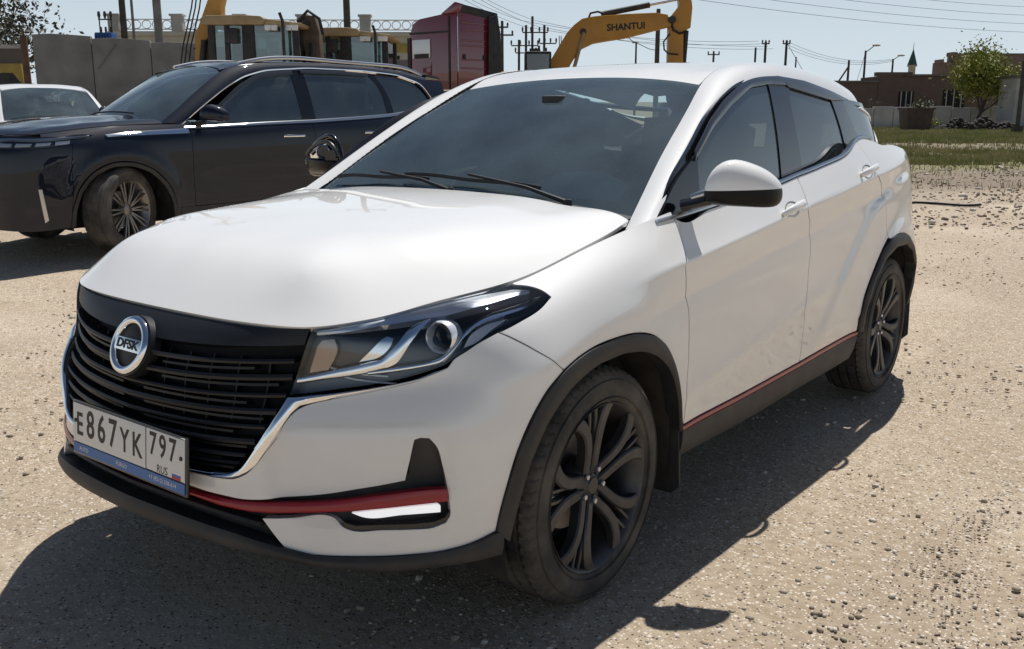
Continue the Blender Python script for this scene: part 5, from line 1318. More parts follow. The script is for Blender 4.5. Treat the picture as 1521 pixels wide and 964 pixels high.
        panel('lamp_glass', lamp, B2, hlp, M['lens'], off=0, gap=.001, thick=0, grid=.05, edge=.03, mirror=mr)
        panel('fog_strip', car2, B2, b2((-.655, .58), (-.63, .58), (-.60, .33), (-.625, .31)), M['satin'], off=.006, gap=0, thick=.02, grid=.04, edge=.02, mirror=mr)
        # glasshouse
        panel('roof_rail_panel', car2, R2, [(0, 0), (R2.smax, 0), (R2.smax, R2.tmax), (0, R2.tmax)], pm, gap=.001, thick=.02, grid=.05, edge=.025, mirror=mr)
        gl = M['window'] if not detail else M['privacy']
        panel('side_window', car2, GL2, g2((.72, 1.05), (.98, 1.22), (1.30, 1.45), (1.52, 1.555), (1.72, 1.585), (1.90, 1.59), (1.93, 1.04), (1.3, 1.02)), gl, off=-.002, gap=0, thick=0, grid=.06, edge=.04, mirror=mr)
        panel('side_window', car2, GL2, g2((2.02, 1.59), (2.5, 1.60), (2.86, 1.59), (2.96, 1.50), (3.05, 1.12), (2.05, 1.06)), gl, off=-.002, gap=0, thick=0, grid=.06, edge=.04, mirror=mr)
        panel('side_window', car2, GL2, g2((2.96, 1.58), (3.3, 1.56), (3.52, 1.50), (3.68, 1.34), (3.74, 1.18), (3.12, 1.12), (3.05, 1.40)), gl, off=-.002, gap=0, thick=0, grid=.06, edge=.04, mirror=mr)
        for py in ([(1.88, 1.61), (2.04, 1.61), (2.07, 1.04), (1.91, 1.03)], [(2.85, 1.60), (2.97, 1.59), (3.07, 1.40), (3.13, 1.12), (3.03, 1.10), (2.95, 1.50)]):
            panel('pillar_trim', car2, GL2, g2(*py), M['gloss_black'], off=.003, gap=0, thick=.02, grid=.06, edge=.03, mirror=mr)
        fl = g2((.60, 1.06), (.85, 1.235), (1.10, 1.39), (1.33, 1.505), (1.6, 1.575), (2.1, 1.615), (2.8, 1.615), (3.3, 1.585), (3.62, 1.50), (3.76, 1.30), (3.80, 1.16))
        if detail: ribbon('window_trim', car2, GL2, [(s, t+.016) for s, t in fl], [(s, t+.002) for s, t in fl], M['chrome'], off=.014, thick=.03, n=70, m=3, crown=.003, mirror=mr)
        if detail:
            vf = g2((.98, 1.24), (1.25, 1.43), (1.5, 1.55), (1.9, 1.595)); ribbon('wind_deflector', car2, GL2, vf, [(s, t-.05) for s, t in vf], M['deflector'], off=.02, thick=.004, n=30, m=3, crown=.006, mirror=mr)
            vf = g2((2.0, 1.60), (2.5, 1.605), (2.86, 1.595)); ribbon('wind_deflector', car2, GL2, vf, [(s, t-.04) for s, t in vf], M['deflector'], off=.02, thick=.004, n=30, m=3, crown=.006, mirror=mr)
            mb = MB(); pts = [(x, y, z) for x, y, z in ((.585, 1.38, 1.640), (.60, 1.58, 1.685), (.60, 2.4, 1.715), (.60, 3.1, 1.70), (.59, 3.6, 1.655), (.58, 3.75, 1.61))]
            pts = [tuple(p) for p in curve(pts, 24)]
            if mr: pts = [(-x, y, z) for x, y, z in pts]
            mb.tube(pts, .021, 8); mb.build('roof_bar', M['satin'], car2, smooth=True)
        rp2 = [(.66, 3.72), (.8, 4.0)]
        panel('rear_pillar', car2, GL2, g2((3.50, 1.56), (3.66, 1.42), (3.76, 1.22), (3.78, 1.12), (4.0, 1.12), (3.98, 1.55)), pm, off=.004, gap=0, thick=.02, grid=.08, edge=.05, mirror=mr)
        # mirror
        mv2, mf2 = mirror_shell(MS, None); mb = MB(); sg = -1 if mr else 1
        mb.add([(sg*(p[0]-.918)*1.05+sg*.93, (p[1]-.55)*1.1+.80, (p[2]-1.13)*1.05+1.14) for p in mv2], mf2); dm2 = mb.build('door_mirror', pm, car2, smooth=True, angle=50)
        mb = MB(); mb.tube([(sg*.84, .74, 1.08), (sg*.94, .79, 1.10)], .025, 8); mb.build('mirror_arm', trim, dm2, smooth=True)
        for yc in (.02, 2.78):
            mb = MB(); mb.lathe([(.05, .52), (.43, .52), (.45, .62), (.455, .88)], 30, c=(0, yc, .36), a0=-.3, a1=math.pi+.3)
            if mr: mb.v = [(-x, y, z) for x, y, z in mb.v]
            mb.build('wheel_liner', M['liner'], car2, smooth=True)
    bh = [(0, TT2-.03), (.4, TT2-.03)]+hlp[::-1][0:0]+[(.42, TT2-.20), (.62, TT2-.20), (.85, TT2-.21), (1.05, TT2-.20), (1.2, TT2-.175)]+A[1:0:-1]+A[:1]+[(.9, .0), (.4, 0), (0, 0)]
    panel('front_bumper', car2, B2, full(bh), pm, gap=.002, thick=.02, grid=.05, edge=.03)
    gh = [(0, TT2-.06), (.38, TT2-.06), (.36, .36), (.30, .22), (0, .22)]
    gr2 = panel('grille', car2, B2, full(gh), M['grille_black'], off=.004, gap=0, thick=.01, grid=.06, edge=.04)
    for z in np.linspace(.27, TT2-.1, 7): ribbon('grille_blade', gr2, B2, [(s, z) for s in np.linspace(-.35, .35, 20)], [(s, z+.018) for s in np.linspace(-.35, .35, 20)], M['satin_dark'], off=.012, thick=.02, raw=True, m=3)
    hp2 = [(x, y) for x, y, z in ED2]+[(.6, .44), (.3, .40), (0, .39)]; hp2 = hp2+[(-x, y) for x, y in hp2[-2:0:-1]]
    panel('bonnet', car2, HD2, hp2, pm, gap=.003, thick=.02, grid=.05, edge=.03, extra=lambda st, P: .010/(1+np.exp((np.abs(st[:, 0])-.45)/.02))*np.clip((st[:, 1]+.7)/.3, 0, 1))
    sm2, tm2 = SC2.smax, SC2.tmax
    ri2 = curve(B2_I, 40); ri2 = ri2[ri2[:, 1] > 1.24]
    top = SC2.pos(np.full(15, sm2), np.linspace(.03, tm2-.03, 15))
    rpp = [(x, y+.004) for x, y, z in top]+[(x-.004, y) for x, y, z in ri2[1:]]+[(.4, 3.98), (0, 4.0), (-.4, 3.98)]+[(-x+.004, y) for x, y, z in ri2[:0:-1]]
    rf = panel('roof', car2, RF2, rpp, pm, gap=.001, thick=.02, grid=.06, edge=.03)
    panel('headliner', rf, RF2, rpp, M['headliner'], off=-.05, gap=.01, thick=0, grid=.12, edge=.06)
    mb = MB(); mb.box((0, 3.98, 1.60), (1.08, .22, .03), (-.12, 0, 0)); mb.build('spoiler', pm, car2, bevel=.01)
    V = []
    for u in np.linspace(0, 1, 5):
        for x in np.linspace(-1, 1, 7): V.append((x*(.52+.14*u), 3.84+.18*u+.03*(1-x*x), 1.58-.34*u))
    link('rear_window', mesh_from(V, [(i*7+j, i*7+j+1, i*7+j+8, i*7+j+7) for i in range(4) for j in range(6)]), M['privacy'], car2)
    sc = panel('windscreen', car2, SC2, [(0, 0), (0, tm2), (sm2, tm2), (sm2, 0)], M['screen'], gap=.002, thick=.004, grid=.06, edge=.04)
    for a_, b_ in ((0, .06), (tm2, tm2-.06)): ribbon('border_print', sc, SC2, [(s, a_) for s in np.linspace(0, sm2, 20)], [(s, b_) for s in np.linspace(0, sm2, 20)], M['frit'], off=-.005, thick=.003, raw=True, m=2)
    ribbon('border_print', sc, SC2, [(0, t) for t in np.linspace(0, tm2, 20)], [(.09, t) for t in np.linspace(0, tm2, 20)], M['frit'], off=-.005, thick=.003, raw=True, m=2)
    for x0, x1 in ((-.62, -.1), (-.28, .36)):
        t0, t1 = tm2*(x0/.72+1)/2, tm2*(x1/.72+1)/2; mb = MB()
        mb.tube([Vector(SC2.pos(np.array([.06]), np.array([t]))[0])+Vector((0, -.01, .02)) for t in np.linspace(t0, t1, 8)], .008, 6); mb.build('wiper', M['black_trim'], car2, smooth=True)
    mb = MB(); mb.span(-.62, .62, -.6, 3.7, .22, .45); mb.span(-.86, .86, .55, 2.25, .26, .45); mb.build('underbody', M['under'], car2)
    mb = MB(); mb.span(-.7, .7, -.6, .4, .5, .85); mb.span(-.74, .74, .40, .52, .45, 1.08); mb.build('engine_bay', M['under'], car2)
    mb = MB(); mb.prism([(.40, 1.10), (.75, 1.12), (.84, 1.08), (.84, .85), (.7, .6), (.4, .6)], 'X', -.72, .72); mb.build('dashboard', M['dash'], car2, bevel=.03)
    mb = MB(); mb.tube([(.36+.18*math.cos(a), 1.08+.06*math.sin(a), .98+.17*math.sin(a)) for a in np.linspace(0, 6.283, 30, endpoint=False)], .015, 8, closed=True); mb.build('steering_wheel', M['cabin'], car2, smooth=True)
    for x, y in ((.37, 1.5), (-.37, 1.5), (.37, 2.4), (-.37, 2.4)):
        st_ = MB(); st_.box((x, y, .68), (.5, .5, .16)); seat = st_.build('seat', M['seat'], car2, bevel=.05)
        st_ = MB(); st_.box((x, y+.3, .98), (.48, .14, .62), (-.28, 0, 0)); st_.build('backrest', M['seat'], seat, bevel=.05)
        st_ = MB(); st_.box((x, y+.42, 1.34), (.26, .10, .17), (-.2, 0, 0)); st_.build('head_rest', M['seat'], seat, bevel=.03)
    w0 = None
    for (x, y, rz_) in ((.80, .02, steer), (.80, 2.78, 0), (-.80, .02, math.pi+steer), (-.80, 2.78, math.pi)):
        if w0 is None: w0 = small_wheel(car2, M['silver_rim']); w_ = w0
        else: w_ = copy_tree(w0, car2)
        w_.location = (x, y, .365); w_.rotation_euler = (0, 0, rz_)
    return car2
second_car('dark blue SUV with chrome window line and silver roof bars beside the white crossover', M['dark_paint'], M['black_trim'], (-6.50, 2.42, float(gz(-6.0, 3.2))), math.radians(-2.5), (1, 1.07, 1.035), steer=.48)
second_car('white car showing roof and windscreen over the bonnet of the dark SUV', M['white2'], M['black_trim'], (-10.9, 4.7, float(gz(-10.9, 4.7))), math.radians(75), (.96, .95, .93), detail=False, steer=0.)
# ---------------------------------------------------------------- machines behind the cars
M['machine_yellow'] = varied('machine_yellow', (.52, .27, .045), (.40, .20, .04), 3, .45, lo=.4, hi=.8)
M['loader_tan'] = varied('loader_tan', (.40, .29, .15), (.30, .21, .11), 3, .5)
M['machine_black'] = varied('machine_black', (.018, .018, .02), (.045, .04, .036), 5, .6)
M['arm_brown'] = varied('greasy_arm', (.13, .085, .05), (.07, .05, .035), 6, .6)
M['hose'] = mat('hose', (.015, .015, .016), .5)
M['truck_red'] = paint('truck_red', (.17, .016, .035), .4, dust=.3)
M['lamp_white'] = mat('lamp_white', (.75, .76, .76), .2, coat=.5)
M['cab_glass'] = sheet_glass('cab_glass', (.62, .74, .76), extra=.06)
M['steel'] = mat('steel_rod', (.6, .6, .6), .25, 1.)
def frame(name, label, cat, right, depth, group=None, rot=0., up=0.):
    return empty(name, label, cat, at(right, depth, up), YAW+rot, group)
def big_wheel(parent, name, c, r, w, m=None):
    mb = MB(); mb.lathe([(r*.55, -w/2), (r*.9, -w/2), (r, -w*.36), (r, w*.36), (r*.9, w/2), (r*.55, w/2)], 32, 'X', c=c); t = mb.build(name, M['rubber'], parent, smooth=True, angle=35)
    mb = MB(); mb.lathe([(.0, w*.2), (r*.3, w*.25), (r*.55, w*.42), (r*.57, w*.3)], 24, 'X', c=c); mb.lathe([(.0, -w*.2), (r*.3, -w*.25), (r*.55, -w*.42), (r*.57, -w*.3)], 24, 'X', c=c); mb.build('rim', M['loader_tan'], t, smooth=True)
    return t
def backhoe(label, right, depth, w, zr, arm):
    """loader with a glazed cab; local x runs along the picture, y away"""
    r = frame('backhoe_loader', label, 'loader', right, depth, 'backhoe loaders behind the dark SUV')
    mb = MB(); mb.span(-w/2-.2, w/2+.2, -.2, 1.7, .55, 1.25); ch = mb.build('chassis', M['loader_tan'], r, bevel=.05)
    mb = MB(); mb.span(w/2+.2, w/2+1.7, .1, 1.4, .8, 1.55); mb.build('engine_hood', M['loader_tan'], r, bevel=.08)
    big_wheel(r, 'rear_tyre', (-w/2+.35, -.28, .68), .68, .42); big_wheel(r, 'rear_tyre', (-w/2+.35, 1.75, .68), .68, .42); big_wheel(r, 'front_tyre', (w/2+1.2, -.1, .46), .46, .34); big_wheel(r, 'front_tyre', (w/2+1.2, 1.6, .46), .46, .34)
    for t in [o for o in r.children if 'tyre' in o.name]:
        # wheels roll along the machine's length
        cx = np.mean([v.co.x for v in t.data.vertices]); cy = np.mean([v.co.y for v in t.data.vertices])
        for o in [t]+list(t.children):
            for v in o.data.vertices: dx, dy = v.co.x-cx, v.co.y-cy; v.co.x, v.co.y = cx-dy, cy+dx
    # cab posts
    posts = [(-w/2+.04, 0), (w/2-.04, 0), (-w/2+.04, 1.45), (w/2-.04, 1.45), (-w*.06, 0), (-w*.30, 0)]
    for k, (x, y) in enumerate(posts):
        mb = MB(); tw = .07 if k < 4 else (.13 if k == 4 else .05); mb.prism([(x-tw, 1.2), (x+tw, 1.2), (x*.97+tw*.8, zr-.16), (x*.97-tw*.8, zr-.16)], 'Y', y-.04, y+.05); mb.build('cab_post', M['machine_black'], r, bevel=.01)
    mb = MB(); mb.span(-w/2+.05, w/2-.05, .0, 1.45, 1.15, 1.40); mb.build('cab_floor', M['machine_black'], r)
    for y in (.005, 1.45):
        mb = MB(); mb.span(-w/2+.1, w/2-.1, y-.004, y+.004, 1.4, zr-.15); mb.build('cab_window', M['cab_glass'], r)
    mb = MB(); mb.span(w/2-.05, w/2-.04, .05, 1.4, 1.4, zr-.15); mb.build('cab_window', M['cab_glass'], r)
    # roof with a raised lip and a lower tail
    mb = MB(); mb.prism([(-w/2-.10, zr-.17), (w/2*.25, zr-.17), (w/2*.30, zr-.08), (w/2*.2, zr-.02), (-w/2*.2, zr), (-w/2, zr-.01), (-w/2-.10, zr-.06)], 'Y', -.12, 1.6); mb.build('cab_roof', M['loader_tan'], r, bevel=.03)
    mb = MB(); mb.prism([(w/2*.25, zr-.20), (w/2+.06, zr-.20), (w/2+.08, zr-.14), (w/2*.25, zr-.06)], 'Y', -.08, 1.55); mb.build('roof_tail', M['loader_tan'], r, bevel=.02)
    for x in (w/2*.36, w/2*.50, w/2*.82, w/2*.95):
        mb = MB(); mb.span(x-.05, x+.05, -.17, -.08, zr-.27, zr-.18); l = mb.build('work_lamp', M['lamp_white'], r, bevel=.012)
    mb = MB(); mb.tube([(w/2*.72, -.25, 1.4), (w/2*.72, -.25, zr-.12), (w/2*.66, -.25, zr+.02)], .028, 8); mb.build('exhaust', M['machine_black'], r, smooth=True)
    st = MB(); st.box((-w*.05, .75, 1.62), (.5, .5, .14)); st.box((-w*.2, .75, 2.0), (.14, .5, .7), (0, -.15, 0)); st.build('driver_seat', M['machine_black'], r, bevel=.04)
    mb = MB(); mb.span(-w*.30, -w*.16, -.10, -.03, zr-.48, zr-.22); mb.build('mirror', M['machine_black'], r, bevel=.02)
    for x in (.12, .22): 
        mb = MB(); mb.tube([(x, .5, 1.4), (x+.03, .45, 1.95)], .015, 6); mb.build('lever', M['machine_black'], r)
    if arm == 'boom':
        # backhoe boom rising at the side, with hoses
        ol = [(-.32, 1.0), (-.20, 2.49), (.05, 3.06), (.30, 3.6), (.52, 3.7), (.30, 3.0), (.29, 2.81), (-.02, 2.37), (-.14, 1.0)]
        mb = MB(); mb.prism([(x-w/2-.15, z) for x, z in ol], 'Y', .35, .65); bo = mb.build('boom', M['machine_yellow'], r, bevel=.02)
        for k, dx in enumerate((-.05, -.11, -.16)):
            mb = MB(); mb.tube([(x-w/2-.15+dx, .3-.05*k, z) for x, z in ((-.30, 1.9), (-.22, 2.3), (-.12, 2.62), (-.02, 2.95), (.05, 3.3), (.2, 3.7))], .013, 6); mb.build('hose', M['hose'], bo, smooth=True)
        mb = MB(); mb.tube([(-w/2-.42, .45, 2.25), (-w/2-.28, .42, 2.35), (-w/2-.30, .42, 2.55), (-w/2-.40, .45, 2.60)], .014, 6); mb.build('hose', M['hose'], bo, smooth=True)
        mb = MB(); mb.tube([(-w/2-.30, .28, 1.6), (-w/2-.16, .28, 2.4)], .06, 10); mb.build('ram', M['machine_black'], bo, smooth=True)
    if arm == 'folded':
        pass
    return r
backhoe('tan backhoe loader with raised yellow boom behind the dark SUV', -4.60, 17.5, 1.62, 2.80, 'boom')
backhoe('tan backhoe loader with greasy folded arm, next to the red truck cab', -3.22, 19.5, 1.50, 2.74, None)
# folded digging arm beside the second loader
r = frame('digger_arm', 'greasy brown folded digging arm between the two loader cabs', 'digger arm', -3.72, 18.2)
mb = MB(); mb.prism([(-.16, .3), (.12, .3), (.20, 1.9), (.18, 2.55), (.10, 2.84), (-.12, 2.86), (-.22, 2.62), (-.10, 2.2), (-.08, 1.6)], 'Y', -.16, .16); mb.build('arm_link', M['arm_brown'], r, bevel=.03)
mb = MB(); mb.tube([(-.20, -.2, 2.72), (.0, -.22, 2.92), (.2, -.2, 2.78), (.26, -.2, 2.5)], .03, 8); mb.build('hose', M['hose'], r, smooth=True)
mb = MB(); mb.tube([(.0, -.22, 1.2), (.06, -.22, 2.35)], .055, 10); mb.build('ram', M['machine_black'], r, smooth=True)
mb = MB(); mb.lathe([(.0, -.2), (.09, -.2), (.09, .2), (.0, .2)], 14, 'Y', c=(-.06, 0, 2.70)); mb.build('pivot_pin', M['machine_black'], r, smooth=True, angle=40)
mb = MB(); mb.span(-.3, .3, -.3, .3, 0, .35); mb.build('arm_foot', M['arm_brown'], r, bevel=.04)

# ---- dark red truck tractor, seen from behind its left side
r = frame('truck_tractor', 'dark red truck cab with roof deflector behind the dark SUV', 'truck', -1.28, 23.2, None, math.radians(-32))
L_, W_ = 1.55, 2.05       # local: +x along the rear wall to the right, -x..; side wall along y
def tk(name, poly, axis, a, b, m=None, par=None, bev=.03): 
    mb = MB(); mb.prism(poly, axis, a, b); return mb.build(name, m or M['truck_red'], par or r, bevel=bev)
# local frame: rear wall lies in the x-z plane at y=0 (x 0..1.25), side wall in the y-z plane at x=0 running away to -x
r.rotation_euler = (0, 0, YAW)
side = [(-1.27, 1.0), (-1.27, 2.3), (-1.25, 2.86), (-1.15, 3.17), (-.98, 3.28), (-.36, 3.36), (-.02, 3.38), (-.02, 1.0)]
def skew(mb, ky): mb.v = [(x, y+ky*x, z) for x, y, z in mb.v]; return mb
mb = MB(); mb.prism(side, 'Y', 0, 2.2); skew(mb, -.75); cabo = mb.build('cab_side', M['truck_red'], r, bevel=.04)
mb = MB(); mb.prism([(-.0, .95), (-.0, 3.40), (.95, 3.30), (1.0, .95)], 'Y', 0.0, .35); skew(mb, .9); mb.build('rear_wall', M['truck_red'], r, bevel=.03)
for z in (3.14, 2.98, 2.74, 2.62, 2.3, 2.1):
    mb = MB(); mb.span(.08, .70, -.02, .03, z-.02, z+.02); skew(mb, .9); mb.build('wall_rib', M['truck_red'], r, bevel=.008)
for x in (.15, .62):
    mb = MB(); mb.span(x-.03, x+.03, -.03, .02, 2.30, 2.42); skew(mb, .9); mb.build('grab_handle', M['machine_black'], r)
mb = MB(); mb.prism([(-.40, 3.34), (-.06, 3.60), (.14, 3.54), (.05, 3.36)], 'Y', -.05, 1.6); skew(mb, -.4); mb.build('roof_deflector', M['truck_red'], r, bevel=.02)
mb = MB(); mb.prism([(-.02, 3.58), (.92, 3.42), (.95, 3.25), (.80, 3.27), (.06, 3.38)], 'Y', -.02, .06); skew(mb, .9); mb.build('deflector_edge', M['machine_black'], r, bevel=.01)
mb = MB(); mb.prism([(.70, .95), (.72, 3.30), (.92, 3.38), (1.0, 2.95), (1.04, .95)], 'Y', -.12, -.06); skew(mb, .9); mb.build('side_fairing', M['machine_black'], r, bevel=.02)
mb = MB(); mb.span(-1.17, -.70, -.03, .02, 2.36, 2.80); skew(mb, -.75); wn_ = mb.build('door_window', M['lamp_clear'], r, bevel=.03)
mb = MB(); mb.span(-1.12, -.74, -.04, -.02, 2.36, 2.46); skew(mb, -.75); mb.build('window_gasket', M['machine_black'], wn_)
mb = MB(); mb.span(-1.24, -.22, -.025, .02, 2.93, 2.97); skew(mb, -.75); mb.build('side_line', M['machine_black'], r)
mb = MB(); mb.span(-1.30, -1.22, -.03, .05, 1.4, 2.85); skew(mb, -.75); mb.build('front_seal', M['machine_black'], r)
mb = MB(); mb.span(-.24, -.20, -.02, .02, 1.0, 3.30); skew(mb, -.75); mb.build('door_gap', M['machine_black'], r)
mb = MB(); mb.span(-1.2, 1.6, .3, 2.4, .5, 1.0); mb.build('chassis', M['machine_black'], r, bevel=.03)
for x, y in ((-.7, .75), (.9, .95), (1.5, 1.4)): big_wheel(r, 'tyre', (x, y, .5), .5, .32)

# ---- excavator
ex = frame('excavator', 'yellow crawler excavator with black lettering on its arched boom', 'excavator', 0, 26)
M['exc_yellow'] = varied('excavator_yellow', (.50, .235, .028), (.40, .18, .03), 2, .4, lo=.4, hi=.85)
BM = [(1.03,2.35),(1.24,2.70),(1.47,3.07),(1.63,3.24),(1.84,3.40),(2.09,3.45),(2.35,3.48),(3.01,3.52),(3.77,3.55),(4.07,3.50),(4.20,3.40),(4.15,3.24),(3.55,3.09),(2.97,2.95),(2.49,2.88),(2.15,2.82),(1.85,2.68),(1.62,2.39)]
bl = [(.55, 1.35), (.75, 1.85)]+BM+[(1.30, 1.85), (1.05, 1.35)]
mb = MB(); mb.prism(bl, 'Y', -.24, .24); boom = mb.build('boom', M['exc_yellow'], ex, bevel=.02)
for y in (-.245, .245):
    mb = MB(); mb.tube([(x, y*.9, z+.012) for x, z in BM[0:10]], .022, 6); mb.build('pipe', M['exc_yellow'], boom, smooth=True)
t = text_obj('boom_lettering', 'SHANTUI', .235, (2.985, -.248, 3.225), (math.pi/2, math.radians(-3.5), 0), M['plate_black'], boom, sx=1.02, depth=.003, bold=.006)
ST = [(4.35,4.02),(4.38,3.75),(4.20,3.53),(4.12,3.21),(4.13,2.35),(4.16,1.35),(4.34,1.2),(4.48,1.35),(4.53,2.35),(4.51,3.11),(4.69,3.21),(4.72,3.72),(4.67,4.02),(4.60,4.35),(4.42,4.35)]
mb = MB(); mb.prism(ST, 'Y', -.17, .17); stick = mb.build('stick', M['exc_yellow'], ex, bevel=.02)
mb = MB(); mb.tube([(2.35, -.0, 3.56), (3.62, -.0, 3.80)], .075, 12); cyl = mb.build('boom_ram', M['machine_black'], ex, smooth=True, angle=40)
mb = MB(); mb.tube([(3.60, 0, 3.795), (4.42, 0, 3.955)], .038, 10); mb.build('ram_rod', M['steel'], cyl, smooth=True)
mb = MB(); mb.tube([(2.0, -.1, 3.42), (2.06, -.1, 3.58), (2.25, -.1, 3.62), (2.42, -.1, 3.56)], .028, 8); mb.build('hose', M['hose'], boom, smooth=True)
mb = MB(); mb.tube([(4.14, -.2, 3.05), (3.98, -.25, 2.85), (4.0, -.25, 2.65), (4.12, -.22, 2.55), (4.38, -.2, 2.53)], .022, 8); mb.build('hose', M['hose'], stick, smooth=True)
mb = MB(); mb.tube([(4.16, -.2, 3.40), (4.22, -.22, 3.15), (4.40, -.22, 3.06), (4.60, -.2, 3.12)], .030, 8); mb.build('hose', M['hose'], stick, smooth=True)
mb = MB(); mb.tube([(4.60, .0, 3.15), (4.56, 0, 2.3), (4.5, 0, 1.5)], .075, 10); mb.build('bucket_ram', M['machine_black'], stick, smooth=True)
mb = MB(); mb.lathe([(.0, -.28), (.10, -.28), (.10, .28), (.0, .28)], 16, 'Y', c=(4.18, 0, 3.40)); mb.build('pivot_pin', M['machine_black'], stick, smooth=True, angle=40)
mb = MB(); mb.lathe([(.0, -.27), (.085, -.27), (.085, .27), (.0, .27)], 16, 'Y', c=(1.86, 0, 3.10)); mb.build('pivot_pin', M['machine_black'], boom, smooth=True, angle=40)
mb = MB(); mb.tube([(1.88, -.25, 3.08), (1.80, -.26, 2.80), (1.70, -.26, 2.4), (1.45, -.26, 1.5)], .05, 8); mb.build('lift_ram', M['loader_tan'], boom, smooth=True)
for x in (1.28, 1.33):
    mb = MB(); mb.tube([(x-.02, 0, 2.75), (x-.03, 0, 3.02)], .012, 6); mb.build('grease_pipe', M['machine_black'], boom)
mb = MB(); mb.prism([(4.0, 1.3), (4.6, 1.2), (4.9, .7), (4.7, .25), (4.2, .1), (3.7, .35), (3.85, .8)], 'Y', -.55, .55); mb.build('bucket', M['machine_black'], ex, bevel=.03)
mb = MB(); mb.span(-2.2, 1.0, -1.3, 1.3, 1.0, 2.05); mb.build('engine_house', M['exc_yellow'], ex, bevel=.08)
mb = MB(); mb.span(.32, 1.0, -1.25, -.35, 2.0, 2.55); mb.build('cab', M['machine_black'], ex, bevel=.05)
mb = MB(); mb.span(.38, .94, -1.262, -1.25, 2.08, 2.48); mb.build('cab_window', M['cab_glass'], ex)
for y in (-1.05, 1.05):
    mb = MB(); n_ = 14; ol = [(-1.6+.45*math.cos(a), .45+.45*math.sin(a)) for a in np.linspace(math.pi/2, 3*math.pi/2, n_)]+[(1.3+.45*math.cos(a), .45+.45*math.sin(a)) for a in np.linspace(-math.pi/2, math.pi/2, n_)]
    mb.prism(ol, 'Y', y-.28, y+.28); mb.build('crawler_track', M['machine_black'], ex, bevel=.02)
mb = MB(); mb.span(-.8, .8, -.8, .8, .4, 1.05); mb.build('undercarriage', M['machine_black'], ex)

# ---------------------------------------------------------------- concrete wall, gate, buildings
def concrete(name, c0, c1, s=1.2): return varied(name, c0, c1, s, .92, (30, .35, .01), lo=.35, hi=.7)
M['concrete'] = concrete('old_concrete', (.20, .185, .17), (.31, .29, .27))
M['concrete2'] = concrete('pale_block', (.33, .32, .31), (.45, .44, .42))
M['beige_wall'] = varied('beige_plaster', (.46, .42, .36), (.54, .50, .43), .6, .9)
M['brick'] = mat('brick', (.2, .1, .08), .9)
def brick_mat(m, c1, c2, mortar, scale):
    tc = nd(m, 'ShaderNodeTexCoord'); mp = nd(m, 'ShaderNodeMapping'); mp.inputs['Rotation'].default_value = (math.pi/2, 0, 0); lk(m, tc.outputs['Object'], mp.inputs[0])
    b = nd(m, 'ShaderNodeTexBrick'); b.inputs['Scale'].default_value = scale; b.inputs['Color1'].default_value = (*c1, 1); b.inputs['Color2'].default_value = (*c2, 1); b.inputs['Mortar'].default_value = (*mortar, 1); b.inputs['Mortar Size'].default_value = .02
    lk(m, mp.outputs[0], b.inputs['Vector']); n = noise(m, .8, 8, .7)
    lk(m, mix(m, ramp(m, n, [(.35, (0, 0, 0)), (.75, (.7, .7, .7))]), b.outputs['Color'], (.10, .075, .065)), bsdf(m).inputs['Base Color'])
    return m
brick_mat(M['brick'], (.105, .068, .055), (.145, .09, .072), (.15, .125, .11), 4)
M['brick_pale'] = brick_mat(mat('brick_pale', (.3, .2, .18), .9), (.215, .135, .11), (.25, .16, .132), (.22, .18, .16), 4)
M['roof_felt'] = varied('roof_felt', (.10, .09, .085), (.16, .14, .13), 1, .9)
M['dark_opening'] = mat('dark_opening', (.015, .015, .016), .9)
w = frame('concrete_wall', 'tall grey precast concrete panel wall behind the dark SUV', 'wall', -13.18, 27)
# panels follow the line of the wall, top stepping down to the right
for k in range(7):
    x0 = k*1.62; mb = MB(); top = 3.12-.070*x0; mb.span(x0+.012, x0+1.608, -.07, .07, -.3, top+.01*(k % 2)); mb.box((x0+.81, -.085, 1.6), (1.3, .03, 2.2))
    mb = MB(); mb.prism([(x0+.012, -.3), (x0+1.608, -.3), (x0+1.608, top-.05), (x0+1.1, top-.01), (x0+.5, top+.02), (x0+.012, top)], 'Y', -.07, .07)
    mb.v = [(x, y+.30*x*.0, z) for x, y, z in mb.v]; mb.build('wall_panel', M['concrete'], w, bevel=.012)
for x0, x1, s in ((1.75, 2.3, 1), (4.6, 4.1, 1), (5.3, 5.8, 1)):
    mb = MB(); mb.tube([(x0, -.075, 2.2), (x1, -.075, 2.85)], .035, 6, flat=(1, .4)); mb.build('wall_rib', M['concrete'], w)
g_ = frame('yard_gate', 'yellow framed dark metal gate beside the concrete wall', 'gate', -11.6, 22)
M['gate_yellow'] = varied('gate_yellow', (.40, .29, .05), (.30, .2, .06), 4, .6)
mb = MB(); mb.span(-1.6, .55, -.02, .02, .1, 1.95); mb.build('gate_leaf', M['machine_black'], g_)
for k in range(4):
    mb = MB(); mb.span(-1.6, .55, -.045, -.02, .2+.42*k, .55+.42*k); mb.build('gate_board', M['machine_black'], g_, bevel=.01)
mb = MB(); mb.prism([(-1.6, 2.15), (.55, 2.15), (.58, 1.65), (.35, 1.95), (-1.6, 1.98)], 'Y', -.05, .03); mb.build('gate_frame', M['gate_yellow'], g_)
mb = MB(); mb.span(-1.7, .60, -.03, .03, 2.48, 2.56); mb.build('gate_bar', M['concrete2'], g_)
mb = MB(); mb.span(-1.6, .5, .3, .34, 2.1, 2.5); mb.build('gate_panel', M['roof_felt'], g_)
pp = frame('gate_post', 'rusty brown steel post at the end of the concrete wall', 'post', -10.90, 21.9)
M['rust'] = varied('rust', (.16, .085, .05), (.09, .055, .04), 6, .85, (40, .3, .005))
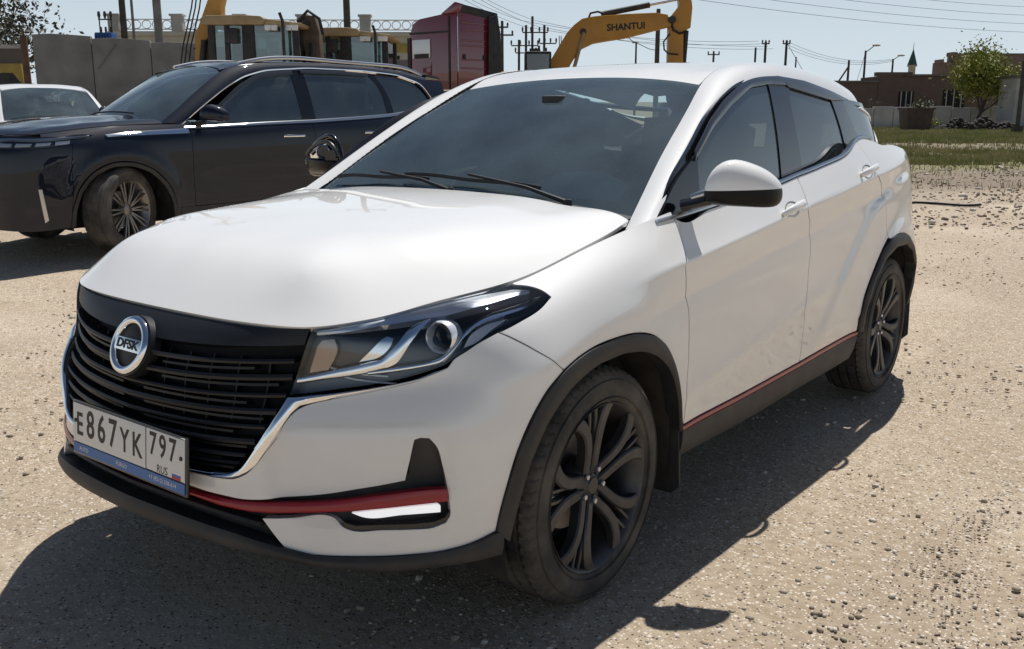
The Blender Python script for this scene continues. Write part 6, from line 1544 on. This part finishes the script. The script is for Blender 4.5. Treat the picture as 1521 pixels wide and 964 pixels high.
mb = MB(); mb.tube([(0, 0, -.2), (0, 0, 2.72)], .075, 10); mb.build('post', M['rust'], pp, smooth=True, angle=40); mb = MB(); mb.tube([(0, 0, 2.7), (0, 0, 2.9)], .03, 8); mb.build('post_pin', M['rust'], pp)

# beige building with a balustrade on the roof
b = frame('beige_building', 'long beige building with lattice balustrade behind the loaders', 'building', -14.0, 45, None, math.radians(2))
mb = MB(); mb.span(-4.2, 9.9, 0, 8, -1, 4.25); mb.build('wall', M['beige_wall'], b)
mb = MB(); mb.span(-4.4, 10.1, -.2, 8.2, 4.25, 4.45); mb.build('cornice', M['beige_wall'], b, bevel=.03)
for x in np.arange(-4.1, 10.1, 2.84):
    mb = MB(); mb.span(x-.24, x+.24, -.2, .28, 4.45, 5.12); pl = mb.build('roof_pillar', M['concrete2'], b); mb = MB(); mb.box((x, .04, 5.16), (.6, .6, .09)); mb.build('pillar_cap', M['concrete2'], pl)
M['lattice'] = mat('lattice_white', (.6, .6, .6), .6)
for k, x in enumerate(np.arange(-4.1, 9.0, 2.84)):
    mb = MB()
    for z in (4.55, 4.98): mb.tube([(x+.24, .04, z), (x+2.6, .04, z)], .03, 6)
    for q in range(5):
        c_ = x+.5+q*.46; mb.tube([(c_+.2*math.cos(a), .04, 4.765+.18*math.sin(a)) for a in np.linspace(0, 6.283, 12, endpoint=False)], .024, 5, closed=True)
    o = mb.build('balustrade', M['lattice'], b); o['kind'] = 'stuff'
for x in (-2.6, .1, 2.9, 5.6, 8.2):
    mb = MB(); mb.span(x-.6, x+.6, -.04, .02, 2.0, 3.4); wi = mb.build('window', M['dark_opening'], b); mb = MB(); mb.span(x-.7, x+.7, -.10, .0, 1.9, 2.0); mb.build('sill', M['concrete2'], wi)
mb = MB(); mb.span(8.35, 9.35, -.06, .0, 3.55, 3.95); mb.build('name_board', M['gate_yellow'], b)

# ---- right-hand side: old brick sheds and a low block wall
b = frame('brick_shed', 'low dark brick shed behind the pale block wall', 'building', 23.2, 57)
mb = MB(); mb.span(-8.8, -1.7, 0, 3, -1, 2.42); mb.build('wall', M['brick'], b); mb = MB(); mb.span(-1.7, 4.2, -.05, 3, -1, 2.78); mb.build('wall', M['brick'], b)
mb = MB(); mb.span(-1.9, .2, -.12, .3, 2.78, 3.0); mb.build('parapet', M['brick'], b)
mb = MB(); mb.span(-.2, 4.4, -.3, 3.2, 2.78, 2.88); mb.build('roof_edge', M['roof_felt'], b); mb = MB(); mb.span(-8.9, -1.75, -.2, 3.1, 2.42, 2.52); mb.build('roof_edge', M['roof_felt'], b)
for x0, x1, z0, z1 in ((2.1, 3.4, .4, 2.0), (-.5, .4, .9, 1.9), (-4.5, -3.7, .9, 1.8)):
    mb = MB(); mb.span(x0, x1, -.07, .0, z0, z1); wi = mb.build('opening', M['dark_opening'], b)
    for k in range(3):
        xx = x0+(x1-x0)*(k+.5)/3; mb = MB(); mb.span(xx-.03, xx+.03, -.09, -.06, z0, z1); mb.build('window_bar', M['concrete2'], wi)
b = frame('brick_hall', 'taller pale red brick hall rising beyond the dark brick shed', 'building', 38.5, 76)
mb = MB(); mb.span(-4.0, 14, 0, 1.5, -1, 4.85); mb.build('wall', M['brick_pale'], b); mb = MB(); mb.span(-5.1, -4.0, .1, 1.5, -1, 4.3); mb.build('wall', M['brick_pale'], b)
for x0, x1, z in ((-4.3, -3.9, 5.05), (-5.2, -4.9, 4.5)):
    mb = MB(); mb.span(x0, x1, -.05, 1, z-.3, z); mb.build('chimney', M['brick_pale'], b)
mb = MB(); mb.span(-4.05, 14.1, -.1, 1.6, 4.85, 4.95); mb.build('roof_edge', M['roof_felt'], b)
for x in (0, 3, 6):
    mb = MB(); mb.span(x-.5, x+.5, -.05, .0, 2.2, 3.6); mb.build('window', M['dark_opening'], b)
b = frame('grey_shed', 'small grey block shed with a dark doorway at the field edge', 'building', 26.3, 47)
mb = MB(); mb.span(-1.9, 3.5, 0, 1.6, -1, 2.45); mb.build('wall', M['concrete2'], b); mb = MB(); mb.span(-2.0, 3.6, -.15, 1.7, 2.45, 2.58); mb.build('roof_edge', M['roof_felt'], b)
mb = MB(); mb.span(-.85, -.15, -.03, .02, -.2, 1.5); mb.build('doorway', M['dark_opening'], b)
b = frame('block_wall', 'low wall of pale concrete blocks along the grass field', 'wall', 22.2, 51)
for k in range(11):
    x0 = -6.2+k*1.02; mb = MB(); mb.span(x0+.012, x0+1.005, -.18, .18, -.3, 1.04+.06*math.sin(k*2.3)); mb.build('wall_block', M['concrete2'], b, bevel=.02)
b = frame('waste_container', 'dark rusty steel waste container standing at the grass edge', 'container', 18.2, 43.5)
M['skip'] = varied('skip_brown', (.045, .032, .028), (.08, .05, .04), 4, .7)
mb = MB(); mb.prism([(-.48, .12), (.48, .12), (.60, 1.02), (-.60, 1.02)], 'Y', -.5, .5); mb.build('bin_body', M['skip'], b, bevel=.02)
for y in (-.5, .5):
    mb = MB(); mb.span(-.64, .64, y-.04, y+.04, .98, 1.06); mb.build('bin_rim', M['skip'], b)
for x in (-.4, .4):
    mb = MB(); mb.span(x-.05, x+.05, -.5, .5, -.05, .13); mb.build('bin_foot', M['skip'], b)
b = frame('minaret', 'slender far minaret with green pointed roof on the horizon', 'tower', 61.5, 150)
mb = MB(); mb.lathe([(.62, -2), (.62, 4.3), (.85, 4.4), (.85, 4.7), (.55, 4.8), (.52, 6.4), (.75, 6.5), (.7, 6.7)], 12, 'Z'); mb.build('shaft', varied('minaret_stone', (.34, .28, .2), (.42, .36, .27), 1, .9), b)
mb = MB(); mb.lathe([(.72, 6.7), (.05, 9.0), (.03, 9.8), (.0, 10.2)], 12, 'Z'); mb.build('spire', varied('copper_roof', (.03, .09, .075), (.04, .07, .06), 1, .6), b)

# ---------------------------------------------------------------- poles, lamps, wires
M['pole'] = concrete('pole_concrete', (.16, .15, .14), (.26, .245, .225), 3)
M['pole_dark'] = varied('pole_timber', (.05, .045, .04), (.09, .08, .07), 4, .9)
M['insulator'] = mat('insulator', (.06, .05, .045), .3)
M['blue'] = mat('transformer_blue', (.03, .10, .30), .5)
def pole(label, right, depth, h, rad, m, arms=(), cat='utility pole', lean=0.):
    r = frame('utility_pole', label, cat, right, depth, 'utility poles')
    mb = MB(); mb.tube([(0, 0, -.5), (lean*h*.5, 0, h*.5), (lean*h, 0, h)], [rad, rad*.88, rad*.75], 8); mb.build('shaft', m, r, smooth=True, angle=50)
    for z, w in arms:
        mb = MB(); mb.span(-w+lean*z, w+lean*z, -.05, .05, z-.05, z+.05); a = mb.build('crossarm', m, r)
        for x in (-w*.9, 0, w*.9):
            mb = MB(); mb.lathe([(.0, z+.30), (.05, z+.28), (.07, z+.18), (.05, z+.05)], 8, 'Z', c=(x+lean*z, 0, 0)); mb.build('insulator', M['insulator'], a, smooth=True)
    return r
PL = [('tall dark timber pole rising behind the concrete wall', -14.2, 36, 8.2, .14, M['pole_dark'], ((7.6, .8),)),
      ('thin steel pole close beside the tall timber pole behind the wall', -13.85, 36, 7.6, .06, M['pole'], ()),
      ('pale concrete pole standing just behind the concrete wall', -10.78, 30, 9.0, .145, M['pole'], ((8.4, .8),)),
      ('dark timber pole standing behind the second loader', -6.36, 38, 8.8, .15, M['pole_dark'], ((8.2, .9),)),
      ('pole with three insulators just right of the red truck cab', -.65, 65, 6.5, .12, M['pole_dark'], ((5.6, .75), (6.1, .4))),
      ('dark pole standing behind the excavator boom', 8.9, 60, 6.8, .17, M['pole_dark'], ()),
      ('short pole with one crossarm seen over the white roof', 18.55, 90, 5.8, .12, M['pole_dark'], ((5.5, .55),)),
      ('plain pole, shortest of the row over the white roof', 19.9, 80, 5.6, .11, M['pole_dark'], ()),
      ('dark pole second of the row over the white roof', 20.7, 80, 6.05, .13, M['pole_dark'], ((5.9, .3),)),
      ('dark pole with stay wires over the white roof', 22.4, 80, 6.15, .13, M['pole_dark'], ((5.9, .3),)),
      ('thin low pole beside the pole with stay wires', 23.25, 80, 4.85, .08, M['pole_dark'], ()),
      ('leaning braced pole left of the brick shed', 27.6, 80, 4.6, .12, M['pole_dark'], ())]
for lb, rr, dd, h, rad, m, arms in PL: pole(lb, rr, dd, h, rad, m, arms)
b = frame('brace_pole', 'slanting brace leaning against the pole left of the brick shed', 'brace', 26.0, 80, 'utility poles')
mb = MB(); mb.tube([(0, 0, 1.5), (1.6, 0, 4.1)], .07, 6); mb.build('brace', M['pole_dark'], b)
# substation: four linked poles with insulators
b = frame('substation_frame', 'cluster of linked poles with crossarms and insulators beyond the truck', 'substation', 1.45, 70)
for x, h in ((-.95, 5.6), (-.45, 6.6), (0, 7.2), (.85, 6.6)):
    mb = MB(); mb.tube([(x, 0, -.5), (x, 0, h)], .10, 6); mb.build('pole', M['pole_dark'], b)
for z, x0, x1 in ((6.1, -.7, 1.1), (5.2, -1.5, .4), (5.35, .5, 1.7), (4.7, -1.2, 1.0)):
    mb = MB(); mb.span(x0, x1, -.05, .05, z-.04, z+.04); a = mb.build('crossarm', M['pole_dark'], b)
    for x in np.linspace(x0, x1, 4):
        mb = MB(); mb.lathe([(.0, z+.38), (.05, z+.36), (.07, z+.22), (.04, z+.03)], 8, 'Z', c=(float(x), 0, 0)); mb.build('insulator', M['insulator'], a)
mb = MB(); mb.span(-.2, .45, -.2, .2, 4.3, 5.0); mb.build('switch_box', M['machine_black'], b)
mb = MB(); mb.tube([(.1, 0, 3.2), (.5, 0, 5.2)], .08, 6); mb.build('strut', M['pole_dark'], b); mb = MB(); mb.tube([(.85, 0, 3.2), (.45, 0, 5.2)], .08, 6); mb.build('strut', M['pole_dark'], b)
# blue transformer behind the wall
b = frame('transformer', 'blue transformer box with three insulators above the concrete wall', 'transformer', -16.55, 40)
mb = MB(); mb.span(-.32, .36, -.3, .3, 3.55, 4.05); mb.build('tank', M['blue'], b, bevel=.03)
for k in range(6):
    mb = MB(); mb.span(-.30+k*.115, -.26+k*.115, -.36, -.3, 3.58, 3.98); mb.build('cooling_fin', M['blue'], b)
for x in (-.2, .28):
    mb = MB(); mb.tube([(x, 0, 4.0), (x, 0, 4.62)], .025, 6); mb.build('frame_post', M['pole_dark'], b)
mb = MB(); mb.span(-.24, .32, -.02, .02, 4.55, 4.6); mb.build('frame_bar', M['pole_dark'], b)
for x in (-.2, .04, .28):
    mb = MB(); mb.lathe([(.0, 4.9), (.05, 4.88), (.07, 4.74), (.03, 4.6)], 8, 'Z', c=(x, 0, 0)); mb.build('insulator', M['insulator'], b)
    mb = MB(); mb.lathe([(.0, 4.3), (.04, 4.28), (.05, 4.15), (.03, 4.02)], 8, 'Z', c=(x*.8, 0, 0)); mb.build('bushing', M['insulator'], b)
mb = MB(); mb.span(-.35, .4, -.3, .3, -.4, 3.55); mb.build('stand', M['pole'], b)
def lamp(label, right, depth, h, reach, tilt=.35):
    r = frame('street_lamp', label, 'street lamp', right, depth, 'street lamps')
    mb = MB(); mb.tube([(0, 0, -.5), (0, 0, h)], [.11, .08], 8); mb.build('mast', M['pole_dark'], r, smooth=True, angle=50)
    mb = MB(); mb.tube([(0, 0, h-.1), (reach*.4, 0, h+.05), (reach, 0, h+tilt)], .035, 6); mb.build('bracket', M['pole_dark'], r, smooth=True)
    mb = MB(); mb.sphere((reach+.18*np.sign(reach), 0, h+tilt+.05), (.34, .14, .09), 10); mb.build('lantern', M['concrete2'], r, smooth=True)
lamp('street lamp with angled lantern left of the far minaret', 27.1, 75, 5.1, .6)
lamp('shorter street lamp just left of the far minaret', 33.15, 85, 4.9, .5, .25)
lamp('street lamp with curved arm under the excavator boom', 11.4, 90, 6.6, -.7, .35)
lamp('street lamp with long arm meeting the pole behind the boom', 14.1, 95, 6.2, -2.0, .6)
M['wire'] = mat('wire', (.03, .03, .032), .6)
def wire(label, a, b_, sag, rad=.012):
    A = at(a[0], a[1], a[2]); B_ = at(b_[0], b_[1], b_[2]); n = 24; mb = MB(); pts = []
    for k in range(n+1):
        u = k/n; p = A.lerp(B_, u); p.z -= sag*4*u*(1-u); pts.append(p)
    mb.tube(pts, rad, 5); o = mb.build('power_wire', M['wire'], None, smooth=True)
    return tag(o, label, 'wire', 'power wires')
for k in range(4): wire('thin power wire from the dark timber pole to the linked pole cluster', (-6.4+.4*(k-1.5), 38, 8.5-.35*(k % 2)), (1.45+.5*(k-1.5), 70, 6.9-.5*(k % 2)), .5)
for k in range(3): wire('thin power wire between the pale and the dark timber pole behind the loaders', (-10.8+.6*(k-1), 30, 8.7), (-6.4+.6*(k-1), 38, 8.5), .35)
for k in range(4): wire('thin power wire running from the pole cluster to the poles over the white roof', (1.5+.5*(k-1.5), 70, 6.9-.45*(k % 2)), (20.7+.4*(k-1.5), 80, 6.1-.2*k), .5, .014)
for k in range(3): wire('thin power wire between the poles over the white roof and the brick shed', (22.4, 80, 6.1-.25*k), (33.1, 85, 4.9-.1*k), .7, .014)
for k in range(5): wire('thin power wire crossing the sky above the excavator', (-3+.3*k, 45, 9.6-.55*k), (58+.8*k, 92, 10.5-.7*k), 1.2, .012)
for k in range(2): wire('thin power wire from the tall timber pole over the concrete wall', (-14.2+.5*k, 36, 7.9), (-10.8+.4*k, 30, 7.2-1.2*k), .4)
wire('stay wire slanting down from the pole over the white roof', (22.4, 80, 6.0), (24.9, 80, 2.2), .0, .02)
wire('stay wire slanting down beside the leaning braced pole', (27.1, 75, 5.0), (26.3, 75, 1.5), .0, .016)
# ---------------------------------------------------------------- plants, stones, rubble
def leaf_mat(name, a, b_): 
    m = varied(name, a, b_, 1.5, .7); bsdf(m).inputs['Transmission Weight'].default_value = 0; return m
M['leaf_yellow'] = leaf_mat('spring_leaves', (.26, .26, .04), (.16, .19, .035))
M['leaf_dark'] = leaf_mat('dark_leaves', (.045, .042, .032), (.085, .08, .055))
M['leaf_grey'] = leaf_mat('grey_green_leaves', (.06, .075, .045), (.10, .11, .07))
M['bark'] = varied('bark', (.07, .06, .05), (.12, .10, .085), 6, .95)
M['grass'] = varied('grass_blades', (.19, .215, .06), (.36, .32, .16), .8, .85)
def leaves(points, size, r_):
    V = []; F = []
    for p in points:
        a = r_.normal(size=3); a /= np.linalg.norm(a); b_ = np.cross(a, r_.normal(size=3)); b_ /= np.linalg.norm(b_); s = size*r_.uniform(.6, 1.4)
        n = len(V); V += [p-a*s, p+b_*s*.5, p+a*s, p-b_*s*.5]; F.append((n, n+1, n+2, n+3))
    return V, F
def tree(label, right, depth, h, crown_r, trunk_r, n_leaf, leaf, m, seed, base=.3, name='tree', spread=1., bare=False):
    r_ = np.random.default_rng(seed); t = frame(name, label, 'tree' if name != 'shrub' else 'shrub', right, depth)
    mb = MB(); tips = []
    def limb(p, d, l, rad, lev):
        pts = [p]; 
        for k in range(4):
            d = d+r_.normal(size=3)*.16; d[2] += .06; d /= np.linalg.norm(d); pts.append(pts[-1]+d*l/4)
        mb.tube(pts, list(np.linspace(rad, rad*.5, 5)), 6 if lev < 2 else 4)
        if lev >= (4 if bare else 3): tips.extend([(pts[-1], l), (pts[2], l)]); return
        for k in range(3 if lev else 5):
            a = r_.uniform(0, 6.283); dn = d*.55+np.array([math.cos(a)*spread, math.sin(a)*spread, .35+.3*r_.uniform()])*.8; dn /= np.linalg.norm(dn)
            limb(pts[r_.integers(2, 5)], dn, l*r_.uniform(.55, .75), rad*.52, lev+1)
    limb(np.array([0, 0, -.2]), np.array([0, 0, 1.]), h*base+.2, trunk_r, 0)
    mb.build('trunk', M['bark'], t, smooth=True)
    if n_leaf:
        C_ = np.array([x for x, l in tips]); pts = []
        for k in range(n_leaf):
            c = C_[r_.integers(len(C_))]; pts.append(c+r_.normal(size=3)*crown_r*np.array([.16, .16, .13]))
        V, F = leaves(pts, leaf, r_); link('crown', mesh_from(V, F, False), m, t)
    return t
tree('yellow-green leafy tree in front of the brick shed', 24.0, 50.3, 4.3, 3.0, .11, 9000, .085, M['leaf_yellow'], 3, .44, spread=.85)
tree('sparse dark-leaved tree above the yellow gate', -18.0, 33, 7.2, 3.4, .16, 4200, .085, M['leaf_dark'], 5, .42, spread=1.2)
tree('bare leafless tree beside the far minaret', 30.3, 70, 4.0, 1.6, .08, 0, .05, M['leaf_dark'], 8, .34, bare=True)
tree('grey-green shrub against the dark brick shed wall', 22.8, 54, 2.2, 1.3, .05, 900, .09, M['leaf_grey'], 12, .3, 'shrub', 1.1)
tree('dry leafless shrub beside the dark brick shed corner', 19.6, 52, 1.9, 1.0, .04, 120, .05, M['leaf_grey'], 14, .32, 'shrub', 1.0, True)
tree('young yellow-green bush between container and rubble', 19.6, 45, 1.0, .8, .03, 420, .06, M['leaf_yellow'], 15, .3, 'shrub', 1.2)
# grass and weeds on the field to the right
def grass():
    r_ = np.random.default_rng(21); V = []; F = []
    k = 0
    while k < 24000:
        d = 13+r_.random()**.8*38; rr = d*(.30+r_.random()*.32); x, y = CAM0+FW*d+RT*rr
        dw = d+2.2*(math.sin(x*.35+.8*math.sin(y*.27))+.6*math.sin(y*.6-x*.21))
        band = 1. if (18 < dw < 24 or 30.5 < dw < 47) else (.06 if dw > 14 else .01)
        patch = .12+.88*(math.sin(x*1.9+1.2*math.sin(y*1.3))+math.sin(y*2.3) > -.4)
        if r_.random() > band*patch: continue
        p = at(rr, d); h = r_.uniform(.05, .15)*(1.2 if d > 25 else 1); n_ = 3
        for q in range(n_):
            a = r_.uniform(0, 6.283); o = Vector((r_.normal()*.05, r_.normal()*.05, 0)); w = .012*d/18
            b0 = p+o; tip = b0+Vector((math.cos(a)*h*.5, math.sin(a)*h*.5, h)); sd = Vector((-math.sin(a), math.cos(a), 0))*w
            n = len(V); V += [b0-sd-Vector((0, 0, .03)), b0+sd-Vector((0, 0, .03)), tip]; F.append((n, n+1, n+2))
        k += 1
    o = link('grass', mesh_from(V, F, False), M['grass']); tag(o, 'patchy green grass and weeds on the field by the sheds', 'grass', kind='stuff')
grass()
# stones lying on the lot
M['stone_pale'] = varied('stone_pale', (.48, .43, .36), (.62, .57, .49), 8, .9)
M['stone_dark'] = varied('stone_dark', (.08, .07, .065), (.17, .15, .13), 8, .9)
M['stone_sand'] = varied('stone_sand', (.30, .25, .19), (.42, .35, .27), 8, .9)
def stone_shape(r_):
    bm = bmesh.new(); bmesh.ops.create_icosphere(bm, subdivisions=1, radius=1.)
    V = np.array([v.co[:] for v in bm.verts]); F = [tuple(v.index for v in f.verts) for f in bm.faces]; bm.free()
    V = V*(1+r_.normal(size=(len(V), 1))*.16)*np.array([1, .75, .5]); return V, F
def stones(name, label, m, n, seed, smin, smax, zone):
    r_ = np.random.default_rng(seed); shapes = [stone_shape(r_) for _ in range(8)]; VV = []; FF = []; off = 0
    for k in range(n):
        rr, d = zone(r_); p = at(rr, d); V, F = shapes[r_.integers(8)]; s = smin*(smax/smin)**(r_.random()**2.2); a = r_.uniform(0, 6.283)
        c, sn = math.cos(a), math.sin(a); W = np.stack([V[:, 0]*c-V[:, 1]*sn, V[:, 0]*sn+V[:, 1]*c, V[:, 2]], -1)*s+np.array([p.x, p.y, p.z+s*.12-.004])
        VV.append(W); FF.append(np.array(F)+off); off += len(V)
    o = link(name, mesh_from(np.concatenate(VV), np.concatenate(FF), True), m); return tag(o, label, 'stones', kind='stuff')
def near_zone(r_):
    # gathers in drifts, leaves worn patches bare
    for _ in range(6):
        d = 1.2+12*r_.random()**1.5; rr = (r_.random()-.5)*1.25*d; x, y = CAM0+FW*d+RT*rr
        f = math.sin(x*1.7+1.3*math.sin(y*1.1))+math.sin(y*2.3+.8*math.sin(x*2.9))+.6*math.sin(x*5.3-y*3.7)
        if f > r_.uniform(-1.6, 1.2): break
    return (rr, d)
stones('pale_gravel', 'scattered small pale stones over the dirt lot', M['stone_pale'], 4200, 31, .002, .016, near_zone)
stones('dark_gravel', 'scattered small dark stones over the dirt lot', M['stone_dark'], 700, 32, .002, .009, near_zone)
stones('sand_gravel', 'scattered sand coloured grit and stones over the dirt lot', M['stone_sand'], 8000, 33, .003, .016, near_zone)
def field_zone(r_):
    d = 10+34*r_.random(); return (d*(.30+.30*r_.random()), d)
stones('field_litter', 'pale stones and scraps of litter scattered over the rough field', M['stone_pale'], 420, 34, .015, .08, field_zone)
stones('field_clods', 'brown earth clods heaped over the rough field', varied('clod', (.13, .105, .08), (.22, .18, .14), 5, .95), 7500, 35, .010, .036, field_zone)
def heap_zone(r_):
    return (21.6+r_.normal()*1.05, 44.8+r_.normal()*.25)
def heap():
    r_ = np.random.default_rng(41); shapes = [stone_shape(r_) for _ in range(8)]; VV = []; FF = []; off = 0
    for k in range(900):
        x = r_.uniform(-2.05, 2.05); h = .48*(1-(abs(x)/2.1)**3)*(1+.3*math.sin(x*5)); z = h*r_.random(); y = r_.normal()*.35*(1-z/.7); p = at(21.6+x, 44.8+y)
        V, F = shapes[r_.integers(8)]; s = r_.uniform(.05, .15); a = r_.uniform(0, 6.283); W = V*s; W = np.stack([W[:, 0]*math.cos(a)-W[:, 1]*math.sin(a), W[:, 0]*math.sin(a)+W[:, 1]*math.cos(a), W[:, 2]*1.6], -1)+np.array([p.x, p.y, p.z+z])
        VV.append(W); FF.append(np.array(F)+off); off += len(V)
    o = link('rubble_heap', mesh_from(np.concatenate(VV), np.concatenate(FF), False), varied('rubble', (.02, .018, .017), (.07, .06, .055), 2, .9)); tag(o, 'long dark heap of rubble below the block wall', 'rubble', kind='stuff')
heap()
# old hose lying at the edge of the field
mb = MB(); mb.tube([at(5.15+.12*k, 12.3-.03*k+.12*math.sin(k*.9), .02) for k in range(8)], .018, 8); o = mb.build('old_hose', M['hose'], None, smooth=True); tag(o, 'old black hose lying on the dirt behind the white crossover', 'hose')
b = frame('steel_post', 'dark steel post standing at the far edge of the field', 'post', 21.0, 40)
mb = MB(); mb.tube([(0, 0, -.3), (0, 0, 2.95)], .09, 8); mb.build('post', M['pole_dark'], b, smooth=True, angle=40); mb = MB(); mb.span(-.2, .2, -.1, .1, 0, .35); mb.build('foot', M['pole_dark'], b)


# crack line with loose grit at the edge of the lot
def crack_zone(r_):
    u = r_.random(); p = np.array([1.60, 1.75])*(1-u)+np.array([1.72, .15])*u+r_.normal(size=2)*np.array([.05, .03])+np.array([.03*math.sin(u*9), 0]); q = p-CAM0
    return (float(q@RT), float(q@FW))
stones('crack_grit', 'dark grit lying along the crack in the dirt beside the crossover', varied('grit', (.10, .085, .07), (.26, .215, .165), 9, .95), 420, 52, .002, .007, crack_zone)
stones('crack_chips', 'pale chips lying along the crack in the dirt beside the crossover', M['stone_pale'], 160, 53, .002, .010, crack_zone)
